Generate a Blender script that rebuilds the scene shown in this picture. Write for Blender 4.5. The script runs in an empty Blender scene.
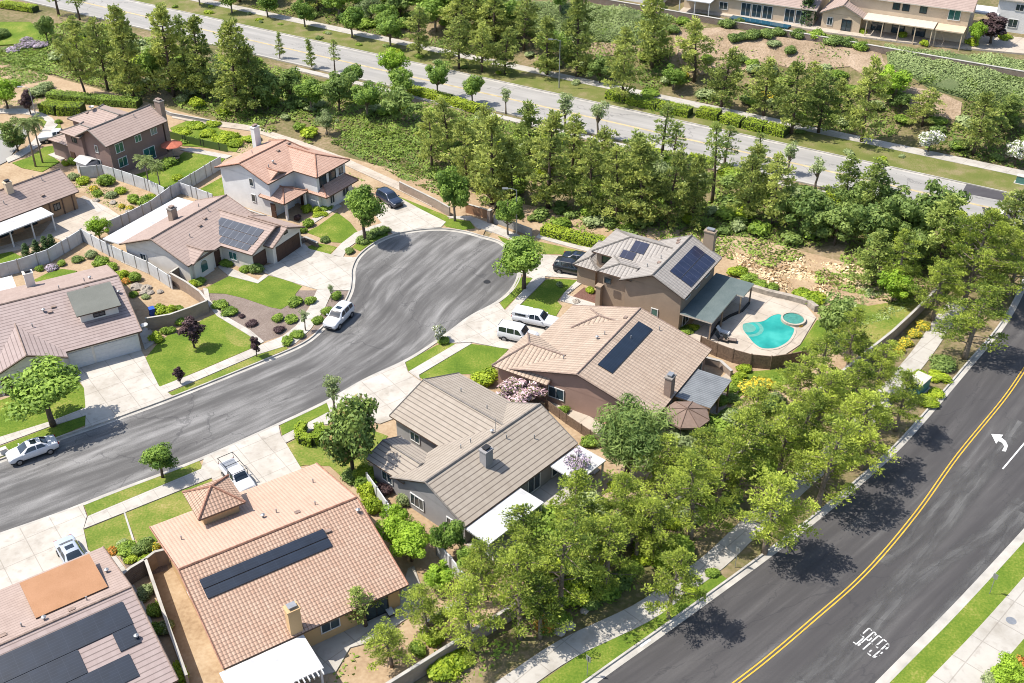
import bpy, math, random
from mathutils import Vector, Matrix
rnd = random.Random(11)
SC = bpy.context.scene
COL = SC.collection
R = math.radians

# ------------------------------------------------------------------ camera model
CAM_H, PITCH, FPX = 69.5, R(34), 1086.0
FWD = Vector((0, math.cos(PITCH), -math.sin(PITCH)))
UPV = Vector((0, math.sin(PITCH), math.cos(PITCH)))

def sstep(a, b, x):
    t = max(0.0, min(1.0, (x - a) / (b - a)))
    return t * t * (3 - 2 * t)

def tt(x, y):                      # distance beyond the near kerb of the avenue
    return ((y - 165.7) + 0.605 * x) * 0.8556

def Ht(x, y):                      # pad level of the terrain
    t = tt(x, y)
    return 2.0 * sstep(-25, -5, t) + 6.0 * sstep(21, 41, t)

def fr_t(t, s):                    # point at distance t beyond the kerb, s metres along it
    n = Vector((0.605, 1.0)).normalized(); d = Vector((1.0, -0.605)).normalized()
    return Vector((0, 165.7)) + n * t + d * s

def P(px, py, h=0.0):              # photo pixel -> point at height h above the terrain
    d = Vector(((px - 512) / FPX, 0, 0)) - UPV * ((py - 341.5) / FPX) + FWD
    o = Vector((0, 0, CAM_H))
    f = lambda t: (o + d * t).z - Ht((o + d * t).x, (o + d * t).y) - h
    a = 40.0
    while f(a) > 0 and a < 500: a += 3.0
    lo, hi = a - 3.0, a
    for _ in range(26):
        m = (lo + hi) / 2
        if f(m) > 0: lo = m
        else: hi = m
    return o + d * hi

def PX(v):
    q = Vector(v) - Vector((0, 0, CAM_H)); z = q.dot(FWD)
    return 512 + FPX * q.x / z, 341.5 - FPX * q.dot(UPV) / z

# ------------------------------------------------------------------ mesh helper
class MB:
    def __init__(s): s.v = []; s.f = []; s.m = []; s.uv = []
    def face(s, pts, m=0, uv=None):
        i = len(s.v); s.v += [tuple(p) for p in pts]
        s.f.append(tuple(range(i, i + len(pts)))); s.m.append(m); s.uv.append(uv)
    def top(s, pts, m=0, uv=None):           # face turned upward
        a, b, c = Vector(pts[0]), Vector(pts[1]), Vector(pts[2])
        if (b - a).cross(c - a).z < 0: pts = pts[::-1]; uv = uv[::-1] if uv else None
        s.face(pts, m, uv)
    def obox(s, c, t, n, w, h, d, m=0):      # centre, width dir, depth dir; w along t, h along z, d along n
        c = Vector(c); t = Vector(t).normalized() * (w / 2); n = Vector(n).normalized() * (d / 2)
        k = t.cross(n)
        k = Vector((0, 0, 1)) * (h / 2) if abs(t.z) + abs(n.z) < 1e-6 else k.normalized() * (h / 2)
        p = [c + sx * t + sy * n + sz * k for sz in (-1, 1) for sx, sy in ((-1, -1), (1, -1), (1, 1), (-1, 1))]
        for q in ((3, 2, 1, 0), (4, 5, 6, 7), (0, 1, 5, 4), (1, 2, 6, 5), (2, 3, 7, 6), (3, 0, 4, 7)):
            s.face([p[i] for i in q], m)
    def box(s, x0, x1, y0, y1, z0, z1, m=0):
        s.obox(((x0 + x1) / 2, (y0 + y1) / 2, (z0 + z1) / 2), (1, 0, 0), (0, 1, 0), abs(x1 - x0), abs(z1 - z0), abs(y1 - y0), m)
    def prism(s, poly, z0, z1, m=0, ms=None):
        ms = m if ms is None else ms
        A = sum(poly[i - 1][0] * poly[i][1] - poly[i][0] * poly[i - 1][1] for i in range(len(poly)))
        if A < 0: poly = poly[::-1]
        f0 = z0 if callable(z0) else (lambda x, y: z0); f1 = z1 if callable(z1) else (lambda x, y: z1)
        s.face([(p[0], p[1], f1(p[0], p[1])) for p in poly], m)
        s.face([(p[0], p[1], f0(p[0], p[1])) for p in poly[::-1]], ms)
        for i in range(len(poly)):
            a, b = poly[i - 1], poly[i]
            s.face([(a[0], a[1], f0(*a[:2])), (b[0], b[1], f0(*b[:2])), (b[0], b[1], f1(*b[:2])), (a[0], a[1], f1(*a[:2]))], ms)
    def tube(s, path, rad, n=7, m=0):
        path = [Vector(p) for p in path]
        if not isinstance(rad, (list, tuple)): rad = [rad] * len(path)
        base = len(s.v)
        for i, p in enumerate(path):
            d = (path[min(i + 1, len(path) - 1)] - path[max(i - 1, 0)]).normalized()
            u = d.cross(Vector((0, 0, 1)) if abs(d.z) < .9 else Vector((1, 0, 0))).normalized(); w = d.cross(u)
            for k in range(n):
                a = 2 * math.pi * k / n
                s.v.append(tuple(p + (u * math.cos(a) + w * math.sin(a)) * rad[i]))
        for i in range(len(path) - 1):
            for k in range(n):
                k2 = (k + 1) % n
                s.f.append((base + i * n + k, base + i * n + k2, base + (i + 1) * n + k2, base + (i + 1) * n + k)); s.m.append(m); s.uv.append(None)
        s.f.append(tuple(base + k for k in range(n))[::-1]); s.m.append(m); s.uv.append(None)
        s.f.append(tuple(base + (len(path) - 1) * n + k for k in range(n))); s.m.append(m); s.uv.append(None)
    def lathe(s, c, prof, n=16, m=0):         # prof: (radius, z) list
        base = len(s.v)
        for r, z in prof:
            for k in range(n):
                a = 2 * math.pi * k / n
                s.v.append((c[0] + r * math.cos(a), c[1] + r * math.sin(a), c[2] + z))
        for i in range(len(prof) - 1):
            for k in range(n):
                k2 = (k + 1) % n
                s.f.append((base + i * n + k, base + i * n + k2, base + (i + 1) * n + k2, base + (i + 1) * n + k)); s.m.append(m); s.uv.append(None)
        s.f.append(tuple(base + (len(prof) - 1) * n + k for k in range(n))); s.m.append(m); s.uv.append(None)
    def mesh(s, name, mats, smooth=False):
        me = bpy.data.meshes.new(name); me.from_pydata(s.v, [], s.f)
        for m in (mats if isinstance(mats, (list, tuple)) else [mats]): me.materials.append(m)
        me.polygons.foreach_set('material_index', s.m)
        if smooth: me.polygons.foreach_set('use_smooth', [True] * len(s.f))
        if any(u is not None for u in s.uv):
            l = me.uv_layers.new(name='UVMap'); flat = []
            for f, u in zip(s.f, s.uv):
                for k in range(len(f)): flat += list(u[k]) if u else [0.0, 0.0]
            l.data.foreach_set('uv', flat)
        me.update(); return me
    def build(s, name, mats, parent=None, smooth=False):
        o = bpy.data.objects.new(name, s.mesh(name, mats, smooth)); COL.objects.link(o)
        if parent: o.parent = parent
        return o

def tag(o, label=None, cat=None, group=None, kind=None):
    if label: o['label'] = label
    if cat: o['category'] = cat
    if group: o['group'] = group
    if kind: o['kind'] = kind
    return o

def thing(name, label, cat, loc=(0, 0, 0), rotz=0.0, group=None):
    o = bpy.data.objects.new(name, None); COL.objects.link(o); o.empty_display_size = .3
    o.location = loc; o.rotation_euler = (0, 0, rotz)
    return tag(o, label, cat, group)

def copy_tree(o, parent=None):
    c = o.copy(); COL.objects.link(c)
    if parent: c.parent = parent
    for ch in list(o.children): copy_tree(ch, c)
    return c

ORD = ['', 'leftmost', 'second', 'third', 'fourth', 'fifth', 'sixth', 'seventh', 'eighth', 'ninth', 'tenth', 'eleventh', 'twelfth', 'thirteenth', 'fourteenth', 'fifteenth', 'sixteenth']
def ordinal(i, noun, where):        # i from 1
    return f'leftmost {noun} {where}' if i == 1 else f'{ORD[i]} {noun} from the left {where}'

# ------------------------------------------------------------------ materials
def new_mat(name):
    m = bpy.data.materials.new(name); m.use_nodes = True
    nt = m.node_tree; b = nt.nodes['Principled BSDF']
    return m, nt, b
def N(nt, t, **kw):
    n = nt.nodes.new(t)
    for k, v in kw.items(): setattr(n, k, v)
    return n
KC = .74                            # overall reflectance of built and bare surfaces
def ramp(nt, stops, k=None):
    k = KC if k is None else k
    stops = [(p, [min(1, v * k) for v in c]) for p, c in stops]
    r = N(nt, 'ShaderNodeValToRGB'); e = r.color_ramp.elements
    while len(e) < len(stops): e.new(0.5)
    for i, (p, c) in enumerate(stops): e[i].position = p; e[i].color = (*c, 1)
    return r
def plain(name, col, rough=.6, metal=0.0, noise=.12, scale=3.0, spec=.3, bump=0.0):
    m, nt, b = new_mat(name)
    tc = N(nt, 'ShaderNodeTexCoord'); n = N(nt, 'ShaderNodeTexNoise'); n.inputs['Scale'].default_value = scale; n.inputs['Detail'].default_value = 5
    nt.links.new(tc.outputs['Object'], n.inputs['Vector'])
    r = ramp(nt, [(.3, [c * (1 - noise) for c in col]), (.7, [min(1, c * (1 + noise)) for c in col])])
    nt.links.new(n.outputs['Fac'], r.inputs[0]); nt.links.new(r.outputs[0], b.inputs['Base Color'])
    b.inputs['Roughness'].default_value = rough; b.inputs['Metallic'].default_value = metal
    b.inputs['Specular IOR Level'].default_value = spec
    if bump:
        bp = N(nt, 'ShaderNodeBump'); bp.inputs['Strength'].default_value = bump; bp.inputs['Distance'].default_value = .05
        n2 = N(nt, 'ShaderNodeTexNoise'); n2.inputs['Scale'].default_value = scale * 6; n2.inputs['Detail'].default_value = 4
        nt.links.new(tc.outputs['Object'], n2.inputs['Vector']); nt.links.new(n2.outputs['Fac'], bp.inputs['Height']); nt.links.new(bp.outputs[0], b.inputs['Normal'])
    return m
def ground_mat(name, stops, scale=.35, fine=6.0, fine_amt=.35, rough=.95, bump=.4, bdist=.06, stretch=None, coord='Object', spec=.15):
    """large soft patches + fine grain, colours through a ramp"""
    m, nt, b = new_mat(name); L = nt.links
    tc = N(nt, 'ShaderNodeTexCoord'); mp = N(nt, 'ShaderNodeMapping'); L.new(tc.outputs[coord], mp.inputs['Vector'])
    if stretch: mp.inputs['Scale'].default_value = stretch
    n1 = N(nt, 'ShaderNodeTexNoise'); n1.inputs['Scale'].default_value = scale; n1.inputs['Detail'].default_value = 6; n1.inputs['Roughness'].default_value = .6
    n2 = N(nt, 'ShaderNodeTexNoise'); n2.inputs['Scale'].default_value = fine; n2.inputs['Detail'].default_value = 4
    L.new(mp.outputs[0], n1.inputs['Vector']); L.new(mp.outputs[0], n2.inputs['Vector'])
    mx = N(nt, 'ShaderNodeMix'); mx.inputs[0].default_value = fine_amt
    L.new(n1.outputs['Fac'], mx.inputs[2]); L.new(n2.outputs['Fac'], mx.inputs[3])
    r = ramp(nt, stops); L.new(mx.outputs[0], r.inputs[0]); L.new(r.outputs[0], b.inputs['Base Color'])
    b.inputs['Roughness'].default_value = rough; b.inputs['Specular IOR Level'].default_value = spec
    if bump:
        bp = N(nt, 'ShaderNodeBump'); bp.inputs['Strength'].default_value = bump; bp.inputs['Distance'].default_value = bdist
        L.new(n2.outputs['Fac'], bp.inputs['Height']); L.new(bp.outputs[0], b.inputs['Normal'])
    return m
def M2(nt, op, a, b=None, c=None):
    n = N(nt, 'ShaderNodeMath', operation=op)
    for i, v in enumerate((a, b, c)):
        if v is None: continue
        if isinstance(v, (int, float)): n.inputs[i].default_value = v
        else: nt.links.new(v, n.inputs[i])
    return n.outputs[0]
def tile_mat(name, c_lo, c_hi, col_w=.3, row_h=.38, col_amp=.5, row_amp=.5, var=.5, gap=.35, groove=(.05, .035, .03)):
    """roof tiles in metres: u along the eave, v up the slope"""
    m, nt, b = new_mat(name); L = nt.links
    uv = N(nt, 'ShaderNodeUVMap'); sp = N(nt, 'ShaderNodeSeparateXYZ'); L.new(uv.outputs[0], sp.inputs[0])
    u = M2(nt, 'DIVIDE', sp.outputs[0], col_w); v = M2(nt, 'DIVIDE', sp.outputs[1], row_h)
    fu, fv = M2(nt, 'FLOOR', u), M2(nt, 'FLOOR', v)
    pu, pv = M2(nt, 'FRACT', u), M2(nt, 'FRACT', v)
    wn = N(nt, 'ShaderNodeTexWhiteNoise', noise_dimensions='2D'); cb = N(nt, 'ShaderNodeCombineXYZ')
    L.new(fu, cb.inputs[0]); L.new(fv, cb.inputs[1]); L.new(cb.outputs[0], wn.inputs['Vector'])
    big = N(nt, 'ShaderNodeTexNoise'); big.inputs['Scale'].default_value = .45; big.inputs['Detail'].default_value = 4; L.new(uv.outputs[0], big.inputs['Vector'])
    mw = N(nt, 'ShaderNodeMapping'); mw.inputs['Scale'].default_value = (1.7, .22, 1); L.new(uv.outputs[0], mw.inputs['Vector'])
    wz = N(nt, 'ShaderNodeTexNoise'); wz.inputs['Scale'].default_value = 1.0; wz.inputs['Detail'].default_value = 5; wz.inputs['Roughness'].default_value = .65; L.new(mw.outputs[0], wz.inputs['Vector'])
    soft = M2(nt, 'ADD', M2(nt, 'MULTIPLY', big.outputs['Fac'], .45), M2(nt, 'MULTIPLY', wz.outputs['Fac'], .55))     # run-off streaks down the slope
    soft = M2(nt, 'ADD', M2(nt, 'MULTIPLY', M2(nt, 'SUBTRACT', soft, .5), 1.9), .5)
    fac = M2(nt, 'ADD', M2(nt, 'MULTIPLY', wn.outputs['Value'], var), M2(nt, 'MULTIPLY', soft, 1 - var))
    r = ramp(nt, [(.15, c_lo), (.85, c_hi)]); L.new(fac, r.inputs[0])
    # height: barrel profile across, sawtooth down the slope
    hu = M2(nt, 'MULTIPLY', M2(nt, 'SINE', M2(nt, 'MULTIPLY', pu, math.pi)), col_amp)
    hv = M2(nt, 'MULTIPLY', M2(nt, 'SUBTRACT', 1.0, pv), row_amp)
    h = M2(nt, 'ADD', hu, hv)
    # grooves (dark lines along the tile joints)
    gu = M2(nt, 'MULTIPLY', M2(nt, 'LESS_THAN', M2(nt, 'ABSOLUTE', M2(nt, 'SUBTRACT', pu, .06)), .09), min(1, col_amp * 1.2))
    gv = M2(nt, 'MULTIPLY', M2(nt, 'LESS_THAN', M2(nt, 'ABSOLUTE', M2(nt, 'SUBTRACT', pv, .92)), .1), min(1, row_amp * 1.2))
    g = M2(nt, 'MULTIPLY', M2(nt, 'MAXIMUM', gu, gv), gap)
    mx = N(nt, 'ShaderNodeMix', data_type='RGBA'); L.new(g, mx.inputs[0]); L.new(r.outputs[0], mx.inputs[6]); mx.inputs[7].default_value = (*groove, 1)
    L.new(mx.outputs[2], b.inputs['Base Color'])
    b.inputs['Roughness'].default_value = .85; b.inputs['Specular IOR Level'].default_value = .2
    bp = N(nt, 'ShaderNodeBump'); bp.inputs['Strength'].default_value = .9; bp.inputs['Distance'].default_value = .09
    L.new(h, bp.inputs['Height']); L.new(bp.outputs[0], b.inputs['Normal'])
    return m
def leaf_mat(name, lo, hi, accent=None, acc_amt=.0, trans=.3):
    m, nt, b = new_mat(name); L = nt.links
    uv = N(nt, 'ShaderNodeUVMap'); sp = N(nt, 'ShaderNodeSeparateXYZ'); L.new(uv.outputs[0], sp.inputs[0])
    oi = N(nt, 'ShaderNodeObjectInfo')
    f = M2(nt, 'ADD', M2(nt, 'MULTIPLY', sp.outputs[0], .55), M2(nt, 'MULTIPLY', sp.outputs[1], .45))
    f = M2(nt, 'ADD', f, M2(nt, 'MULTIPLY', M2(nt, 'SUBTRACT', oi.outputs['Random'], .5), .35))
    stops = [(.1, lo), (.9, hi)]
    r = ramp(nt, stops, 1.3); L.new(f, r.inputs[0]); col = r.outputs[0]
    if accent:
        mx = N(nt, 'ShaderNodeMix', data_type='RGBA'); L.new(M2(nt, 'LESS_THAN', sp.outputs[1], acc_amt), mx.inputs[0])
        L.new(col, mx.inputs[6]); mx.inputs[7].default_value = (*accent, 1); col = mx.outputs[2]
    L.new(col, b.inputs['Base Color']); b.inputs['Roughness'].default_value = .6; b.inputs['Specular IOR Level'].default_value = .25
    tr = N(nt, 'ShaderNodeBsdfTranslucent'); L.new(col, tr.inputs['Color'])
    ms = N(nt, 'ShaderNodeMixShader'); ms.inputs[0].default_value = trans
    L.new(b.outputs[0], ms.inputs[1]); L.new(tr.outputs[0], ms.inputs[2])
    L.new(ms.outputs[0], nt.nodes['Material Output'].inputs['Surface'])
    return m
def asphalt_mat(name, stops, su, sv):
    """worn asphalt; streaks run along the road (UV in metres: u along, v across)"""
    m, nt, b = new_mat(name); L = nt.links
    uv = N(nt, 'ShaderNodeUVMap')
    def noise(sc, scale, det=5, dist=0.0):
        mp = N(nt, 'ShaderNodeMapping'); mp.inputs['Scale'].default_value = sc; L.new(uv.outputs[0], mp.inputs['Vector'])
        n = N(nt, 'ShaderNodeTexNoise'); n.inputs['Scale'].default_value = scale; n.inputs['Detail'].default_value = det
        n.inputs['Distortion'].default_value = dist; L.new(mp.outputs[0], n.inputs['Vector']); return n.outputs['Fac']
    a = noise((su, sv, 1), 1.0, 6, .4); c = noise((.25, .25, 1), 1.0, 5); d = noise((7, 7, 1), 1.0, 3); e = noise((su * 4, sv * 3, 1), 1.0, 4, .2)
    f = M2(nt, 'ADD', M2(nt, 'MULTIPLY', a, .48), M2(nt, 'ADD', M2(nt, 'MULTIPLY', c, .15), M2(nt, 'ADD', M2(nt, 'MULTIPLY', d, .11), M2(nt, 'MULTIPLY', e, .26))))
    r = ramp(nt, stops); L.new(f, r.inputs[0])
    # tar-sealed cracks
    vo = N(nt, 'ShaderNodeTexVoronoi', feature='DISTANCE_TO_EDGE'); vo.inputs['Scale'].default_value = .12
    mpv = N(nt, 'ShaderNodeMapping'); mpv.inputs['Scale'].default_value = (.6, 1.6, 1); nz = N(nt, 'ShaderNodeTexNoise'); nz.inputs['Scale'].default_value = .5; nz.inputs['Detail'].default_value = 5
    L.new(uv.outputs[0], nz.inputs['Vector'])
    va = N(nt, 'ShaderNodeVectorMath', operation='MULTIPLY_ADD'); L.new(nz.outputs['Color'], va.inputs[0]); va.inputs[1].default_value = (4, 4, 0); L.new(uv.outputs[0], va.inputs[2])
    L.new(va.outputs[0], mpv.inputs['Vector']); L.new(mpv.outputs[0], vo.inputs['Vector'])
    k = M2(nt, 'MULTIPLY', M2(nt, 'LESS_THAN', vo.outputs['Distance'], .006), .35)
    mx = N(nt, 'ShaderNodeMix', data_type='RGBA'); L.new(k, mx.inputs[0]); L.new(r.outputs[0], mx.inputs[6]); mx.inputs[7].default_value = (.03, .03, .033, 1)
    L.new(mx.outputs[2], b.inputs['Base Color'])
    b.inputs['Roughness'].default_value = .85; b.inputs['Specular IOR Level'].default_value = .25
    bp = N(nt, 'ShaderNodeBump'); bp.inputs['Strength'].default_value = .25; bp.inputs['Distance'].default_value = .02
    L.new(d, bp.inputs['Height']); L.new(bp.outputs[0], b.inputs['Normal'])
    return m
def concrete_mat(name, stops, joint=2.4, rot=0.0):
    m, nt, b = new_mat(name); L = nt.links
    tc = N(nt, 'ShaderNodeTexCoord'); mp = N(nt, 'ShaderNodeMapping'); mp.inputs['Rotation'].default_value = (0, 0, rot); L.new(tc.outputs['Object'], mp.inputs['Vector'])
    n1 = N(nt, 'ShaderNodeTexNoise'); n1.inputs['Scale'].default_value = .3; n1.inputs['Detail'].default_value = 8; n1.inputs['Roughness'].default_value = .65
    L.new(mp.outputs[0], n1.inputs['Vector'])
    r = ramp(nt, stops); L.new(n1.outputs['Fac'], r.inputs[0])
    sp = N(nt, 'ShaderNodeSeparateXYZ'); L.new(mp.outputs[0], sp.inputs[0])
    n3 = N(nt, 'ShaderNodeTexNoise'); n3.inputs['Scale'].default_value = 1.1; n3.inputs['Detail'].default_value = 5; L.new(mp.outputs[0], n3.inputs['Vector'])
    st_ = M2(nt, 'MULTIPLY', M2(nt, 'MAXIMUM', M2(nt, 'SUBTRACT', n3.outputs['Fac'], .56), 0.0), 2.2)
    ms_ = N(nt, 'ShaderNodeMix', data_type='RGBA'); L.new(st_, ms_.inputs[0]); L.new(r.outputs[0], ms_.inputs[6]); ms_.inputs[7].default_value = (.17, .14, .11, 1)
    def line(o): return M2(nt, 'LESS_THAN', M2(nt, 'FRACT', M2(nt, 'DIVIDE', o, joint)), .03)
    k = M2(nt, 'MULTIPLY', M2(nt, 'MAXIMUM', line(sp.outputs[0]), line(sp.outputs[1])), .42)
    mx = N(nt, 'ShaderNodeMix', data_type='RGBA'); L.new(k, mx.inputs[0]); L.new(ms_.outputs[2], mx.inputs[6]); mx.inputs[7].default_value = (.15, .13, .11, 1)
    L.new(mx.outputs[2], b.inputs['Base Color']); b.inputs['Roughness'].default_value = .85; b.inputs['Specular IOR Level'].default_value = .2
    return m
def block_mat(name, c1, c2, w=.4, h=.2, mortar=(.35, .32, .29)):
    m, nt, b = new_mat(name); L = nt.links
    uv = N(nt, 'ShaderNodeUVMap'); br = N(nt, 'ShaderNodeTexBrick')
    c1 = [v / KC * .8 for v in c1]; c2 = [v / KC * .8 for v in c2]; br.inputs['Color1'].default_value = (*c1, 1); br.inputs['Color2'].default_value = (*c2, 1); br.inputs['Mortar'].default_value = (*mortar, 1)
    br.inputs['Scale'].default_value = 1; br.inputs['Brick Width'].default_value = w; br.inputs['Row Height'].default_value = h; br.inputs['Mortar Size'].default_value = .012
    L.new(uv.outputs[0], br.inputs['Vector'])
    n = N(nt, 'ShaderNodeTexNoise'); n.inputs['Scale'].default_value = .8; n.inputs['Detail'].default_value = 5; L.new(uv.outputs[0], n.inputs['Vector'])
    mx = N(nt, 'ShaderNodeMix', data_type='RGBA', blend_type='MULTIPLY'); mx.inputs[0].default_value = 1
    r = ramp(nt, [(.3, (.78, .77, .75)), (.7, (1, 1, 1))]); L.new(n.outputs['Fac'], r.inputs[0])
    L.new(br.outputs['Color'], mx.inputs[6]); L.new(r.outputs[0], mx.inputs[7]); L.new(mx.outputs[2], b.inputs['Base Color'])
    b.inputs['Roughness'].default_value = .9; b.inputs['Specular IOR Level'].default_value = .15
    return m
def panel_mat(name, base, line, cw, ch, lw=.03, rough=.25):
    m, nt, b = new_mat(name); L = nt.links
    uv = N(nt, 'ShaderNodeUVMap'); sp = N(nt, 'ShaderNodeSeparateXYZ'); L.new(uv.outputs[0], sp.inputs[0])
    def line_(o, w): return M2(nt, 'LESS_THAN', M2(nt, 'FRACT', M2(nt, 'ADD', M2(nt, 'DIVIDE', o, w), lw / w / 2)), lw / w)
    k = M2(nt, 'MAXIMUM', line_(sp.outputs[0], cw), line_(sp.outputs[1], ch))
    n = N(nt, 'ShaderNodeTexNoise'); n.inputs['Scale'].default_value = .7; L.new(uv.outputs[0], n.inputs['Vector'])
    r = ramp(nt, [(.3, [c * .75 for c in base]), (.7, [c * 1.25 for c in base])]); L.new(n.outputs['Fac'], r.inputs[0])
    mx = N(nt, 'ShaderNodeMix', data_type='RGBA'); L.new(k, mx.inputs[0]); L.new(r.outputs[0], mx.inputs[6]); mx.inputs[7].default_value = (*line, 1)
    L.new(mx.outputs[2], b.inputs['Base Color']); b.inputs['Roughness'].default_value = rough; b.inputs['Specular IOR Level'].default_value = .6
    return m

M = {}
M['soil'] = ground_mat('soil', [(.3, (.30, .20, .12)), (.5, (.44, .32, .20)), (.72, (.56, .44, .30))], .25, 3.0, .4)
M['bank_soil'] = ground_mat('bank_soil', [(.3, (.10, .10, .04)), (.45, (.16, .15, .06)), (.58, (.28, .215, .125)), (.72, (.42, .32, .22))], .12, 2.0, .4, bump=.6, bdist=.15)
M['lawn'] = ground_mat('lawn', [(.32, (.08, .145, .016)), (.46, (.125, .20, .022)), (.56, (.19, .245, .035)), (.68, (.36, .32, .10))], .3, 5.0, .42, bump=.7, bdist=.05)
M['dry_lawn'] = ground_mat('dry_lawn', [(.32, (.09, .16, .02)), (.47, (.165, .225, .035)), (.58, (.28, .27, .07)), (.72, (.46, .36, .17))], .3, 5.0, .4, bump=.7, bdist=.05)
M['far_park'] = ground_mat('far_park', [(.3, (.10, .14, .025)), (.5, (.17, .185, .05)), (.62, (.28, .23, .12)), (.75, (.4, .31, .2))], .3, 7.0, .35, bump=.7, bdist=.05)
M['mulch'] = ground_mat('mulch', [(.3, (.16, .12, .10)), (.55, (.27, .215, .18)), (.75, (.36, .29, .25))], .5, 9.0, .6, bump=.6)
M['red_mulch'] = ground_mat('red_mulch', [(.3, (.12, .06, .045)), (.7, (.25, .14, .11))], .5, 9.0, .6, bump=.6)
M['concrete'] = concrete_mat('concrete', [(.3, (.40, .36, .30)), (.5, (.53, .49, .43)), (.7, (.62, .58, .515))], 2.6, R(-37))
M['walk'] = concrete_mat('walk', [(.3, (.43, .395, .345)), (.5, (.53, .495, .44)), (.7, (.59, .555, .50))], 1.5, R(-37))
M['avewalk'] = concrete_mat('avewalk', [(.3, (.38, .35, .30)), (.5, (.49, .46, .41)), (.7, (.55, .52, .465))], 3.0, R(-45))
M['patio'] = concrete_mat('patio', [(.3, (.42, .36, .29)), (.5, (.52, .45, .37)), (.7, (.6, .53, .44))], 3.2, R(-50))
M['kerb'] = plain('kerb', (.47, .445, .40), .85, noise=.18, scale=.8)
M['street'] = asphalt_mat('street', [(.36, (.09, .087, .085)), (.45, (.118, .114, .11)), (.505, (.155, .15, .145)), (.56, (.22, .214, .206)), (.66, (.34, .33, .32))], .05, .5)
M['arterial'] = asphalt_mat('arterial', [(.36, (.06, .057, .058)), (.5, (.078, .074, .074)), (.6, (.105, .10, .098)), (.72, (.2, .2, .195))], .03, .4)
M['avenue'] = asphalt_mat('avenue', [(.36, (.30, .29, .27)), (.5, (.36, .345, .32)), (.65, (.44, .42, .39))], .03, .5)
M['patch'] = asphalt_mat('patch', [(.36, (.06, .055, .06)), (.6, (.10, .095, .10))], .1, .3)
M['paint_w'] = plain('white road paint', (.78, .78, .76), .7, noise=.15, scale=4)
M['paint_y'] = plain('yellow road paint', (.72, .42, .045), .7, noise=.15, scale=2)
M['paint_yf'] = plain('faded yellow road paint', (.52, .42, .24), .8, noise=.25, scale=1)
M['bark'] = plain('bark', (.13, .095, .07), .9, noise=.3, scale=6, bump=.5)
M['bark_p'] = plain('pale bark', (.26, .21, .16), .9, noise=.3, scale=6, bump=.5)
L_ = leaf_mat
M['lf_pine'] = L_('pine needles', (.058, .105, .018), (.43, .49, .08), trans=.38)
M['lf_soft'] = L_('soft grey green needles', (.095, .138, .034), (.44, .475, .125), trans=.42)
M['lf_pine_d'] = L_('dark pine needles', (.09, .14, .035), (.35, .41, .105), trans=.4)
M['lf_broad'] = L_('broad leaves', (.07, .13, .022), (.25, .355, .06), trans=.38)
M['lf_bright'] = L_('bright leaves', (.13, .23, .02), (.32, .45, .045), trans=.38)
M['lf_dark'] = L_('dark leaves', (.07, .12, .028), (.215, .285, .075), trans=.38)
M['lf_magnolia'] = L_('glossy magnolia leaves', (.055, .10, .02), (.17, .23, .05), accent=(.26, .2, .07), acc_amt=.05, trans=.15)
M['lf_olive'] = L_('grey green leaves', (.14, .185, .075), (.34, .395, .18), trans=.38)
M['lf_purple'] = L_('purple leaves', (.035, .022, .022), (.085, .05, .05), trans=.15)
M['lf_lilac'] = L_('lilac blossom', (.16, .12, .15), (.42, .35, .42), accent=(.1, .13, .05), acc_amt=.25, trans=.2)
M['lf_pink'] = L_('pink blossom', (.36, .235, .25), (.60, .44, .46), accent=(.17, .17, .08), acc_amt=.34, trans=.2)
M['lf_white'] = L_('white blossom', (.09, .14, .04), (.18, .22, .08), accent=(.75, .72, .68), acc_amt=.5, trans=.2)
M['lf_yellow'] = L_('yellow flowers', (.36, .28, .03), (.62, .46, .04), accent=(.18, .24, .04), acc_amt=.5, trans=.2)
M['lf_orange'] = L_('orange flowers', (.4, .14, .03), (.55, .26, .05), accent=(.16, .2, .03), acc_amt=.4, trans=.2)
M['lf_hedge'] = L_('hedge leaves', (.13, .20, .015), (.32, .39, .03), trans=.3)
M['lf_shrub'] = L_('shrub leaves', (.085, .15, .02), (.27, .37, .055), trans=.38)
M['lf_sage'] = L_('sage cover leaves', (.13, .18, .06), (.30, .36, .145), trans=.3)
M['lf_cover'] = L_('bank cover leaves', (.08, .135, .022), (.235, .31, .058), trans=.32)
M['lf_straw'] = L_('dry straw', (.42, .31, .17), (.62, .5, .32), trans=.15)
M['lf_palm'] = L_('palm fronds', (.10, .15, .04), (.24, .28, .10), trans=.3)
M['lf_cypress'] = L_('cypress leaves', (.02, .045, .012), (.06, .10, .025), trans=.15)
# roofs
M['t_terra'] = tile_mat('terracotta S tiles', (.49, .315, .225), (.60, .42, .315), .30, .35, .75, .6, .3, .7, (.03, .018, .014))
M['t_pink'] = tile_mat('pale clay tiles', (.52, .355, .265), (.62, .44, .335), .30, .36, .35, .35, .25, .22)
M['t_grey'] = tile_mat('grey slate tiles', (.34, .29, .235), (.445, .39, .325), .34, .5, .0, .8, .25, .62)
M['t_mauve'] = tile_mat('mauve flat tiles', (.34, .265, .245), (.43, .35, .325), .34, .46, .0, .75, .25, .55)
M['t_tan'] = tile_mat('tan barrel tiles', (.42, .32, .245), (.54, .43, .335), .46, .4, .8, .2, .28, .55)
M['t_silver'] = tile_mat('silver grey tiles', (.34, .31, .28), (.43, .40, .365), .46, .4, .75, .2, .25, .5)
M['t_rose'] = tile_mat('rose brown tiles', (.37, .28, .24), (.47, .365, .315), .34, .42, .0, .6, .25, .42)
M['t_salmon'] = tile_mat('salmon tiles', (.47, .29, .215), (.60, .40, .31), .32, .4, .35, .5, .3, .35)
M['cap'] = plain('ridge tiles', (.30, .22, .18), .85, noise=.3, scale=3)
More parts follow.
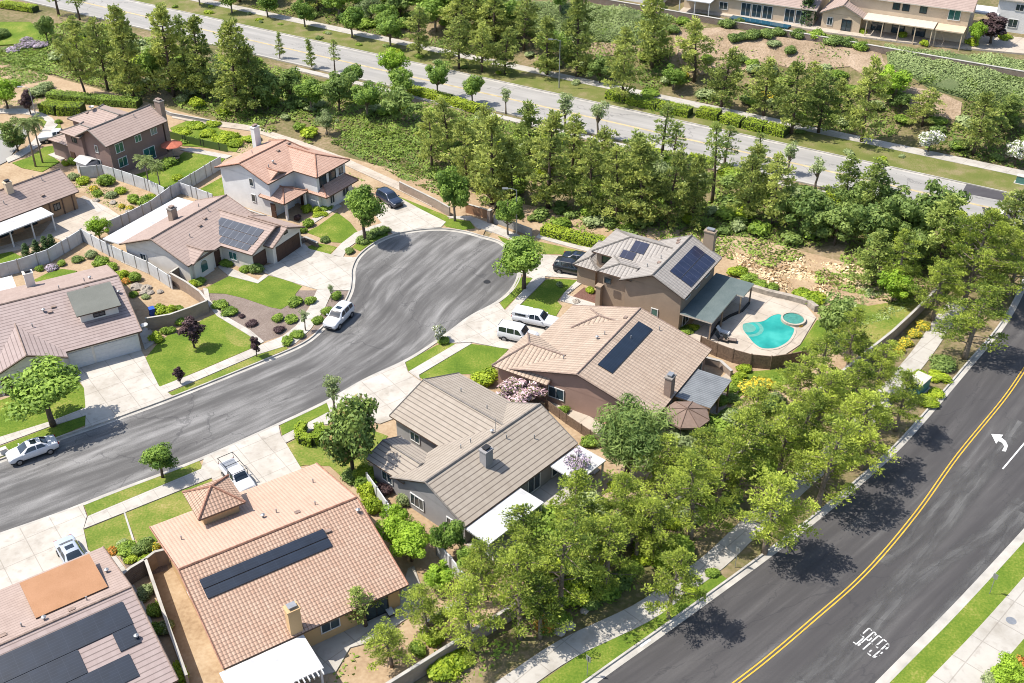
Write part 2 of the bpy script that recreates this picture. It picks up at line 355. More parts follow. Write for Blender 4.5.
M['cap_g'] = plain('grey ridge tiles', (.22, .2, .18), .85, noise=.25, scale=3)
M['cap_t'] = plain('clay ridge tiles', (.36, .19, .13), .85, noise=.3, scale=3)
M['fascia_w'] = plain('cream fascia', (.62, .56, .48), .6)
M['fascia_b'] = plain('brown fascia', (.14, .09, .065), .6)
# walls
st = lambda n, c: plain(n, c, .9, noise=.07, scale=.7, bump=.25)
M['w_cream'] = st('cream stucco', (.62, .42, .22)); M['w_white'] = st('white stucco', (.84, .83, .81)); M['w_grey'] = st('grey stucco', (.33, .32, .32))
M['w_rose'] = st('rose brown stucco', (.40, .26, .205)); M['w_taupe'] = st('taupe stucco', (.36, .275, .20)); M['w_mauve'] = st('mauve brown stucco', (.27, .185, .16))
M['w_tan'] = st('tan stucco', (.42, .27, .16)); M['w_beige'] = st('beige stucco', (.66, .52, .37)); M['w_offw'] = st('off white stucco', (.80, .745, .67))
M['white'] = plain('white painted metal', (.68, .68, .68), .5, noise=.05)
M['cover_w'] = panel_mat('white patio panels', (.60, .60, .595), (.40, .40, .40), .32, 60, .035, .55)
M['frame'] = plain('white window frame', (.72, .72, .70), .5, noise=.04)
M['glass'] = plain('window glass', (.035, .06, .075), .08, noise=.3, scale=.8, spec=.8)
M['teal_glass'] = plain('teal window glass', (.03, .13, .12), .1, noise=.3, scale=.8, spec=.8)
M['g_white'] = plain('white garage door', (.70, .70, .70), .55, noise=.05); M['g_brown'] = plain('brown garage door', (.10, .055, .04), .55, noise=.15)
M['dark'] = plain('dark paint', (.03, .03, .032), .5); M['metal'] = plain('galvanised metal', (.42, .43, .44), .45, .6)
M['solar'] = panel_mat('dark solar panel', (.011, .019, .034), (.025, .034, .05), 1.2, .26, .02, .34)
M['solar_b'] = panel_mat('blue solar panel', (.022, .028, .06), (.09, .095, .13), 1.05, 1.7, .03, .25)
M['solar_g'] = panel_mat('grey solar panel', (.05, .06, .08), (.22, .235, .26), 1.0, 1.65, .035, .3)
M['teal_roof'] = ground_mat('grey green roofing felt', [(.3, (.10, .135, .135)), (.7, (.17, .205, .20))], .4, 8, .3, bump=.2)
M['green_felt'] = ground_mat('green roofing felt', [(.3, (.155, .16, .14)), (.7, (.215, .22, .195))], .5, 12, .4, bump=.3)
M['grey_felt'] = panel_mat('grey corrugated roof', (.16, .17, .175), (.24, .25, .255), .3, 50, .05, .5)
M['orange_felt'] = ground_mat('orange roofing felt', [(.3, (.36, .19, .10)), (.7, (.47, .26, .15))], .5, 12, .4, bump=.3)
M['block'] = block_mat('tan block', (.42, .32, .25), (.36, .275, .215)); M['block_g'] = block_mat('grey block', (.40, .40, .39), (.34, .34, .335))
M['block_b'] = block_mat('brown block', (.26, .20, .165), (.22, .165, .135)); M['vinyl'] = block_mat('pale grey fence panels', (.66, .67, .68), (.61, .62, .63), 2.4, 4, (.4, .41, .42))
M['brick'] = block_mat('chimney brick', (.38, .26, .20), (.33, .215, .165), .22, .075); M['wood'] = plain('fence wood', (.19, .13, .09), .85, noise=.3, scale=4)
M['rock'] = plain('rock', (.40, .35, .29), .9, noise=.3, scale=2, bump=.6)
M['tyre'] = plain('tyre rubber', (.02, .02, .02), .8); M['rim'] = plain('alloy rim', (.35, .35, .36), .35, .8)
M['carglass'] = plain('car glass', (.02, .03, .04), .06, noise=.1, spec=.9); M['lamp_red'] = plain('tail lamp', (.35, .02, .02), .3); M['lamp_clear'] = plain('head lamp', (.6, .6, .62), .15)
def paint(n, c):
    m = plain(n, c, .28, 0, .02, 1, .6); b = m.node_tree.nodes['Principled BSDF']; b.inputs['Coat Weight'].default_value = .6; b.inputs['Coat Roughness'].default_value = .06; return m
M['car_white'] = paint('white car paint', (.72, .73, .75)); M['car_black'] = paint('black car paint', (.018, .02, .026)); M['car_navy'] = paint('navy car paint', (.02, .03, .06)); M['car_silver'] = paint('silver car paint', (.45, .5, .58))

# ================================================================== SETTING
def ground_sheet():
    xs = [-3000, -900, -420, -260] + [-200 + 2.5 * i for i in range(161)] + [260, 420, 900, 3000]
    ys = [-3000, -600, -100, 0, 25] + [40 + 2.0 * i for i in range(121)] + [320, 420, 700, 1500, 5000]
    mb = MB()
    for y in ys:
        for x in xs: mb.v.append((x, y, Ht(x, y) - .2))
    nx = len(xs)
    for j in range(len(ys) - 1):
        for i in range(nx - 1):
            mb.f.append((j * nx + i, j * nx + i + 1, (j + 1) * nx + i + 1, (j + 1) * nx + i)); mb.m.append(0); mb.uv.append(None)
    return tag(mb.build('ground', M['bank_soil'], smooth=True), kind='structure')
ground_sheet()

def catmull(pts, n=5):
    out = []
    for i in range(len(pts) - 1):
        p0 = pts[max(i - 1, 0)]; p1 = pts[i]; p2 = pts[i + 1]; p3 = pts[min(i + 2, len(pts) - 1)]
        for k in range(n):
            t = k / n
            out.append(.5 * ((2 * p1) + (p2 - p0) * t + (2 * p0 - 5 * p1 + 4 * p2 - p3) * t * t + (3 * p1 - p0 - 3 * p2 + p3) * t ** 3))
    out.append(pts[-1]); return out
V2 = lambda p: Vector((p[0], p[1]))
def G2(px, py): q = P(px, py); return Vector((q.x, q.y))

def road_strip(name, left, right, mat, dz, nv=8):
    mb = MB(); u = 0; rows = []
    for i, (a, b) in enumerate(zip(left, right)):
        if i: u += ((a + b) / 2 - (left[i - 1] + right[i - 1]) / 2).length
        w = (b - a).length
        rows.append([(a.lerp(b, k / nv), (u, w * (k / nv - .5))) for k in range(nv + 1)])
    for i in range(len(rows) - 1):
        for k in range(nv):
            q = [rows[i][k], rows[i + 1][k], rows[i + 1][k + 1], rows[i][k + 1]]
            mb.top([(p.x, p.y, Ht(p.x, p.y) + dz) for p, _ in q], 0, [c for _, c in q])
    return tag(mb.build(name, mat), kind='structure')

def offset(pl, d):
    out = []
    for i, p in enumerate(pl):
        t = (pl[min(i + 1, len(pl) - 1)] - pl[max(i - 1, 0)]).normalized()
        out.append(p + Vector((-t.y, t.x)) * d)
    return out
def strip_slab(name, pl, d0, d1, z0, z1, mat, kind='structure'):
    a, b = offset(pl, d0), offset(pl, d1); mb = MB()
    z = lambda p, dz: (p.x, p.y, Ht(p.x, p.y) + dz)
    u = 0
    for i in range(len(pl) - 1):
        L = (pl[i + 1] - pl[i]).length
        mb.top([z(a[i], z1), z(a[i + 1], z1), z(b[i + 1], z1), z(b[i], z1)], 0, [(u, 0), (u + L, 0), (u + L, d1 - d0), (u, d1 - d0)])
        for e in (a, b): mb.face([z(e[i], z0), z(e[i + 1], z0), z(e[i + 1], z1), z(e[i], z1)])
        u += L
    for i in (0, -1): mb.face([z(a[i], z0), z(b[i], z0), z(b[i], z1), z(a[i], z1)])
    o = mb.build(name, mat)
    return tag(o, kind=kind) if kind else o

# --- residential street with its turning bulb
sec = [((0, 459.5), (0, 534.5)), ((57, 438), (60, 513.5)), ((112, 419), (120, 490)), ((175, 396), (200, 459.5)), ((256, 363.5), (278.5, 424.5)), ((303, 343), (330, 400)),
       ((323.5, 326), (366, 379.5)), ((342, 306), (408.5, 359.5)), ((350, 291), (436, 342)), ((352, 279), (453, 330)), ((352.5, 268.5), (472, 316)), ((358.5, 256), (498, 302)), ((373.5, 243.5), (513, 289)),
       ((392, 235), (520, 275)), ((416, 230), (519, 262)), ((441, 228.5), (511, 250)), ((463.5, 231), (500, 241.5)), ((482, 236), (488, 237.5))]
SL = [G2(*a) for a, b in sec]; SR = [G2(*b) for a, b in sec]
ext = lambda q: [q[0] + (q[0] - q[1]).normalized() * k for k in (45, 36, 27, 18, 9)] + q
SL, SR = ext(SL), ext(SR)
SLc, SRc = catmull(SL, 5), catmull(SR, 5)
road_strip('residential_street', SLc, SRc, M['street'], -.13)
rim = SLc + SRc[::-1]                        # kerb runs right round the bulb
strip_slab('kerb', rim, 0, .17, -.25, .03, M['kerb']); strip_slab('gutter', rim, -.42, 0, -.25, -.122, M['kerb'])

# --- arterial on the right
aL = [V2(p) for p in [(-30, 26), (-12, 40.5), (5.7, 55.4), (12.6, 61.1), (22.7, 69.6), (30, 76.1), (37.3, 83.2), (43, 89.6), (50.8, 98.9), (58.0, 107.5), (63, 115), (66.5, 122), (68, 127.2)]]
aR = [V2(p) for p in [(-8, 21), (11, 38.5), (29.2, 55.4), (37, 62.5), (46.1, 71.2), (53, 78), (59, 84.5), (64.5, 90.8), (71, 98), (78, 104), (84, 109.5), (88.5, 113), (91.5, 115)]]
ALc, ARc = catmull(aL, 5), catmull(aR, 5)
road_strip('arterial_road', ALc, ARc, M['arterial'], -.13, 10)
strip_slab('kerb', ALc, 0, .18, -.28, .03, M['kerb']); strip_slab('gutter', ALc, -.55, 0, -.28, -.118, M['kerb'])
strip_slab('kerb', ARc, -.2, 0, -.28, .03, M['kerb']); strip_slab('gutter', ARc, 0, .62, -.28, -.118, M['kerb'])
# --- avenue along the top
S_ = lambda t, a, b, st=4.0: [fr_t(t, a + (b - a) * i / int((b - a) / st)) for i in range(int((b - a) / st) + 1)]
road_strip('avenue', S_(11.5, -190, 150), S_(0, -190, 150), M['avenue'], -.125, 8)
strip_slab('kerb', S_(0, -190, 76), -.17, 0, -.28, .03, M['kerb']); strip_slab('kerb', S_(11.5, -190, 150), 0, .17, -.28, .03, M['kerb'])
strip_slab('gutter', S_(0, -190, 76), 0, .5, -.28, -.112, M['kerb']); strip_slab('gutter', S_(11.5, -190, 150), -.5, 0, -.28, -.112, M['kerb'])
strip_slab('parkway_grass', S_(11.68, -190, 150), 0, 6.1, -.3, 0.02, M['far_park'])
strip_slab('far_sidewalk', S_(17.8, -190, 150), 0, 2.3, -.3, 0.05, M['avewalk'])
strip_slab('near_sidewalk', S_(-2.6, -44, 74), 0, 1.3, -.3, 0.03, M['avewalk'])

# --- flat pieces drawn on the lots
cnt = {'soil': [-.05, .0015], 'lawn': [-.02, .0017], 'conc': [.03, .0015]}
def slab(name, px, mat, lay='lawn', raw=None):
    pts = [G2(*p) for p in px] if raw is None else [V2(p) for p in raw]
    cnt[lay][0] += cnt[lay][1]; z = cnt[lay][0]; mb = MB()
    if max(tt(p.x, p.y) for p in pts) > -27: return tag(draped(name, pts, z, mat), kind='structure')
    mb.prism([(p.x, p.y) for p in pts], lambda x, y: Ht(x, y) - .24, lambda x, y: Ht(x, y) + z)
    return tag(mb.build(name, mat), kind='structure')

def draped(name, pts, z, mat):               # a piece that follows the slope: triangulated over a 2.5 m grid
    from mathutils.geometry import delaunay_2d_cdt
    q = [Vector((p.x, p.y)) for p in pts]; n = len(q); vs_ = list(q)
    x0, x1 = min(p.x for p in q), max(p.x for p in q); y0, y1 = min(p.y for p in q), max(p.y for p in q)
    y = y0 + 1.1
    while y < y1:
        x = x0 + 1.3
        while x < x1: vs_.append(Vector((x, y))); x += 2.5
        y += 2.5
    A = sum(q[i - 1].x * q[i].y - q[i].x * q[i - 1].y for i in range(n))
    face = list(range(n)) if A > 0 else list(range(n))[::-1]
    v, e, f, *_ = delaunay_2d_cdt(vs_, [], [face], 1, 1e-4)
    mb = MB(); mb.v = [(p.x, p.y, Ht(p.x, p.y) + z) for p in v]; used = {}
    for t in f:
        t = tuple(t); a, b, c = (v[k] for k in t[:3])
        if (b - a).cross(c - a) < 0: t = t[::-1]
        mb.f.append(t); mb.m.append(0); mb.uv.append(None)
        for k in range(len(t)): used[(t[k], t[(k + 1) % len(t)])] = 1
    for a, b in [k for k in used if (k[1], k[0]) not in used]:
        pa, pb = mb.v[a], mb.v[b]; mb.face([pb, pa, (pa[0], pa[1], pa[2] - z - .26), (pb[0], pb[1], pb[2] - z - .26)])
    return mb.build(name, mat)

# lot soil (two big pieces either side of the street, up to the foot of the bank)
toe = lambda s, t=-23.5: fr_t(t, s)
left_lot = [p + Vector((0, 0)) for p in offset(SLc, .17)]
i_top = len(left_lot)
slab('yard_soil', None, M['soil'], 'soil', raw=[(-110, 40), *[tuple(p) for p in left_lot], tuple(toe(12)), tuple(toe(-4)), tuple(toe(-40)), tuple(toe(-70)), tuple(toe(-110))])
bw = [(541, 600), (580, 576), (620, 550), (662, 522), (720, 478), (776, 432), (835, 386), (890, 342), (943, 289)]
BW = [G2(*p) for p in bw]
BW = [BW[0] + (BW[0] - BW[2]).normalized() * 22] + BW
slab('yard_soil', None, M['soil'], 'soil', raw=[*[tuple(p) for p in offset(SRc, -.17)][::-1][0:], (-70, 20), (-35, 25), *[tuple(p) for p in BW], tuple(toe(48, -17)), tuple(toe(36, -20)), tuple(toe(14.5))][0:])
# verge between back wall and arterial
slab('verge_soil', None, M['bank_soil'], 'soil', raw=[*[tuple(p) for p in offset(BW, -.15)], tuple(ALc[-12] + Vector((-8, 6))), *[tuple(p) for p in offset(ALc, .18)][::-1][6:-6]])
LW, DL, CO, WK, PT = M['lawn'], M['dry_lawn'], M['concrete'], M['walk'], M['patio']
# left side of the street: sidewalks & driveways
slab('sidewalk', [(-60, 459), (0, 437), (50, 421.5), (86, 407.5), (88, 414.5), (47, 427.5), (0, 445), (-60, 468)], WK, 'conc')
slab('driveway', [(72, 370), (103, 361), (141, 350.5), (145, 357), (152, 372), (159, 386), (173, 396.5), (113, 419), (85, 428), (86, 413), (84, 388), (78, 378)], CO, 'conc')
slab('sidewalk', [(157, 388), (200, 371), (256, 347), (283, 336), (296, 326), (309, 308), (317, 290), (333, 290), (324, 310), (311, 329), (296, 343), (256, 355), (200, 379), (163, 394)], WK, 'conc')
slab('front_lawn', [(-60, 430), (0, 400), (40, 386), (74, 376), (84, 388), (86, 407), (50, 421), (0, 436.5), (-60, 458)], LW)
slab('parkway_grass', [(-60, 469), (0, 446), (47, 428), (87, 415), (85, 425), (57, 436.5), (0, 457.5), (-60, 479)], LW)
slab('front_lawn', [(145.5, 358), (156, 345), (168, 335), (184, 331), (205, 318), (216, 313), (230, 319), (246, 331), (262, 343), (255, 346.5), (200, 370), (158, 387.5)], LW)
slab('worn_grass', [(225, 328), (236, 322), (246, 332), (256, 341), (246, 347), (234, 345), (226, 338)], DL)
slab('parkway_grass', [(164, 394.5), (200, 379.5), (256, 355.5), (282, 344.5), (288, 348.5), (256, 362), (212, 381), (175, 394.5)], DL)
slab('planting_bed', [(200, 290), (217, 285), (300, 290), (317, 290), (308, 308), (296, 325.5), (282, 335.5), (262, 342), (246, 330), (228, 317), (213, 311), (207, 300)], M['mulch'], 'soil')
slab('planting_bed', [(283, 344), (297, 343.5), (312, 329), (325, 310), (333, 290), (349, 290.5), (341, 306), (322.5, 325.5), (302.5, 341.5), (288, 348)], M['mulch'], 'soil')
slab('garden_path', [(203, 288), (208, 289), (210, 300), (222, 314), (250, 330), (264, 341.5), (261, 343.5), (245, 333), (217, 316), (206, 303)], WK, 'conc')
slab('front_lawn', [(205, 288), (229, 276), (252, 281.5), (268, 275.5), (284, 279), (302, 286), (296, 293), (291, 303), (281, 309), (270, 307), (244, 298), (225, 293.5), (207, 293)], LW)
slab('garden_path', [(218, 267), (221, 265), (235, 270), (258, 280), (264, 274.5), (269, 275.5), (258, 283.5), (229, 276)], WK, 'conc')
slab('driveway', [(254, 266), (264, 266), (275, 263), (297, 248), (304, 243), (309, 249), (331, 254.5), (336, 256.5), (357, 257.5), (352, 268), (350, 290.5), (333, 290.3), (318, 289.8), (300, 284.5), (269, 275)], CO, 'conc')
slab('front_lawn', [(306, 232), (318, 226), (329, 218), (337, 212), (350, 222), (359, 233.5), (345, 243), (332, 242)], LW)
slab('front_lawn', [(307, 247), (316, 243), (327, 244.5), (337, 247), (330, 254), (318, 252)], LW)
slab('sidewalk', [(331, 254.8), (341, 243.8), (355, 233), (372, 226), (386, 222), (387, 228), (371, 233), (358, 241), (348, 248), (343, 257)], WK, 'conc')
slab('parkway_grass', [(352, 247), (360, 241), (372, 234), (387, 229), (388, 235), (373.5, 241.8), (360, 251)], LW)
slab('driveway', [(374, 214), (377, 207), (385, 200), (398, 197), (420, 209), (446, 222), (441, 227.3), (416, 229), (393, 234), (386, 228)], CO, 'conc')
slab('garden_path', [(308, 221), (313, 224), (325, 216), (342, 206), (338, 204), (322, 213)], WK, 'conc')
slab('side_lawn', [(389, 196), (399, 196.5), (449, 216.5), (447, 222), (420, 208.5)], LW)
slab('parkway_grass', [(439, 220.5), (452, 218.5), (470, 221), (475, 228), (463, 229.8), (446, 226.5)], LW)
slab('sidewalk', [(447, 216.5), (470, 216), (492, 224), (516, 234), (530, 240), (525, 246), (505, 237), (488, 230.5), (477, 228), (470, 220.5), (450, 218)], WK, 'conc')
slab('parkway_grass', [(498, 236), (506, 238.5), (518, 247), (525, 257), (521, 258), (513, 250), (503, 242)], LW)
# right side of the street, from the bulb down
slab('side_path', [(540, 232.5), (570, 241), (596, 249), (594, 253.5), (566, 246), (536, 237.5)], WK, 'conc')
slab('side_lawn', [(532, 240), (566, 247.5), (594, 254.5), (588, 262), (560, 254), (540, 254)], DL)
slab('driveway', [(521, 264), (533, 259), (541, 254.5), (562, 256), (590, 262), (594, 270), (585, 279), (562, 277.5), (545, 276.5), (540, 281), (521, 274)], CO, 'conc')
slab('front_lawn', [(546, 279.5), (562, 279), (578, 280), (566, 290), (557, 301), (562, 306), (556, 316), (540, 312), (528, 308), (516, 316.5), (512, 314)], LW)
slab('sidewalk', [(545, 277), (534, 277), (521, 293), (505, 311), (511, 314), (527, 298), (545, 280)], WK, 'conc')
slab('parkway_grass', [(519, 277), (533, 278), (520, 293), (504, 309.5), (500, 303), (512, 291)], LW)
slab('garden_path', [(579, 279), (587, 279.5), (567, 295), (602, 306), (600, 311), (560, 301), (564, 293)], WK, 'conc')
slab('planting_bed', [(573, 296), (584, 287), (604, 292), (603, 305)], M['red_mulch'], 'soil')
slab('driveway', [(437, 342.3), (452, 331.5), (470, 318), (499, 303), (505, 310.5), (516, 317), (540, 312.5), (575, 322), (562, 340), (530, 352), (500, 348), (472, 342.5), (455, 343)], CO, 'conc')
slab('parkway_grass', [(405.5, 362.5), (437, 345), (449, 343), (456, 343.8), (432, 358), (408.5, 371)], LW)
slab('sidewalk', [(408.5, 371.8), (456, 344), (470, 343), (472, 343.6), (419, 375), (420, 380)], WK, 'conc')
slab('front_lawn', [(418.5, 376), (471.5, 344), (490, 346), (508, 349), (500, 362), (480, 374), (455, 374), (427, 382)], LW)
slab('driveway', [(326.5, 402), (366, 379.8), (405, 362.5), (408, 372.5), (419, 380.5), (432, 384), (410, 404), (396, 418), (380, 424), (350, 417), (330, 412)], CO, 'conc')
slab('parkway_grass', [(280, 425.5), (326, 403), (332, 410), (310, 421), (282, 435.5)], LW)
slab('sidewalk', [(281.5, 436.5), (328, 412.5), (350, 418), (352, 423), (322, 425), (286, 443)], WK, 'conc')
slab('front_lawn', [(286.5, 444), (322, 426), (352, 424), (372, 430), (388, 436), (374, 452), (366, 466), (362, 488), (343, 478), (330, 466), (306, 465), (300, 466)], DL)
slab('driveway', [(204, 458.5), (230, 447), (278.5, 425.2), (281, 436), (286, 443.6), (300, 466.5), (310, 480), (250, 512), (215, 490), (212, 478), (201, 470)], CO, 'conc')
slab('parkway_grass', [(84, 505), (120, 491), (160, 475), (199, 460.5), (203, 468), (150, 490), (88, 516)], DL)
slab('sidewalk', [(88, 516.5), (203, 468.5), (213, 477.5), (124, 513), (84, 529)], WK, 'conc')
slab('front_lawn', [(124.5, 513.5), (211, 479), (222, 492), (200, 520), (160, 540), (140, 548), (134, 536)], DL)
slab('front_lawn', [(84, 530), (123.5, 514), (133, 537), (136, 551), (118, 556), (108, 549), (89, 552)], DL)
slab('edging', [(123.3, 512), (125, 511.4), (137, 548), (135, 549)], M['kerb'], 'conc')
slab('driveway', [(-70, 566), (0, 535.5), (60, 514), (83, 505), (87, 516.5), (83.5, 529), (88, 550), (106, 566), (70, 590), (0, 600), (-70, 620)], CO, 'conc')
slab('front_lawn', [(-40, 585), (0, 570), (12, 569), (22, 571.5), (26, 576), (12, 582), (-40, 604)], LW)
slab('planting_bed', [(119, 557), (137, 549), (150, 546), (166, 556), (168, 570), (142, 577), (128, 570)], M['mulch'], 'soil')
# side and back yards
slab('entry_paving', [(106, 560), (116, 556), (127, 571), (128, 580), (118, 584)], M['avewalk'], 'conc')
slab('side_paving', [(122, 588), (134, 585), (160, 640), (178, 690), (156, 690)], M['kerb'], 'conc')
slab('side_paving', [(408, 569), (414, 566), (425, 598), (418, 612), (402, 622), (380, 640), (350, 648), (336, 672), (300, 680), (270, 640), (330, 625), (400, 596)], M['avewalk'], 'conc')
slab('rear_patio', [(466, 545), (495, 562), (560, 505), (600, 470), (575, 455)], M['avewalk'], 'conc')
slab('side_path', [(547, 402), (556, 399), (585, 414), (612, 430), (640, 446), (634, 452), (600, 436), (566, 420)], M['patio'], 'conc')
slab('rear_patio', [(650, 432), (668, 416), (700, 396), (728, 372), (742, 380), (718, 420), (690, 442), (655, 450)], M['patio'], 'conc')
slab('back_lawn', [(728, 392), (744, 372), (770, 370), (800, 366), (790, 384), (752, 388), (738, 398)], LW)
slab('pool_deck', [(684, 332), (706, 308), (724, 285), (748, 290), (778, 297), (806, 306), (816, 318), (800, 345), (782, 357), (757, 361), (728, 352), (700, 344)], M['patio'], 'conc')
slab('back_lawn', [(800, 346), (817, 320), (838, 328), (826, 352), (806, 358), (786, 357)], LW)
slab('back_yard_grass', [(840, 300), (868, 306), (905, 300), (930, 300), (912, 320), (884, 342), (856, 352), (838, 340)], DL)
slab('back_lawn', [(123, 179), (150, 170), (179, 156), (184, 152), (226, 158), (206, 176), (176, 190), (160, 190)], LW)
slab('back_path', [(180, 150), (190, 148), (232, 156), (226, 159)], WK, 'conc')
slab('back_lawn', [(194, 192), (206, 186), (224, 176), (232, 196), (214, 196)], LW)
slab('front_lawn', [(12, 163), (30, 157), (44, 147), (62, 144.5), (66, 149), (50, 155), (60, 162), (42, 172), (22, 168)], LW)
slab('garden_path', [(48, 155), (63, 150), (66, 158), (62, 161)], WK, 'conc')
slab('back_lawn', [(-40, 262), (0, 247), (12, 252), (24, 258), (27, 265), (10, 268), (-40, 285)], LW)
slab('back_lawn', [(58, 245), (62, 241), (72, 246), (66, 250), (52, 256)], LW)
slab('back_patio', [(-40, 262), (0, 247), (40, 236), (66, 205), (84, 196), (108, 208), (120, 216), (124, 222), (86, 240), (74, 246), (50, 236), (20, 250)], PT, 'conc')
slab('back_path', [(84, 200), (92, 200), (108, 209), (98, 213)], WK, 'conc')
slab('back_lawn', [(34, 280), (48, 273), (62, 269), (77, 271), (72, 276), (52, 280), (38, 283)], LW)
slab('side_paving', [(121, 262), (128, 259), (150, 268), (176, 278), (172, 284)], M['walk'], 'conc')
slab('side_path', [(140, 335), (142, 327), (151, 330), (157, 341), (145, 350)], M['avewalk'], 'conc')
# bed edging and paths up the left edge
slab('residential_street', [(-60, 190), (-30, 140), (0, 128), (20, 124), (30, 130), (24, 140), (6, 162), (-30, 180)], M['avenue'], 'conc')
slab('sidewalk', [(8, 163), (22, 157), (40, 146), (51, 133), (58, 125), (52, 118), (42, 113), (24, 109), (-20, 109), (-20, 113), (24, 114), (39, 117), (47, 122), (40, 134), (26, 148), (6, 159)], WK, 'conc')
slab('back_path', [(172, 113.5), (215, 121), (252, 126), (300, 141), (345, 158), (400, 183), (436, 204), (432, 207), (396, 189), (340, 163), (296, 146), (250, 131), (213, 126), (172, 118)], M['patio'], 'conc')
slab('grass_slope', [(170, 128), (196, 117), (222, 130), (246, 137), (236, 152), (200, 147), (182, 146)], LW, 'lawn')
slab('grass_slope', [(-20, 22), (30, 22), (52, 36), (46, 50), (20, 44), (-20, 46)], LW, 'lawn')
slab('hedge_bed', [(36, 118), (48, 117), (60, 124), (62, 130), (50, 132), (40, 124)], DL)
# arterial walks
wl = catmull([G2(*p) for p in [(440, 720), (505, 676), (560, 640), (632, 606), (670, 580), (706, 554), (740, 522), (785, 482), (840, 432), (897, 369), (918, 343), (935, 318), (950, 300)]], 4)
strip_slab('sidewalk', wl, -2.1, 0, -.24, .035, M['avewalk'])
strip_slab('parkway_grass', [p for p in offset(ALc, .18)][8:19], 0, 2.1, -.2, .012, M['lawn'])
ro = offset(ARc, -.2)
strip_slab('parkway_grass', ro, -1.9, 0, -.25, .02, M['lawn'])
strip_slab('sidewalk', ro, -5.0, -1.9, -.25, .045, M['avewalk'])
strip_slab('planting_bed', ro, -30, -5.0, -.25, -.02, M['soil'])
slab('front_lawn', [(1003, 655), (1024, 628), (1060, 600), (1080, 640), (1030, 658)], LW)

# --- road paint and patches (sheets a few mm above the asphalt)
def paint_strip(name, pl, w, mat, dz=-.118, d=0.0):
    a, b = offset(pl, d - w / 2), offset(pl, d + w / 2); mb = MB(); u = 0
    for i in range(len(pl) - 1):
        L = (pl[i + 1] - pl[i]).length
        mb.top([(q.x, q.y, Ht(q.x, q.y) + dz) for q in (a[i], a[i + 1], b[i + 1], b[i])], 0, [(u, 0), (u + L, 0), (u + L, w), (u, w)]); u += L
    return tag(mb.build(name, mat), kind='structure')
yl = catmull([G2(*p) for p in [(640, 755), (734.5, 683), (768, 657), (810.5, 621), (865.5, 572), (916, 513), (958, 454.5), (1003, 399.5), (1024, 369.5), (1046, 336)]], 6)
paint_strip('yellow_line', yl, .115, M['paint_y'], d=.15); paint_strip('yellow_line', yl, .115, M['paint_y'], d=-.15)
paint_strip('white_line', [G2(1003, 468), G2(1024, 443), G2(1050, 412)], .15, M['paint_w'])
def patch(px, mat, dz): 
    mb = MB(); q = [P(*p) for p in px]; mb.top([(p.x, p.y, Ht(p.x, p.y) + dz) for p in q], 0, [(p.x, p.y) for p in q]); return tag(mb.build('road_patch', mat), kind='structure')
worn = asphalt_mat('worn asphalt', [(.36, (.085, .083, .084)), (.5, (.14, .138, .135)), (.62, (.2, .197, .19)), (.74, (.3, .3, .29))], .12, .8)
def soften(m):                                # wear fades out towards the edges of the strip
    nt = m.node_tree; L = nt.links; b = nt.nodes['Principled BSDF']; uv = N(nt, 'ShaderNodeUVMap'); sp = N(nt, 'ShaderNodeSeparateXYZ'); L.new(uv.outputs[0], sp.inputs[0])
    e = M2(nt, 'SUBTRACT', 1.0, M2(nt, 'ABSOLUTE', M2(nt, 'SUBTRACT', M2(nt, 'MULTIPLY', sp.outputs[1], 1.0), 1.0)))
    mp = N(nt, 'ShaderNodeMapping'); mp.inputs['Scale'].default_value = (.15, 1.2, 1); L.new(uv.outputs[0], mp.inputs['Vector'])
    n = N(nt, 'ShaderNodeTexNoise'); n.inputs['Scale'].default_value = 1.3; n.inputs['Detail'].default_value = 6; L.new(mp.outputs[0], n.inputs['Vector'])
    f = M2(nt, 'MULTIPLY', M2(nt, 'MAXIMUM', e, 0.0), M2(nt, 'MULTIPLY', M2(nt, 'SUBTRACT', n.outputs['Fac'], .28), 3.6)); f = M2(nt, 'MINIMUM', M2(nt, 'MAXIMUM', f, 0.0), .85)
    tr = N(nt, 'ShaderNodeBsdfTransparent'); ms = N(nt, 'ShaderNodeMixShader'); L.new(f, ms.inputs[0]); L.new(tr.outputs[0], ms.inputs[1]); L.new(b.outputs[0], ms.inputs[2]); L.new(ms.outputs[0], nt.nodes['Material Output'].inputs['Surface'])
soften(worn)
la = [G2(*p) for p in [(845, 683), (880, 648), (925, 600), (968, 548), (1010, 490), (1030, 462)]]
paint_strip('worn_lane', catmull([G2(*p) for p in [(790, 690), (830, 655), (868, 616), (905, 574), (945, 525), (985, 470), (1020, 420)]], 4), 2.0, worn, -.1245)
paint_strip('worn_lane', catmull([G2(*p) for p in [(822, 690), (856, 652), (905, 592), (950, 556), (985, 535), (1024, 500)]], 4), 2.0, worn, -.1225)
paint_strip('worn_lane', catmull([G2(*p) for p in [(880, 690), (930, 630), (975, 575), (1024, 512)]], 4), 2.0, worn, -.1215)
paint_strip('worn_lane', catmull([G2(*p) for p in [(880, 560), (905, 545), (925, 520), (945, 495), (970, 468)]], 4), 2.0, worn, -.1205)
# left-turn arrow
def art(px, mat=M['paint_w']):
    mb = MB(); q = [P(*p) for p in px]; mb.top([(p.x, p.y, Ht(p.x, p.y) - .116) for p in q]); return mb
mb = MB()
ar = [(991.5, 433), (1003.5, 433.8), (1001.5, 436.6), (1006, 440), (1008.3, 445), (1006, 450.6), (1002.2, 450), (1004.6, 445.6), (1002.6, 442), (998.8, 440), (996.4, 442.8)]
q = [P(*p) for p in ar]; mb.top([(p.x, p.y, Ht(p.x, p.y) - .116) for p in q]); tag(mb.build('turn_arrow', M['paint_w']), kind='structure')
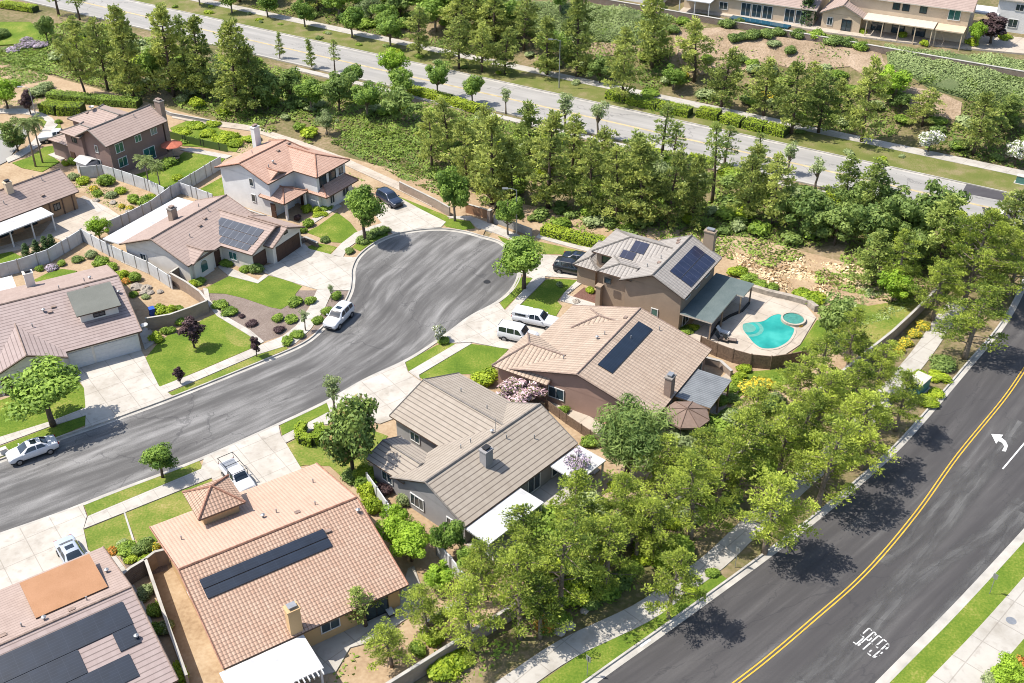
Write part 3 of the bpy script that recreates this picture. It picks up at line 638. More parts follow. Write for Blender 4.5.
# stencilled words, worn, in the lane
def glyph_strokes(mb, o, du, dv, segs, w):
    for (x0, y0, x1, y1) in segs:
        a = o + du * x0 + dv * y0; b = o + du * x1 + dv * y1; t = (b - a).normalized(); nn = Vector((-t.y, t.x)) * w / 2
        mb.top([(p.x, p.y, Ht(p.x, p.y) - .115) for p in (a - nn, b - nn, b + nn, a + nn)])
mb = MB(); o = G2(853.5, 641); e1 = (G2(878, 660) - o); e2 = (G2(869.5, 627) - o)
GL = {'L': [(0, 0, 0, 1), (0, 0, .8, 0)], 'I': [(.4, 0, .4, 1)], 'M': [(0, 0, 0, 1), (.9, 0, .9, 1), (0, 1, .45, .4), (.45, .4, .9, 1)], 'T': [(.4, 0, .4, 1), (0, 1, .8, 1)],
      'S': [(0, 0, .8, 0), (.8, 0, .8, .5), (.8, .5, 0, .5), (0, .5, 0, 1), (0, 1, .8, 1)], 'P': [(0, 0, 0, 1), (0, 1, .7, 1), (.7, 1, .7, .5), (.7, .5, 0, .5)], 'E': [(0, 0, 0, 1), (0, 0, .8, 0), (0, .5, .6, .5), (0, 1, .8, 1)], 'D': [(0, 0, 0, 1), (0, 1, .6, .85), (.6, .85, .6, .15), (.6, .15, 0, 0)]}
for k in range(5):
    glyph_strokes(mb, o + e1 * (k / 5.0), e1 / 5.0 * .78, e2 * .98, GL['SPEED'[k]], .12)
M['paint_worn'] = plain('worn white road paint', (.78, .78, .76), .7, noise=.15, scale=4)
def wear(m):
    nt = m.node_tree; L = nt.links; b = nt.nodes['Principled BSDF']; tc = N(nt, 'ShaderNodeTexCoord'); n = N(nt, 'ShaderNodeTexNoise'); n.inputs['Scale'].default_value = 2.6; n.inputs['Detail'].default_value = 4
    L.new(tc.outputs['Object'], n.inputs['Vector']); f = M2(nt, 'MULTIPLY', M2(nt, 'GREATER_THAN', n.outputs['Fac'], .43), .85)
    tr = N(nt, 'ShaderNodeBsdfTransparent'); ms = N(nt, 'ShaderNodeMixShader'); L.new(f, ms.inputs[0]); L.new(tr.outputs[0], ms.inputs[1]); L.new(b.outputs[0], ms.inputs[2]); L.new(ms.outputs[0], nt.nodes['Material Output'].inputs['Surface'])
wear(M['paint_worn'])
tag(mb.build('road_lettering', M['paint_worn']), kind='structure')
# dark fresh patches and stop line at the junction
patch([(967, 183), (1024, 192), (1024, 204), (962, 192)], M['patch'], -.108); patch([(982, 206), (1012, 212), (1020, 222), (986, 218)], M['patch'], -.106)
paint_strip('stop_line', [G2(996, 222), G2(1003.5, 208)], .55, M['paint_w'], -.098)
paint_strip('avenue_line', S_(5.6, -190, 74), .5, M['paint_yf'], -.117)
paint_strip('street_smudge', [G2(640, 645), G2(650, 638)], .3, M['paint_w'], -.117)
def disc(name, px, r, mat, dz, h=.01):
    c = P(*px); mb = MB(); mb.lathe((c.x, c.y, c.z + dz), [(r, 0), (r, h)], 16); return mb.build(name, mat)
tag(disc('manhole_cover', (487, 281), .45, M['dark'], -.127), 'dark round manhole cover in the turning bulb of the street', 'manhole cover')
tag(disc('manhole_cover', (1011, 621), .42, M['metal'], .046), 'grey round utility lid set in the right-hand sidewalk', 'utility lid')

M['bare_earth'] = ground_mat('bare_earth', [(.3, (.20, .145, .085)), (.46, (.34, .25, .165)), (.6, (.45, .34, .24)), (.74, (.52, .42, .31))], .35, 3.0, .45, bump=.9, bdist=.2)
slab('bare_earth', [(672, 30), (720, 27), (790, 38), (880, 50), (884, 62), (900, 76), (880, 84), (850, 66), (800, 70), (770, 62), (735, 72), (700, 74), (680, 62)], M['bare_earth'], 'soil')
slab('bare_earth', [(900, 84), (940, 92), (962, 102), (960, 120), (930, 116), (905, 104)], M['bare_earth'], 'soil')
slab('bare_earth', [(410, 94), (432, 104), (440, 116), (420, 124), (404, 108)], M['bare_earth'], 'soil')
slab('bare_earth', [(560, 38), (640, 46), (640, 52), (600, 56), (562, 46)], M['bare_earth'], 'soil')
M['sage_ground'] = ground_mat('sage_ground', [(.3, (.09, .13, .05)), (.7, (.17, .20, .09))], .4, 4.0, .4, bump=.6, bdist=.15)
slab('planted_slope', [(884, 46), (1030, 62), (1030, 108), (990, 104), (962, 97), (930, 88), (915, 78), (888, 66)], M['sage_ground'], 'soil')
slab('planted_slope', [(500, 2), (560, 2), (672, 16), (668, 28), (640, 44), (596, 42), (556, 40), (520, 34)], M['sage_ground'], 'soil')
# ------------------------------------------------------------------ walls and fences
def wall(name, label, cat, px, h, mat, th=.2, cap=None, raw=None, z0=-.25, post=None, closed=False):
    pl = [G2(*p) for p in px] if raw is None else [V2(p) for p in raw]
    mb = MB(); cp = MB(); u = 0
    n = [offset(pl, th / 2), offset(pl, -th / 2)]
    hh = h if isinstance(h, (list, tuple)) else [h] * len(pl)
    for i in range(len(pl) - 1):
        L = (pl[i + 1] - pl[i]).length; k = max(1, int(L / 4))
        for j in range(k):
            f0, f1 = j / k, (j + 1) / k
            A = [e[i].lerp(e[i + 1], f0) for e in n]; B = [e[i].lerp(e[i + 1], f1) for e in n]
            hA = hh[i] + (hh[i + 1] - hh[i]) * f0; hB = hh[i] + (hh[i + 1] - hh[i]) * f1
            zA, zB = Ht(*A[0]), Ht(*B[0]); u0, u1 = u + L * f0, u + L * f1
            for a, b in ((A[0], B[0]), (B[1], A[1])):
                za, zb = (zA, zB) if a is A[0] else (zB, zA); ha, hb = (hA, hB) if a is A[0] else (hB, hA)
                mb.face([(a.x, a.y, za + z0), (b.x, b.y, zb + z0), (b.x, b.y, zb + hb), (a.x, a.y, za + ha)], 0, [(u0, z0), (u1, z0), (u1, hb), (u0, ha)])
            mb.top([(A[0].x, A[0].y, zA + hA), (B[0].x, B[0].y, zB + hB), (B[1].x, B[1].y, zB + hB), (A[1].x, A[1].y, zA + hA)], 0, [(u0, 0), (u1, 0), (u1, th), (u0, th)])
            if cap:
                t = (B[0] - A[0]).normalized(); m = Vector((-t.y, t.x)) * .03
                a0, a1, b0, b1 = A[0] + m, A[1] - m, B[0] + m, B[1] - m
                lo = lambda p, z: (p.x, p.y, z + .004); hi = lambda p, z: (p.x, p.y, z + .06)
                cp.top([hi(a0, zA + hA), hi(b0, zB + hB), hi(b1, zB + hB), hi(a1, zA + hA)])
                cp.face([lo(a0, zA + hA), lo(b0, zB + hB), hi(b0, zB + hB), hi(a0, zA + hA)]); cp.face([lo(a1, zA + hA), lo(b1, zB + hB), hi(b1, zB + hB), hi(a1, zA + hA)])
        if i in (0,) : pass
        u += L
    for i in (0, -1):
        a, b = n[0][i], n[1][i]; z = Ht(*a); mb.face([(a.x, a.y, z + z0), (b.x, b.y, z + z0), (b.x, b.y, z + hh[i]), (a.x, a.y, z + hh[i])], 0, [(0, 0), (th, 0), (th, hh[i]), (0, hh[i])])
    o = tag(mb.build(name, mat), label, cat)
    if cap: cp.build('wall_cap', cap, o)
    if post:
        s = 0
        for i in range(len(pl) - 1):
            L = (pl[i + 1] - pl[i]).length
            for j in range(int(L / post[0]) + 1):
                q = pl[i].lerp(pl[i + 1], min(1, j * post[0] / L)); t = (pl[i + 1] - pl[i]).normalized(); z = Ht(*q)
                m = MB(); m.obox((q.x, q.y, z + (hh[i] + .06) / 2 - .05), (t.x, t.y, 0), (-t.y, t.x, 0), post[1], hh[i] + .2, th + .06); m.build('post', post[2], o)
    return o
CW = M['kerb']
wall('block_wall', 'long low tan block wall along the backyards beside the arterial road', 'wall', None, 1.5, M['block'], .22, CW, raw=BW)
wall('retaining_wall', 'long brown retaining wall along the top of the far bank', 'wall', None, [.9] * 12, M['block_b'], .4, CW, raw=[tuple(fr_t(42.3, -40 + 13 * i)) for i in range(12)], z0=-1.4)
vp = (2.4, .14, M['metal'])
wall('panel_fence', 'pale grey panel fence along the left side of the solar house', 'fence', [(84, 241), (103, 252), (125, 263), (150, 274), (173, 289)], 1.8, M['vinyl'], .12, None, post=vp)
wall('panel_fence', 'pale grey fence between the tan patio and the house with the green dormer', 'fence', [(0, 277), (20, 272), (50, 262), (70, 250), (84, 241)], 1.8, M['vinyl'], .12, None, post=vp)
wall('panel_fence', 'pale grey fence dividing the shrub bed from the white flat patio roof', 'fence', [(108, 234), (130, 224), (152, 213), (172, 198), (181, 193)], 1.8, M['vinyl'], .12, None, post=vp)
wall('panel_fence', 'pale grey fence below the brown two-storey house and the palms', 'fence', [(82, 178), (104, 176), (124, 182), (150, 191), (166, 199)], 1.8, M['vinyl'], .12, None, post=vp)
wall('panel_fence', 'pale grey fence running up to the white two-storey house', 'fence', [(181, 193), (196, 184), (212, 174), (222, 168)], 1.9, M['vinyl'], .12, None, post=vp)
wall('panel_fence', 'short pale fence in front of the small lawn beside the white house', 'fence', [(181, 193), (198, 199), (214, 205)], 1.7, M['vinyl'], .12, None, post=vp)
wall('block_wall', 'tan block wall in front of the bare orange side yard', 'wall', [(172, 284), (188, 293), (202, 303), (209, 312)], 1.6, M['block'], .2, CW)
wall('block_wall', 'brown block wall returning from the front yard to the arched window house', 'wall', [(172, 284), (181, 278), (189, 272)], 1.6, M['block_b'], .2, CW)
wall('block_wall', 'tan block wall above the green lawn and dark purple tree', 'wall', [(209, 312), (192, 319), (172, 326), (148, 330)], 1.6, M['block'], .2, CW)
wall('block_wall', 'brown block wall between the solar house and the white two-storey house', 'wall', [(242, 217), (262, 224), (288, 233), (299, 238)], 1.5, M['block_b'], .2, CW)
wall('block_wall', 'low brown wall beside the white porch and its round shrubs', 'wall', [(299, 243), (306, 241), (318, 247)], .6, M['block_b'], .3, CW)
wall('block_wall', 'white capped block wall between the two lower roofs beside the dirt strip', 'wall', [(149, 573), (160, 605), (172, 640), (190, 690)], 1.7, M['block'], .2, CW)
wall('block_wall', 'tan block wall closing the dirt strip beside the clay tiled house', 'wall', [(149, 573), (158, 566), (170, 563)], 1.7, M['block'], .2, CW)
wall('block_wall', 'brown block wall across the narrow paved side passage', 'wall', [(122, 592), (134, 582), (149, 573)], 1.7, M['block_b'], .2, CW)
wall('planter_kerb', 'low pale kerb along the narrow planting strip of the side passage', 'kerb', [(136, 592), (150, 620), (164, 655), (174, 690)], .25, CW, .15)
wall('panel_fence', 'pale grey board fence behind the leafy shrubs of the grey tiled house', 'fence', [(437, 554), (452, 572), (466, 590), (474, 600)], 1.7, M['vinyl'], .12, None, post=vp)
wall('panel_fence', 'pale grey fence beside the yellow green hedge shrubs and the grey house', 'fence', [(368, 486), (378, 500), (388, 515), (400, 530)], 1.6, M['vinyl'], .12, None, post=vp)
wall('board_fence', 'dark thin fence between the grey tiled house and the rose brown house', 'fence', [(546, 408), (566, 423), (590, 439), (616, 457)], 1.1, M['wood'], .08, None, post=(2.2, .1, M['wood']))
wall('wood_fence', 'brown board fence curving below the pool', 'fence', [(700, 349), (716, 356), (732, 362), (750, 367), (770, 369), (790, 366), (808, 362)], 1.7, M['wood'], .1, None, post=(2.4, .12, M['wood']))
wall('planter_wall', 'low tan planter wall behind the grey patio roof', 'wall', [(700, 362), (720, 367), (731, 377)], .8, M['block'], .3, CW)
wall('pool_planter', 'dark curved low wall between the patio and the pool', 'wall', [(706, 343), (713, 334), (719, 324), (730, 317), (742, 312), (749, 304)], .3, M['dark'], .25)
wall('rock_edging', 'pale rock edging behind the pool below the dry slope', 'rocks', [(748, 289), (768, 295), (790, 300), (808, 305), (816, 311)], .7, M['rock'], .6)
wall('garden_edging', 'pale brick edging around the backyard beds near the gazebo', 'edging', [(700, 445), (712, 425), (724, 406), (738, 392)], .2, M['block'], .25)
wall('block_wall', 'tan block wall beside the lawn strip above the cul-de-sac', 'wall', [(400, 190), (418, 199), (436, 208), (450, 216)], 1.3, M['block'], .2, CW)
wall('block_wall', 'orange wall panel behind the cul-de-sac sidewalk', 'wall', [(466, 212), (480, 216), (490, 219)], 1.3, M['orange_felt'], .2, CW)
wall('block_wall', 'pale block wall behind the lamp post and hedge', 'wall', [(494, 222), (516, 230), (532, 236)], 1.0, M['block_g'], .2, CW)
wall('pillar_wall', 'short brown pillar beside the orange wall panel', 'pillar', [(488.5, 222), (491.5, 223)], 1.9, M['block_b'], .6, CW)
wall('block_wall', 'pale block wall at the left end of the back path', 'wall', [(165, 113), (172, 116), (215, 124)], .5, M['block_g'], .2, CW)
wall('garden_wall', 'low pale wall edging the backyard slope below the clay tiled house', 'wall', [(425, 628), (452, 612), (470, 602)], .7, M['block'], .3, CW)
wall('mesh_fence', 'green mesh fence at the foot of the grassy slope beside the back lawn', 'fence', [(170, 138), (186, 143), (204, 147), (228, 152)], 1.2, M['lf_cypress'], .05, None, post=(3, .08, M['dark']))

# ================================================================== VEGETATION
class Leaves:
    def __init__(s): s.v = []; s.f = []; s.uv = []
    def card(s, c, n, size, asp, tint, rr):
        n = n.normalized(); u = n.cross(Vector((rr.uniform(-1, 1), rr.uniform(-1, 1), rr.uniform(-1, 1))))
        if u.length < 1e-4: u = Vector((1, 0, 0))
        u = u.normalized() * size; w = n.cross(u).normalized() * size * asp
        i = len(s.v); s.v += [tuple(c - u), tuple(c + w * .9 + u * .1), tuple(c + u), tuple(c - w * .9 + u * .1)]
        s.f.append((i, i + 1, i + 2, i + 3)); q = rr.random(); s.uv += [tint, q] * 4
    def needle(s, c, d, L, w, tint, rr):
        d = d.normalized(); u = d.cross(Vector((rr.uniform(-1, 1), rr.uniform(-1, 1), rr.uniform(-1, 1)))).normalized() * w
        i = len(s.v); e = c + d * L; s.v += [tuple(c - u * .4), tuple(c + u * .4), tuple(e + u), tuple(e - u)]
        s.f.append((i, i + 1, i + 2, i + 3)); q = rr.random(); s.uv += [tint, q] * 4
    def mesh(s, name, mat):
        me = bpy.data.meshes.new(name); me.from_pydata(s.v, [], s.f); me.materials.append(mat)
        l = me.uv_layers.new(name='UVMap'); l.data.foreach_set('uv', s.uv); me.update(); return me
def rv(rr): 
    while True:
        v = Vector((rr.uniform(-1, 1), rr.uniform(-1, 1), rr.uniform(-1, 1)))
        if .05 < v.length < 1: return v
def blob(L, c, r, n, size, rr, asp=.6, flat=.8, up=.25):
    tint = rr.random()
    for _ in range(n):
        d = rv(rr).normalized(); q = rr.uniform(.55, 1.05)
        p = c + Vector((d.x * r, d.y * r, d.z * r * flat)) * q
        L.card(p, d + rv(rr) * .9 + Vector((0, 0, up)), size * rr.uniform(.6, 1.25), asp, min(1, max(0, tint + rr.uniform(-.15, .15))), rr)
def puff(L, c, r, n, ln, w, rr, flat=.62):       # needle tufts filling a flattened puff
    tint = rr.random()
    for _ in range(n):
        d = rv(rr).normalized(); d.z = abs(d.z) * .9 + .05 if rr.random() < .72 else d.z
        p = c + Vector((d.x * r, d.y * r, d.z * r * flat)) * rr.uniform(.25, .95)
        t = min(1, max(0, tint + rr.uniform(-.2, .2)))
        for k in range(3):
            L.needle(p, d + rv(rr) * .75 + Vector((0, 0, .25)), ln * rr.uniform(.7, 1.2), w, t, rr)

def pine(seed, H=10.0, spread=2.9, conic=.5, start=.22, nb=30, dens=1.0, lean=.0, needle=(.18, .031, 1.25)):
    rr = random.Random(seed); L = Leaves(); T = MB()
    NL, NW, NK = needle
    bend = Vector((rr.uniform(-.7, .7), rr.uniform(-.7, .7), 0)) + Vector((lean * H, 0, 0))
    spine = lambda t: Vector((bend.x * t * t, bend.y * t * t, H * t))
    T.tube([spine(k / 8) - Vector((0, 0, .3 if k == 0 else 0)) for k in range(9)], [.2 * (1 - .85 * k / 8) * H / 10 + .02 for k in range(9)], 7)
    gapa = rr.uniform(0, 6.3)
    for i in range(nb):
        t = start + (.97 - start) * ((i + .5 + rr.uniform(-.4, .4)) / nb); a = i * 2.4 + rr.uniform(-.6, .6)
        if math.cos(a - gapa - t * 3) > .82 and rr.random() < .7: continue        # missing limbs leave gaps
        prof = (1 - conic * t) * (.75 + .25 * math.sin(math.pi * min(1, (t - start) / (1 - start) * 1.15 + .15)))
        ln = spread * prof * rr.choice((rr.uniform(.5, .85), rr.uniform(.8, 1.25))) * (1 if t < .9 else .55)
        base = spine(t); d = Vector((math.cos(a), math.sin(a), rr.uniform(.0, .55)))
        tip = base + d * ln
        T.tube([base, base + d * ln * .5 + Vector((0, 0, -.05)), tip], [.06 * H / 10, .04, .014], 5)
        k = 4 if ln > 2.0 else (3 if ln > 1.2 else 2)
        for j in range(k):
            f = .34 + .68 * (j + 1) / k
            c = base.lerp(tip, f) + rv(rr) * .42
            puff(L, c, rr.uniform(.38, .74) * (.8 + .2 * spread / 2.9), int(42 * dens * NK), NL, NW, rr, .62)
    for _ in range(4): puff(L, spine(1.0) + rv(rr) * .4, .45, int(24 * dens * NK), NL, NW, rr, .9)
    return T, L
def broad(seed, H=7.0, W=5.0, start=.25, nl=26, size=.26, leaves=150, asp=.6, tall=1.0, sparse=False, rag=.28):
    rr = random.Random(seed); L = Leaves(); T = MB(); cz = H * (start + 1) / 2; rz = H * (1 - start) / 2; rx = W / 2
    T.tube([(0, 0, -.3), (rr.uniform(-.1, .1), rr.uniform(-.1, .1), H * start * .6), (rr.uniform(-.2, .2), rr.uniform(-.2, .2), H * .5), (0, 0, H * .82)], [.03 * H, .025 * H, .016 * H, .004 * H], 7)
    for i in range(nl):
        d = rv(rr).normalized(); q = rr.uniform(.35, 1.0 - rag * .6) if i % 4 else rr.uniform(.0, .4)
        q *= rr.uniform(1 - rag, 1 + rag * .4)
        c = Vector((d.x * rx * q, d.y * rx * q, cz + d.z * rz * q))
        r = rr.uniform(.2, .36) * min(W, H * .8) * (.7 if sparse else 1) * .62
        if i % 2 == 0: T.tube([(0, 0, H * start + (c.z - H * start) * .2), c * .55 + Vector((0, 0, c.z * .45)) * .6 if False else Vector((c.x * .5, c.y * .5, (c.z + H * start) / 2)), c], [.012 * H, .008 * H, .003 * H], 5)
        blob(L, c, r, leaves, size, rr, asp)
    return T, L
def bush(seed, W=1.6, H=1.3, nl=16, size=.105, leaves=190, asp=.65, box=None):
    rr = random.Random(seed); L = Leaves(); T = MB()
    for i in range(nl):
        d = rv(rr).normalized(); d.z = abs(d.z); q = rr.uniform(.3, .72)
        blob(L, Vector((d.x * W / 2 * q, d.y * W / 2 * q, H * (.25 + .5 * d.z * q))), .3 * W, leaves, size, rr, asp, H / W * .95)
    for k in range(4): a = k * 1.6; T.tube([(0, 0, -.3), (math.cos(a) * W * .15, math.sin(a) * W * .15, H * .5)], [.03, .015], 4)
    return T, L
def palm(seed, H=8.0):
    rr = random.Random(seed); L = Leaves(); T = MB(); T.tube([(0, 0, -.3), (.1, .05, H * .5), (.15, .1, H)], [.2, .16, .14], 8)
    for i in range(34):
        a = i * 2.4; el = rr.uniform(-.5, 1.2); p = Vector((.15, .1, H)); d = Vector((math.cos(a) * math.cos(el), math.sin(a) * math.cos(el), math.sin(el)))
        for k in range(13):
            q = p + d * .19; side = d.cross(Vector((0, 0, 1))).normalized()
            for s in (1, -1):
                L.needle(q, side * s + d * .6 + Vector((0, 0, -.35)), .55 * math.sin(math.pi * (k + 2) / 16), .05, rr.random(), rr)
                L.needle(q + d * .09, side * s + d * .5 + Vector((0, 0, -.2)), .5 * math.sin(math.pi * (k + 2) / 16), .05, rr.random(), rr)
            p = q; d = (d + Vector((0, 0, -.115))).normalized()
    return T, L
def spike(seed, H=4.5, W=1.1):
    rr = random.Random(seed); L = Leaves(); T = MB(); T.tube([(0, 0, -.3), (0, 0, H * .9)], [.09, .02], 6)
    for i in range(26):
        t = (i + .5) / 26; r = W / 2 * (1 - t ** 2.2) * rr.uniform(.7, 1.05) + .08; a = rr.uniform(0, 6.3)
        blob(L, Vector((math.cos(a) * r * .5, math.sin(a) * r * .5, .15 + t * (H - .2))), r * .8 + .08, 90, .13, rr, .5, 1.3)
    return T, L

LIB = {}
def lib(key, maker, leafm, bark='bark', n=1, **kw):
    LIB[key] = []
    for i in range(n):
        T, Lf = maker(sum(map(ord, key)) * 7 + i * 31, **kw)
        LIB[key].append((T.mesh('trunk', M[bark], True), Lf.mesh('crown', M[leafm])))
FAR = (.34, .06, .5)
lib('pine', pine, 'lf_pine', 'bark_p', 6, H=10, spread=2.9)
lib('pine_big', pine, 'lf_pine', 'bark_p', 1, H=10, spread=4.4, nb=60, dens=1.25, conic=.4, start=.1)
lib('pine_far', pine, 'lf_soft', 'bark', 4, H=10, spread=3.0, conic=.55, start=.12, nb=34, needle=FAR)
lib('pine_tall', pine, 'lf_soft', 'bark', 3, H=10, spread=2.5, conic=.72, start=.06, nb=46, needle=FAR)
lib('pine_dark', pine, 'lf_pine_d', 'bark', 3, H=10, spread=2.8, conic=.6, start=.08, nb=38, needle=FAR)
lib('pine_lean', pine, 'lf_soft', 'bark', 1, H=10, spread=2.6, conic=.3, start=.3, nb=28, lean=-.35, needle=FAR)
lib('pine_thin', pine, 'lf_pine_d', 'bark', 2, H=10, spread=1.8, conic=.4, start=.3, nb=18, dens=.7, needle=FAR)
lib('spruce', pine, 'lf_pine_d', 'bark', 1, H=10, spread=2.8, conic=.95, start=.06, nb=34, needle=FAR)
lib('broad', broad, 'lf_broad', 'bark_p', 3, H=7, W=5.6, start=.2, nl=30, size=.2, leaves=220)
lib('street', broad, 'lf_broad', 'bark', 2, H=7, W=5.0, start=.26, nl=34, rag=.35, size=.16, leaves=300)
lib('bright', broad, 'lf_bright', 'bark', 2, H=7, W=6, start=.2, nl=30, size=.2, leaves=240)
lib('dark', broad, 'lf_dark', 'bark', 3, H=7, W=7, start=.12, nl=30, size=.25)
lib('willow', broad, 'lf_dark', 'bark', 1, H=7, W=5.4, start=.12, nl=46, size=.2, asp=.22, leaves=260, rag=.4)
lib('magnolia', broad, 'lf_magnolia', 'bark', 1, H=7, W=5.2, start=.1, nl=44, size=.19, leaves=230)
lib('olive', broad, 'lf_olive', 'bark_p', 2, H=7, W=7, start=.12, nl=26, size=.22, asp=.35)
lib('sparse', broad, 'lf_olive', 'bark_p', 2, H=7, W=4.6, start=.28, nl=22, size=.17, leaves=42, sparse=True, rag=.45)
lib('purple', broad, 'lf_purple', 'bark', 1, H=7, W=4.4, start=.22, nl=24, size=.26)
lib('lilac', broad, 'lf_lilac', 'bark', 1, H=7, W=7, start=.2, nl=22, size=.22, leaves=100)
lib('pink', broad, 'lf_pink', 'bark', 1, H=7, W=9, start=.08, nl=40, size=.24, leaves=220)
lib('white', broad, 'lf_white', 'bark', 1, H=7, W=8, start=.08, nl=34, size=.3, leaves=170, rag=.4)
lib('bush', bush, 'lf_shrub', 'bark', 3); lib('bush_h', bush, 'lf_hedge', 'bark', 2); lib('bush_d', bush, 'lf_dark', 'bark', 2); lib('bush_o', bush, 'lf_olive', 'bark', 2); lib('bush_p', bush, 'lf_purple', 'bark', 1)
lib('flower_y', bush, 'lf_yellow', 'bark', 1); lib('flower_o', bush, 'lf_orange', 'bark', 1); lib('bush_l', bush, 'lf_lilac', 'bark', 1)
lib('palm', palm, 'lf_palm', 'bark_p', 2); lib('cypress', spike, 'lf_cypress', 'bark', 1)
HREF = {'palm': 8.0, 'cypress': 4.5}
for k in LIB:
    if k.startswith('pine') or k == 'spruce': HREF[k] = 10.0
    elif k.startswith('bush') or k.startswith('flower'): HREF[k] = 1.3
WREF = {'pine_big': 9.6, 'pine': 6.6, 'pine_far': 6.6, 'pine_tall': 5.0, 'pine_dark': 6, 'pine_lean': 6, 'pine_thin': 4.4, 'spruce': 6, 'broad': 5.6, 'street': 5, 'bright': 6, 'dark': 7, 'willow': 5.4, 'magnolia': 5.2, 'olive': 7, 'sparse': 4.6, 'purple': 4.4, 'lilac': 7, 'pink': 9, 'white': 8, 'palm': 5, 'cypress': 1.1}
TN = {'pine': 'pine_tree', 'palm': 'palm_tree', 'cypress': 'cypress_tree', 'spruce': 'conifer_tree'}
PLANTS = []
def plant(kind, px, py, h, w=None, label=None, cat=None, name=None, group=None, pos=None):
    p = P(px, py, -.2) if pos is None else Vector((pos[0], pos[1], Ht(pos[0], pos[1]) - .2)); p.z += .12
    i = rnd.randrange(len(LIB[kind])); tr, cr = LIB[kind][i]
    shrub = kind.startswith('bush') or kind.startswith('flower')
    name = name or ('shrub' if shrub else TN.get(kind.split('_')[0], 'broadleaf_tree'))
    o = thing(name, label, cat or ('shrub' if shrub else 'tree'), p, rnd.uniform(0, 6.28), group)
    if kind == 'pine_lean': o.rotation_euler = (0, 0, rnd.uniform(-.3, .3))
    if kind.startswith('pine') and w: w *= 1.1
    s = h / HREF.get(kind, 7.0); sw = (w / (1.6 if shrub else WREF[kind])) if w else s
    o.scale = (sw * rnd.uniform(.93, 1.07), sw * rnd.uniform(.93, 1.07), s)
    for me, nm in (((cr, 'foliage'),) if shrub else ((tr, 'trunk'), (cr, 'crown'))):
        c = bpy.data.objects.new(nm, me); COL.objects.link(c); c.parent = o
    return o
def row(noun, where, cat, group, items, name=None):
    """items (kind, px, py, h, w); labelled by their order from the left"""
    items = sorted(items, key=lambda t: t[1])
    for i, it in enumerate(items):
        lab = f'only {noun} {where}' if len(items) == 1 else (ordinal(i + 1, noun, where) if i < len(items) - 1 else f'rightmost {noun} {where}')
        plant(*it, label=lab, cat=cat, group=group if len(items) > 1 else None, name=name)

# -------- single trees with a look of their own
plant('street', 54, 427, 7.6, 8.4, 'large round green street tree beside the parked white sedan', 'tree')
plant('street', 163, 479, 4.2, 3.9, 'small round street tree near the pyramid turret of the terracotta house', 'tree')
plant('magnolia', 354, 474, 9.8, 6.0, 'tall glossy magnolia tree in front of the grey tiled house', 'tree')
plant('sparse', 336, 418, 6.3, 3.6, 'thin airy tree at the street edge beside the magnolia', 'tree')
plant('street', 365, 243, 8.6, 6.4, 'round green tree at the corner of the white house driveway', 'tree')
plant('broad', 455, 222, 8.6, 5.8, 'leafy green tree on the grass strip at the end of the cul-de-sac', 'tree')
plant('street', 524, 290, 7.8, 7.6, 'round green tree in front of the driveway with the black car', 'tree')
plant('broad', 508, 236, 6.2, 4.2, 'small green tree behind the lamp post at the cul-de-sac', 'tree')
plant('purple', 195, 349, 4.4, 2.9, 'dark purple leaved tree on the lawn below the tan wall', 'tree')
plant('purple', 181, 385, 2.4, 1.3, 'tiny dark purple tree on the grass strip near the white garage doors', 'tree')
plant('purple', 257, 358, 3.0, 1.5, 'slim dark purple tree beside the end of the mulch bed', 'tree')
plant('sparse', 306, 332, 3.4, 2.0, 'young thin tree behind the parked white crossover', 'tree')
plant('sparse', 332, 303, 3.0, 1.1, 'very thin young tree beside the driveway apron of the solar house', 'tree')
plant('white', 440, 343, 2.8, 2.1, 'small white flowering tree on the grass strip across from the crossover', 'tree', 'flowering_tree')
plant('pink', 520, 409, 3.2, 7.6, 'wide pink flowering shrub along the side of the rose brown house', 'shrub', 'flowering_shrub')
plant('lilac', 580, 487, 4.2, 4.4, 'lilac flowering tree beside the white patio roof of the grey house', 'tree', 'flowering_tree')
plant('willow', 628, 480, 9.6, 9.0, 'dark feathery tree behind the gazebo and the barrel tiled roof', 'tree')
plant('bright', 394, 84, 6.4, 5.6, 'bright light green round tree beside the avenue', 'tree')
plant('olive', 327, 135, 4.2, 4.6, 'round grey green tree behind the white two-storey house', 'tree')
plant('palm', 36, 168, 7.0, 3.9, 'left palm of the pair on the lawn below the brown house', 'palm tree')
plant('palm', 43, 164, 6.6, 3.6, 'right palm of the pair on the lawn below the brown house', 'palm tree')
plant('palm', 150, 191, 4.8, 3.4, 'left palm behind the fence in front of the brown house', 'palm tree')
plant('palm', 162, 196, 4.6, 2.6, 'right palm behind the fence in front of the brown house', 'palm tree')
plant('magnolia', 18, 152, 5.6, 4.4, 'dark bronze green tree at the left edge beside the curved sidewalk', 'tree')
plant('bright', 8, 110, 5.6, 6.2, 'bright green tree above the left end of the curved sidewalk', 'tree')
plant('purple', 31, 116, 4.6, 2.8, 'dark purple tree behind the tall light pole at left', 'tree')
plant('white', 928, 153, 4.4, 4.8, 'white flowering oleander on the far sidewalk, left of two', 'tree', 'flowering_tree')
plant('white', 1014, 166, 4.6, 5.2, 'white flowering oleander at the right edge on the far sidewalk', 'tree', 'flowering_tree')
plant('bright', 101, 241, 3.6, 3.2, 'bright round tree in the tan patio corner by the fence', 'tree')
plant('bright', 892, 303, 4.6, 4.4, 'pale fresh green tree above the end of the back wall', 'tree')
plant('dark', 832, 345, 6.8, 5.4, 'dark green rounded tree at the right end of the pool lawn', 'tree')
plant('pine_dark', 938, 272, 9.5, 8.0, 'dark green pine just behind the huge corner pine', 'pine tree')
plant('pine_far', 1000, 262, 9.0, 8.0, 'soft green pine at the right edge behind the huge corner pine', 'pine tree')
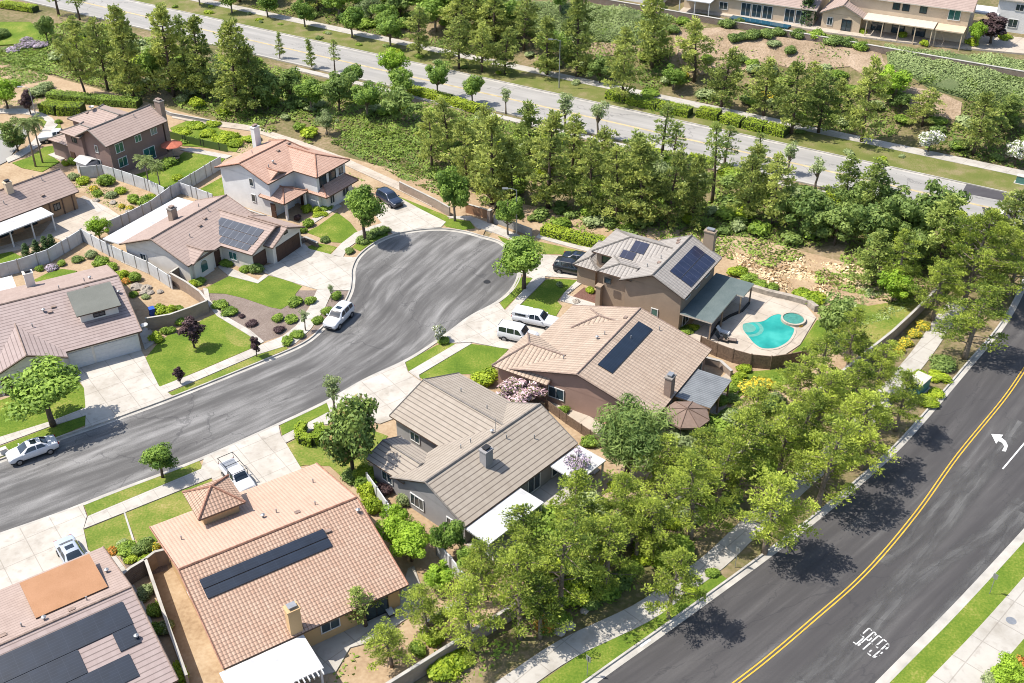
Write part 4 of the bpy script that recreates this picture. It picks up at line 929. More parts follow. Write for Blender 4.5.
plant('pine_dark', 872, 286, 7.0, 5.5, 'dark pine left of the slender bright pine by the wall end', 'pine tree')
plant('pine_big', 964, 302, 11.8, 11.4, 'huge bright spreading pine at the street corner on the right', 'pine tree')
plant('pine', 895, 296, 8.8, 6.0, 'slender bright pine left of the huge corner pine', 'pine tree')
plant('pine_lean', 86, 97, 9.5, 5.5, 'leaning pine on the slope behind the brown two-storey house', 'pine tree')
plant('dark', 48, 42, 5.6, 4.4, 'dark round tree beside the grey shrubs on the left slope', 'tree')
plant('purple', 990, 45, 5.4, 6.0, 'wide dark purple tree beside the pale house on the far bank', 'tree')
plant('cypress', 806, 25, 7.6, 2.4, 'tall dark cypress beside the far tan house', 'cypress tree')
plant('bright', 974, 48, 4.6, 3.0, 'bright yellow green bushy tree by the far retaining wall', 'tree')
plant('broad', 560, 12, 5, 5, 'dark rounded tree at the top edge above the far ground cover', 'tree')
plant('bright', 1003, 690, 3.4, 3.2, 'bright yellow green shrub tree in the lower right corner bed', 'tree')
plant('flower_o', 1022, 672, 1.4, 1.8, 'orange yellow shrub at the right frame edge in the corner bed', 'shrub')
plant('bush_o', 990, 683, .8, 1.5, 'low grey green shrub under the corner shrub tree', 'shrub')
plant('pine_thin', 440, 620, 4.2, 3.0, 'thin dark pine standing on the patio of the terracotta house', 'pine tree') if False else None

# -------- pines along the arterial verge and behind the back wall
verge = [('pine', 668, 620, 8.2, 5.8), ('pine', 764, 554, 9.6, 8.2), ('pine', 817, 510, 10, 9), ('pine', 860, 470, 9.2, 7.8), ('pine', 895, 432, 7.6, 5.6), ('pine', 964, 360, 9, 9), ('pine', 1006, 300, 8.6, 7.4)]
row('spreading pine', 'on the grass strip beside the arterial kerb', 'pine tree', 'pines along the arterial kerb', verge)
belt = [('pine', 540, 640, 6.5, 5.6), ('pine', 590, 590, 7.6, 6.2), ('pine', 636, 560, 6.6, 5.8), ('pine', 716, 512, 8.4, 6.6), ('pine', 796, 462, 8.0, 6.4), ('pine', 470, 655, 7.5, 6.4), ('pine', 520, 640, 9.0, 7.4), ('pine', 560, 612, 9.6, 8.0), ('pine', 606, 596, 8.2, 6.8), ('pine', 652, 562, 7.4, 6.0), ('pine', 690, 540, 9.2, 7.4), ('pine', 736, 500, 9.4, 7.8), ('pine', 778, 478, 9.0, 7.4), ('pine', 812, 444, 8.6, 7.6), ('pine', 850, 424, 8.0, 6.4), ('pine', 872, 398, 7.2, 6.0), ('pine', 932, 322, 8.0, 7.0)]
row('yellow green pine', 'in the dense belt behind the arterial sidewalk', 'pine tree', 'pines behind the arterial sidewalk', belt)
inner = [('pine', 392, 668, 4.6, 4.6), ('pine', 428, 640, 5.2, 5.0), ('pine', 486, 600, 6.4, 5.6), ('pine', 530, 585, 8.4, 7.0), ('pine', 575, 560, 8.8, 7.2), ('pine', 620, 540, 8.0, 7.0), ('pine', 664, 506, 7.2, 6.8), ('pine', 704, 482, 6.4, 6.6), ('pine', 752, 446, 6.2, 6.2), ('pine', 790, 418, 7.0, 6.0), ('pine', 816, 396, 7.6, 6.4), ('pine', 846, 372, 7.4, 6.0)]
row('pine', 'just inside the long tan back wall', 'pine tree', 'pines inside the back wall', inner)
plant('pine_thin', 366, 628, 4.2, 3.4, 'small thin pine on the rear patio of the terracotta house', 'pine tree')
row('leafy tree', 'between the terracotta house and the grey tiled house', 'tree', 'trees between the two houses', [('bright', 396, 548, 3.6, 3.6), ('bright', 412, 562, 3.8, 4.0), ('broad', 446, 560, 4.8, 3.4), ('bright', 440, 590, 2.6, 3.0), ('broad', 470, 575, 3.2, 2.6), ('bright', 398, 530, 3.0, 2.8)])

# -------- the wooded bank between the cul-de-sac and the avenue
row('tall tree', 'on the slope left of the white chimney', 'tree', 'tall trees on the left slope', [('pine_far', 83, 76, 10, 6), ('pine_far', 108, 90, 12, 7), ('pine_tall', 134, 100, 15.5, 7), ('pine_tall', 174, 96, 15, 7.2), ('pine_tall', 204, 98, 13.5, 6.4), ('pine_tall', 238, 112, 14.5, 7.2), ('broad', 155, 92, 8.5, 6), ('pine_dark', 188, 86, 11.5, 6), ('olive', 222, 100, 8, 6.5), ('pine_tall', 256, 112, 11, 6)])
row('pine', 'at the kerb in the upper left corner', 'pine tree', 'pines at the upper left kerb', [('pine_thin', 59, 16, 8, 5), ('pine_thin', 80, 20, 7, 4.5)])
row('small conifer', 'beside the avenue above the white house', 'conifer', 'small conifers beside the avenue', [('spruce', 280, 59, 4.6, 2.6), ('spruce', 312, 68, 5.0, 3.2), ('pine_thin', 335, 72, 5.4, 2.6)])
row('dark tree', 'in the thicket behind the white two-storey house', 'tree', 'dark thicket trees', [('dark', 268, 110, 7, 6), ('dark', 292, 104, 6.5, 6), ('broad', 312, 112, 6, 6), ('dark', 340, 112, 7.5, 7), ('broad', 368, 118, 6.4, 6), ('dark', 398, 122, 6, 6.5), ('broad', 404, 100, 5.5, 5), ('dark', 250, 88, 6, 5), ('broad', 352, 92, 5, 5)])
row('street tree', 'on the near kerb of the avenue at centre', 'tree', 'street trees on the near kerb', [('broad', 438, 98, 6.8, 4.6), ('broad', 472, 105, 5.4, 4.0), ('sparse', 506, 114, 5.0, 3.4), ('sparse', 565, 133, 7.6, 5.6), ('sparse', 597, 140, 7.2, 4.4)])
row('pine', 'on the bank behind the lamp post', 'pine tree', 'pines behind the lamp post', [('pine_far', 432, 168, 8.5, 6), ('pine_far', 466, 186, 10, 7), ('pine_tall', 492, 205, 13, 7), ('pine_far', 512, 200, 9.5, 6), ('pine_tall', 548, 208, 13.5, 7), ('pine_far', 448, 150, 8, 6), ('pine_far', 480, 158, 8, 6), ('pine_dark', 530, 170, 10, 6.5), ('pine_far', 572, 178, 9, 6.5)])
row('tree', 'on the bank behind the taupe two-storey house', 'tree', 'pines behind the taupe house', [('pine_far', 590, 215, 10.5, 6.6), ('pine_far', 616, 222, 10.5, 7), ('pine_tall', 640, 225, 12, 7), ('pine_far', 668, 228, 11, 6.6), ('pine_tall', 692, 222, 9, 5), ('pine_far', 604, 185, 8.5, 6), ('pine_dark', 632, 190, 8.5, 6), ('pine_thin', 661, 166, 9.5, 5), ('pine_thin', 672, 178, 8, 4.6), ('olive', 655, 196, 6.5, 7)])
row('pine', 'on the bank above the brown patch behind the pool', 'pine tree', 'pines above the dry slope', [('pine_far', 746, 222, 9, 6.4), ('pine_far', 772, 225, 9.5, 6.6), ('pine_thin', 712, 202, 11, 5), ('pine_far', 756, 196, 7.5, 5.6), ('pine_thin', 724, 168, 6, 4)])
row('dark bushy tree', 'on the bank right of the dry slope', 'tree', 'dark trees on the right of the bank', [('dark', 806, 238, 7, 8), ('dark', 834, 245, 6, 7), ('dark', 868, 254, 8, 8), ('dark', 900, 246, 8.5, 8), ('dark', 930, 244, 9, 8), ('dark', 850, 226, 6, 6), ('dark', 884, 228, 6.5, 6.5), ('pine_dark', 842, 216, 8, 5), ('pine_dark', 868, 228, 9, 6), ('dark', 786, 226, 5.5, 6), ('dark', 912, 268, 6, 6)])
row('thin street tree', 'along the near kerb right of centre', 'tree', 'thin kerb trees on the right', [('sparse', 787, 175, 5.6, 4.2), ('sparse', 815, 190, 5.4, 4.2), ('sparse', 868, 206, 5.2, 3.6), ('pine_thin', 758, 170, 5.6, 3.4)])
# -------- far side of the avenue
row('parkway tree', 'on the far side of the avenue, left half', 'tree', 'far parkway trees, left', [('broad', 200, 6, 6, 5), ('broad', 232, 14, 6, 5.4), ('broad', 352, 39, 6.5, 6), ('broad', 391, 48, 6.5, 6.5), ('broad', 305, 28, 6, 5), ('pine_far', 419, 57, 8.5, 7), ('pine_far', 459, 70, 9, 7), ('pine_far', 482, 73, 8.5, 6.5), ('broad', 268, 18, 5.5, 5), ('pine_far', 505, 75, 8, 6)])
row('upper tree', 'at the top edge above the left far bank', 'tree', 'upper far bank trees, left', [('broad', 356, 8, 6, 7), ('olive', 390, 10, 6, 6), ('broad', 420, 14, 6, 7), ('pine_far', 476, 24, 8, 7), ('pine_far', 240, 2, 7, 7), ('broad', 494, 20, 5, 6)])
row('bank tree', 'on the far bank behind the left parkway', 'tree', 'far bank trees, left', [('broad', 300, 8, 6, 6), ('broad', 340, 18, 7, 7), ('olive', 372, 24, 6, 7), ('dark', 400, 22, 7, 7), ('broad', 436, 32, 8, 8), ('pine_tall', 462, 40, 11, 7), ('pine_tall', 494, 44, 11.5, 7), ('pine_far', 524, 50, 9, 7), ('broad', 510, 30, 6, 7), ('dark', 448, 20, 5, 6), ('broad', 550, 62, 6, 6), ('broad', 270, 4, 6, 6), ('pine_far', 318, 12, 8, 7), ('broad', 386, 34, 6, 6)])
row('tree', 'on the middle of the bank beyond the avenue', 'tree', 'far bank trees, middle', [('pine_tall', 547, 76, 10, 6), ('pine_tall', 577, 78, 14, 6.6), ('pine_tall', 652, 68, 13.5, 6.6), ('pine_far', 622, 104, 12, 7), ('pine_far', 694, 82, 10.5, 7.6), ('pine_far', 721, 108, 9.5, 7), ('pine_far', 763, 117, 9.5, 7.4), ('dark', 600, 84, 5, 5), ('broad', 673, 90, 4.5, 5)])
row('tree', 'on the right part of the far bank', 'tree', 'far bank pines, right', [('pine_far', 791, 135, 11, 8), ('pine_dark', 818, 134, 9.5, 7), ('pine_far', 861, 143, 12.5, 8), ('pine_far', 838, 116, 6, 5.5), ('bright', 890, 101, 5.6, 6.6), ('pine_far', 922, 126, 5.6, 6), ('pine_far', 973, 155, 9.5, 8), ('pine_dark', 1000, 132, 5.6, 6), ('pine_far', 812, 100, 6, 5), ('dark', 900, 112, 3.5, 4)])

# -------- understorey shrubs among the trees, alike in the photo
LOW = {}
for k_, m_ in (('bush', 'lf_shrub'), ('bush_d', 'lf_dark'), ('bush_o', 'lf_olive'), ('bush_h', 'lf_hedge')):
    LOW[k_] = (m_, [bush(900 + i, nl=10, leaves=70, size=.17)[1] for i in range(2)])
THICK = {}
def thicket(kind, q, h, w):                   # undergrowth past the counted shrubs, gathered into one mass
    m_, vs_ = LOW[kind]; L = rnd.choice(vs_); a = rnd.uniform(0, 6.28); ca, sa = math.cos(a), math.sin(a); z = Ht(q.x, q.y) - .1
    V, F, U = THICK.setdefault(m_, ([], [], [])); b = len(V); sx = w / 1.6; sz = h / 1.3
    V += [(q.x + (x * ca - y * sa) * sx, q.y + (x * sa + y * ca) * sx, z + zz * sz) for x, y, zz in L.v]; F += [tuple(i + b for i in f) for f in L.f]; U += L.uv
def thicket_build():
    V, F, U, MI = [], [], [], []; names = list(THICK)
    for i, m_ in enumerate(names):
        v, f, u = THICK[m_]; b = len(V); V += v; F += [tuple(k + b for k in g) for g in f]; U += u; MI += [i] * len(f)
    me = bpy.data.meshes.new('undergrowth'); me.from_pydata(V, [], F)
    for m_ in names: me.materials.append(M[m_])
    me.polygons.foreach_set('material_index', MI); l = me.uv_layers.new(name='UVMap'); l.data.foreach_set('uv', U); me.update()
    o = bpy.data.objects.new('undergrowth', me); COL.objects.link(o); tag(o, kind='stuff')
def understorey(label, group, t0, t1, s0, s1, n, kinds, hr, skip=None):
    k = 0
    while k < n:
        t, s = rnd.uniform(t0, t1), rnd.uniform(s0, s1); q = fr_t(t, s); k += 1
        px, py = PX((q.x, q.y, Ht(q.x, q.y)))
        if px < -30 or px > 1054 or py < -20 or (skip and skip(px, py)): continue
        h = rnd.uniform(*hr); thicket(rnd.choice(kinds), q, h, h * rnd.uniform(1.3, 2.0))
gap = lambda x, y: (330 < x < 478 and 118 < y < 205) or (715 < x < 875 and 245 < y < 305) or (x < 60 and y < 100)
understorey('green shrub under the trees on the bank below the avenue', '', -21.5, -4, -95, 70, 170, ['bush', 'bush', 'bush_d', 'bush_o', 'bush_h'], (1.0, 2.2), gap)
understorey('dark green shrub at the foot of the bank behind the taupe house', 'shrubs at the foot of the bank', -28.5, -21, 2, 34, 34, ['bush_d', 'bush', 'bush_d', 'bush_o'], (.9, 1.8), lambda x, y: not (530 < x < 735 and 190 < y < 246) or (535 < x < 610 and y > 226) or (590 < x < 722 and y > 236))
def belt_shrubs(n):
    k = 0
    while k < n:
        i = rnd.randrange(1, len(BW) - 2); q = BW[i].lerp(BW[i + 1], rnd.random()); t = (BW[i + 1] - BW[i]).normalized(); q = q + Vector((-t.y, t.x)) * rnd.choice((rnd.uniform(-4.0, -.8), rnd.uniform(.8, 7.0))); k += 1
        if PX((q.x, q.y, 0))[1] < 400: continue
        h = rnd.uniform(.9, 2.2); plant(rnd.choice(['bush', 'bush_d', 'bush_h', 'bush', 'bush_o']), 0, 0, h, h * rnd.uniform(1.2, 1.9), 'green shrub under the dense pines along the tan back wall', 'shrub', group='shrubs under the belt pines', pos=(q.x, q.y))
belt_shrubs(76)
understorey('low green shrub on the strip between the avenue and the far sidewalk', 'parkway shrubs', 12.6, 17.2, -120, 95, 46, ['bush', 'bush_h', 'bush_o', 'bush_d'], (.6, 1.1), lambda x, y: 600 < x < 790 or x > 905)
understorey('green shrub among the trees on the bank beyond the avenue', 'understorey shrubs on the far bank', 21.5, 38, -70, 100, 90, ['bush', 'bush_d', 'bush_o', 'bush'], (1.0, 2.0), lambda x, y: (x > 880 and y < 112) or (672 < x < 884 and y < 58) or (500 < x < 672 and y < 46))

thicket_build()
# -------- shrubs
row('clipped round shrub', 'in the mulch bed by the crossover', 'shrub', 'clipped shrubs in the mulch bed', [(k, x, y + 2, hh, ww) for k, x, y, hh, ww in [('bush', 221, 306, 1.0, 2.0), ('bush', 230.5, 313, 1.0, 1.9), ('bush', 296, 303, 1.1, 1.9), ('bush', 311, 302, 1.0, 1.5), ('bush', 278.5, 319, .9, 1.5), ('bush', 292, 320, 1.0, 1.6), ('bush', 288, 342, 1.0, 1.6), ('bush', 298, 336, 1.0, 1.6), ('bush', 318, 321, .9, 1.4), ('bush', 327.5, 312, .9, 1.5), ('bush', 337, 297, 1.0, 1.5), ('bush_p', 252, 324, .7, 1.4)]])
plant('bush_p', 279.5, 332, .8, 1.4, 'grey purple low mound in the mulch bed near the sidewalk', 'shrub')
plant('bush_p', 242, 318, .5, .8, 'small brown tuft in the mulch bed beside the lawn', 'shrub')
row('shrub', 'at the front of the arched window house', 'shrub', 'shrubs by the arched window', [('bush', 199, 284, .8, 1.8), ('bush_h', 193, 287, 1.0, 1.2), ('bush', 229, 264, .8, 2.4), ('bush', 245, 272, 1.0, 1.5), ('bush_d', 256, 272, 1.5, 2.0)])
row('round shrub', 'beside the entrance of the white two-storey house', 'shrub', 'shrubs at the white house', [('bush_h', 307, 212, 1.2, 1.5), ('bush_h', 316, 213, 1.1, 1.4), ('bush', 309, 227, 1.3, 1.6), ('bush', 302, 233, 1.0, 1.4), ('bush_h', 320, 216, .6, 2.0), ('bush', 326, 209, .7, 2.4), ('bush_d', 325, 242, .8, 1.5), ('bush_d', 350, 253.5, .8, 1.4), ('bush_p', 298, 221, 1.2, 1.0)])
row('dense low shrub', 'on the grass strip beside the round driveway tree', 'shrub', 'strip shrubs', [('bush_d', 362, 243, 1.0, 1.8), ('bush_d', 370, 238, 1.0, 1.8), ('bush_d', 378, 234.5, 1.0, 1.8), ('bush_d', 384.5, 232.5, 1.0, 1.6)])
row('shrub', 'in the garden bed below the fence palms', 'shrub', 'garden bed shrubs', [('bush_h', 84, 184, 1.3, 2.0), ('flower_y', 94, 191, .8, 1.4), ('bush', 107, 185, 2.0, 2.4), ('bush', 98, 196, 1.0, 1.5), ('bush_h', 121, 194, 1.2, 1.8), ('bush', 134, 203, 1.4, 2.0), ('bush', 148, 208, 2.0, 2.6), ('bush_o', 112, 198, 1.0, 1.6), ('flower_y', 122, 208, .6, 1.0), ('flower_y', 130, 210, .6, 1.2), ('bush_o', 74, 180, 1.2, 1.8), ('bush_h', 152, 203, 1.6, 1.8)])
row('slim cypress', 'in the row by the curved fence', 'cypress tree', 'slim cypresses by the fence', [('cypress', 29, 262, 2.6, 1.15), ('cypress', 39, 258.5, 2.6, 1.15), ('cypress', 48, 255.5, 2.7, 1.1), ('cypress', 54.5, 253.5, 2.7, 1.1)], 'cypress_tree')
row('shrub', 'in the yard strip above the mauve roof', 'shrub', 'yard strip shrubs', [('bush', 102, 266, 1.5, 2.0), ('bush', 112, 270, 1.0, 1.6), ('bush_h', 122, 278, 1.1, 1.7), ('flower_o', 127, 283, .7, 1.3), ('bush', 136, 281, 1.3, 1.7), ('bush_o', 92, 258, 1.2, 1.5), ('bush', 40, 271, .8, 1.2), ('bush_l', 52, 270, .7, 1.8), ('bush', 62, 266, .8, 1.2), ('bush_d', 78, 262, .9, 1.4)])
row('shrub', 'inside the bare orange side yard', 'shrub', 'side yard shrubs', [('bush_h', 160, 315, 1.5, 2.0), ('bush_h', 170, 314, 1.2, 1.8), ('bush', 180, 311, .8, 1.2), ('bush_o', 146, 299, .6, 1.0), ('bush', 134, 297, .8, 1.2)])
row('shrub', 'along the outside of the tan lawn wall', 'shrub', 'shrubs outside the tan wall', [('bush_h', 157, 341, 1.2, 1.6), ('bush', 166, 334, 1.0, 1.2), ('bush', 181, 325, 1.2, 1.4), ('bush', 172, 333, .8, 1.1)])
row('shrub', 'around the front beds of the terracotta house', 'shrub', 'front bed shrubs', [('bush', 129, 553, 1.1, 1.9), ('bush_h', 132, 562, .7, 1.1), ('bush_d', 144, 552, 1.3, 1.8), ('bush_h', 146, 563, .7, 1.3), ('bush_h', 152, 561, .7, 1.3), ('bush_h', 157, 559, .7, 1.2), ('flower_y', 155, 550, .7, 1.1), ('flower_o', 113, 553, .5, 1.0), ('bush_o', 123, 547, .7, 1.2), ('bush_o', 149, 545, .8, 1.0), ('bush_h', 136, 572, .6, .9)])
row('shrub', 'in the planting strip of the narrow side passage', 'shrub', 'side passage shrubs', [('bush_o', 147, 596, 1.0, 1.6), ('bush', 156, 614, 1.2, 1.5), ('bush', 158, 633, 1.2, 1.4), ('bush_o', 166, 631, 1.0, 1.4), ('bush_h', 180, 678, 1.6, 1.6)])
row('shrub', 'between the magnolia and the grey tiled house', 'shrub', 'shrubs by the grey house', [('bush_h', 363, 478, 1.3, 2.6), ('bush_h', 368, 498, 1.8, 2.0), ('bush_h', 374, 510, 1.8, 2.0), ('bush', 366, 488, 1.6, 2.0), ('bush_p', 384, 494, 1.2, 1.6), ('bush_o', 405, 505, 1.6, 1.6), ('bush_d', 392, 452, .8, 2.0), ('bush_d', 352, 480, 1.0, 2.2)])
row('bright round shrub', 'near the pink flowering shrub', 'shrub', 'lawn shrubs', [('bush_h', 484, 384, 1.7, 2.4), ('bush_h', 490, 378, 1.4, 1.8), ('bush', 444, 343.5, .9, 1.4)])
row('garden shrub', 'in the beds around the gazebo yard', 'shrub', 'gazebo yard shrubs', [('flower_y', 711, 422, .9, 1.4), ('flower_y', 699, 436, .8, 1.5), ('flower_o', 716, 436, .7, 1.4), ('flower_y', 752, 392, 1.1, 3.0), ('flower_y', 764, 388, 1.1, 2.6), ('bush_h', 737, 384, 1.0, 1.6), ('bush_h', 744, 372, 1.0, 1.6), ('bush_h', 740, 379, 1.0, 1.4), ('bush', 730, 393, 1.2, 1.6), ('bush', 722, 404, 1.0, 1.6), ('bush_o', 728, 428, .7, 1.8), ('bush_d', 732, 402, 1.0, 1.6), ('bush', 590, 446, 1.2, 1.8), ('bush', 563, 414, 1.0, 1.4)])
row('green shrub', 'around the pool deck and the two-storey house', 'shrub', 'pool shrubs', [('bush_h', 737, 275, 1.3, 2.6), ('bush', 748, 281, 1.0, 2.2), ('bush', 760, 287, .9, 1.8), ('bush', 772, 290, .9, 1.6), ('bush_h', 814, 303, 1.4, 3.0), ('bush_h', 802, 298, 1.2, 2.6), ('bush', 686, 333, .7, 1.8), ('bush_h', 693, 330, .7, 1.4), ('bush_h', 590, 293, .9, 1.2), ('flower_o', 800, 328, .5, .6), ('bush_o', 560, 287, .7, .9), ('bush', 808, 300, 1.0, 1.8)])
row('low shrub', 'outside the upper end of the back wall', 'shrub', 'shrubs outside the back wall', [('flower_y', 905, 345, .8, 1.8), ('flower_y', 914, 336, .8, 1.8), ('flower_y', 922, 328, .8, 1.8), ('flower_y', 897, 352, .8, 1.6), ('bush_h', 938, 380, 1.0, 2.2), ('bush_h', 928, 404, 1.0, 2.4), ('bush_h', 936, 396, .8, 1.8), ('bush_d', 942, 368, 1.4, 3.0), ('bush_h', 920, 378, .9, 1.6)])
row('shrub', 'in the shaded bed beside the arterial sidewalk', 'shrub', 'sidewalk bed shrubs', [('flower_o', 545, 628, 1.0, 1.8), ('bush', 560, 622, 1.0, 1.8), ('bush_h', 640, 562, 1.0, 1.6), ('bush', 630, 572, 1.0, 1.8), ('bush', 652, 556, .9, 1.5), ('bush_d', 592, 606, 1.0, 1.6), ('bush_d', 604, 598, 1.0, 1.6), ('bush_h', 690, 594, .8, 1.4), ('bush', 712, 576, .7, 1.3), ('bush_h', 455, 662, 1.3, 2.6), ('bush_h', 442, 672, 1.4, 2.8), ('bush_h', 432, 640, 1.2, 2.0), ('bush', 418, 652, 1.0, 1.6)])
row('round shrub', 'near the top of the far bare bank', 'shrub', 'round shrubs on the far bank', [('bush_d', 674, 33, 1.6, 2.2), ('bush', 683, 24, 1.5, 2.4), ('bush_d', 726, 28, 1.9, 2.6), ('bush_d', 738, 27, 1.9, 2.2), ('bush_d', 733, 42, 1.8, 2.2), ('bush_d', 742, 40, 1.6, 2.0), ('bush_d', 753, 39, 1.9, 2.8), ('bush_d', 767, 38, 1.8, 2.8), ('bush_d', 778, 36, 1.7, 2.4), ('bush_d', 790, 54, 1.6, 2.2), ('bush_d', 798, 38, 1.8, 2.8), ('bush', 816, 40, 2.2, 3.0), ('bush_d', 834, 45, 1.9, 3.2), ('bush_d', 847, 46, 1.8, 2.8), ('bush', 860, 50, 1.7, 2.8), ('bush_o', 774, 46, 1.0, 2.6)])
row('low shrub', 'scattered on the middle of the far bank', 'shrub', 'low shrubs on the far bank', [('bush', 688, 60, 1.5, 2.6), ('bush', 706, 62, 1.4, 2.4), ('bush_d', 740, 62, 1.4, 2.6), ('bush', 752, 66, 1.3, 2.6), ('bush_o', 770, 72, 1.2, 3.0), ('bush', 784, 84, 1.4, 3.0), ('bush', 838, 78, 1.5, 3.0), ('bush', 850, 92, 1.4, 2.8), ('bush_o', 876, 108, 1.2, 2.8), ('bush', 902, 122, 1.2, 2.8), ('bush', 936, 124, 1.3, 3.0), ('bush_d', 958, 148, 1.3, 2.8), ('bush', 650, 96, 1.3, 3.2), ('flower_y', 682, 78, 1.0, 2.8), ('flower_y', 770, 98, .9, 3.4)])
row('low shrub', 'around the outside of the tall left hedge', 'shrub', 'left slope shrubs', [('bush_o', 38, 96, 1.8, 3.4), ('bush_o', 46, 90, 1.6, 3.0), ('bush_l', 14, 52, 1.0, 3.0), ('bush_l', 24, 48, 1.1, 3.0), ('bush_l', 33, 46, 1.1, 3.0), ('bush_l', 42, 47, 1.0, 2.6), ('bush_l', 27, 42, 1.0, 2.4), ('bush_d', 3, 38, 2.0, 3.0)])
row('shrub', 'on the steep grassy slope behind the long back lawn', 'shrub', 'grassy slope shrubs', [('bush_h', 182, 134, 1.0, 3.0), ('bush_h', 196, 128, 1.0, 3.2), ('bush_h', 208, 136, 1.0, 3.0), ('bush_h', 222, 143, 1.2, 3.0), ('bush_h', 230, 138, 1.2, 3.0), ('bush_h', 236, 146, 1.2, 2.6), ('bush', 190, 142, 1.0, 2.8), ('bush_h', 252, 141, 1.0, 2.8), ('bush_h', 214, 126, 1.0, 2.4)])
row('garden shrub', 'on the lawns around the brown two-storey house', 'shrub', 'brown house shrubs', [('bush', 75, 165, 1.6, 1.8), ('bush_h', 63, 155, 1.0, 1.4), ('bush_h', 178, 181, 1.2, 1.6), ('bush', 170, 165, 1.4, 2.6), ('bush', 160, 170, 1.2, 2.2), ('bush_h', 66, 166, 1.0, 1.2), ('bush', 59, 124, .9, 1.2)])
row('green shrub', 'in front of the far tan house', 'shrub', 'far house shrubs', [('bush_h', 862, 34, 1.0, 1.6), ('bush_h', 902, 38, 1.2, 1.6), ('bush_h', 748, 16, 1.4, 1.4), ('bush_h', 770, 15, 1.0, 1.4), ('bush_h', 972, 46, 1.6, 2.2), ('bush_h', 1004, 40, 1.2, 2.4), ('bush_h', 924, 46, 1.2, 1.4)])

# -------- clipped hedges (one object each)
def hedge(label, px, h, wd, mat='lf_hedge', per=420):
    pl = [G2(*p) for p in px]; L = Leaves(); rr = random.Random(len(px) * 77 + int(px[0][0]))
    core = MB()
    for i in range(len(pl) - 1):
        a, b = pl[i], pl[i + 1]; ln = (b - a).length; t = (b - a) / ln; nn = Vector((-t.y, t.x))
        for _ in range(int(per * ln / 2)):
            s, q = rr.random(), rr.random(); f = rr.random()
            if f < .5: o, z, n = (q * 2 - 1) * wd / 2, h, Vector((0, 0, 1))
            else: sd = 1 if f < .75 else -1; o, z, n = sd * wd / 2, q * h, Vector((nn.x * sd, nn.y * sd, .2))
            p = a.lerp(b, s) + nn * o; p3 = Vector((p.x, p.y, Ht(p.x, p.y) + z)) + rv(rr) * .055
            L.card(p3, n + rv(rr) * .7, rr.uniform(.09, .17), .6, .5 + .5 * math.sin(s * ln * 1.3 + i) * rr.random(), rr)
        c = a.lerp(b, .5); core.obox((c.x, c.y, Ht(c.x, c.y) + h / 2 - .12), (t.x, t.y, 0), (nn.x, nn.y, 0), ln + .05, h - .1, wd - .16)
    o = thing('hedge', label, 'hedge', (0, 0, 0))
    c = bpy.data.objects.new('foliage', L.mesh('foliage', M[mat])); COL.objects.link(c); c.parent = o
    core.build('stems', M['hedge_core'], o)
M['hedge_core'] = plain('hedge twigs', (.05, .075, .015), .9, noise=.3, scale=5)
hedge('bright clipped hedge behind the brown two-storey house roof', [(45, 110), (60, 113), (84, 113)], 1.6, 2.6)
hedge('long dark hedge on the slope above the bright clipped hedge', [(50, 98), (80, 101), (110, 104), (140, 106)], 1.2, 2.2, 'lf_shrub')
hedge('bright low hedge behind the path by the taupe house', [(543, 232.5), (560, 237), (580, 242), (604, 247)], 1.1, 1.9)
hedge('clipped U shaped yellow green hedge on the lawn of the magnolia', [(304, 429), (299, 436), (303, 443), (313, 445), (321, 439), (319, 430)], 1.0, .95)
for i, (a, b) in enumerate([((608, 97), (627, 101.5)), ((628, 102), (658, 109)), ((659, 109.5), (690, 116)), ((698, 115), (719, 119)), ((722, 121), (742, 126)), ((744, 126.5), (764, 131)), ((766, 131), (786, 136))]):
    hedge(ordinal(i + 1, 'clipped hedge block', 'on the far parkway of the avenue'), [a, b], 1.3, 2.4)
for i, (a, b) in enumerate([((2, 6), (36, 11)), ((410, 92), (450, 102)), ((450, 103), (480, 112))]):
    hedge(ordinal(i + 1, 'low hedge', 'along the near edge of the avenue'), [a, b], 1.0, 2.0)
for i, (a, b) in enumerate([((640, 152), (668, 160)), ((688, 160), (712, 166)), ((720, 172), (748, 180)), ((826, 196), (850, 202)), ((884, 210), (912, 214))]):
    hedge(ordinal(i + 1, 'loose yellow green hedge', 'on the near avenue edge at right'), [a, b], .9, 2.0)

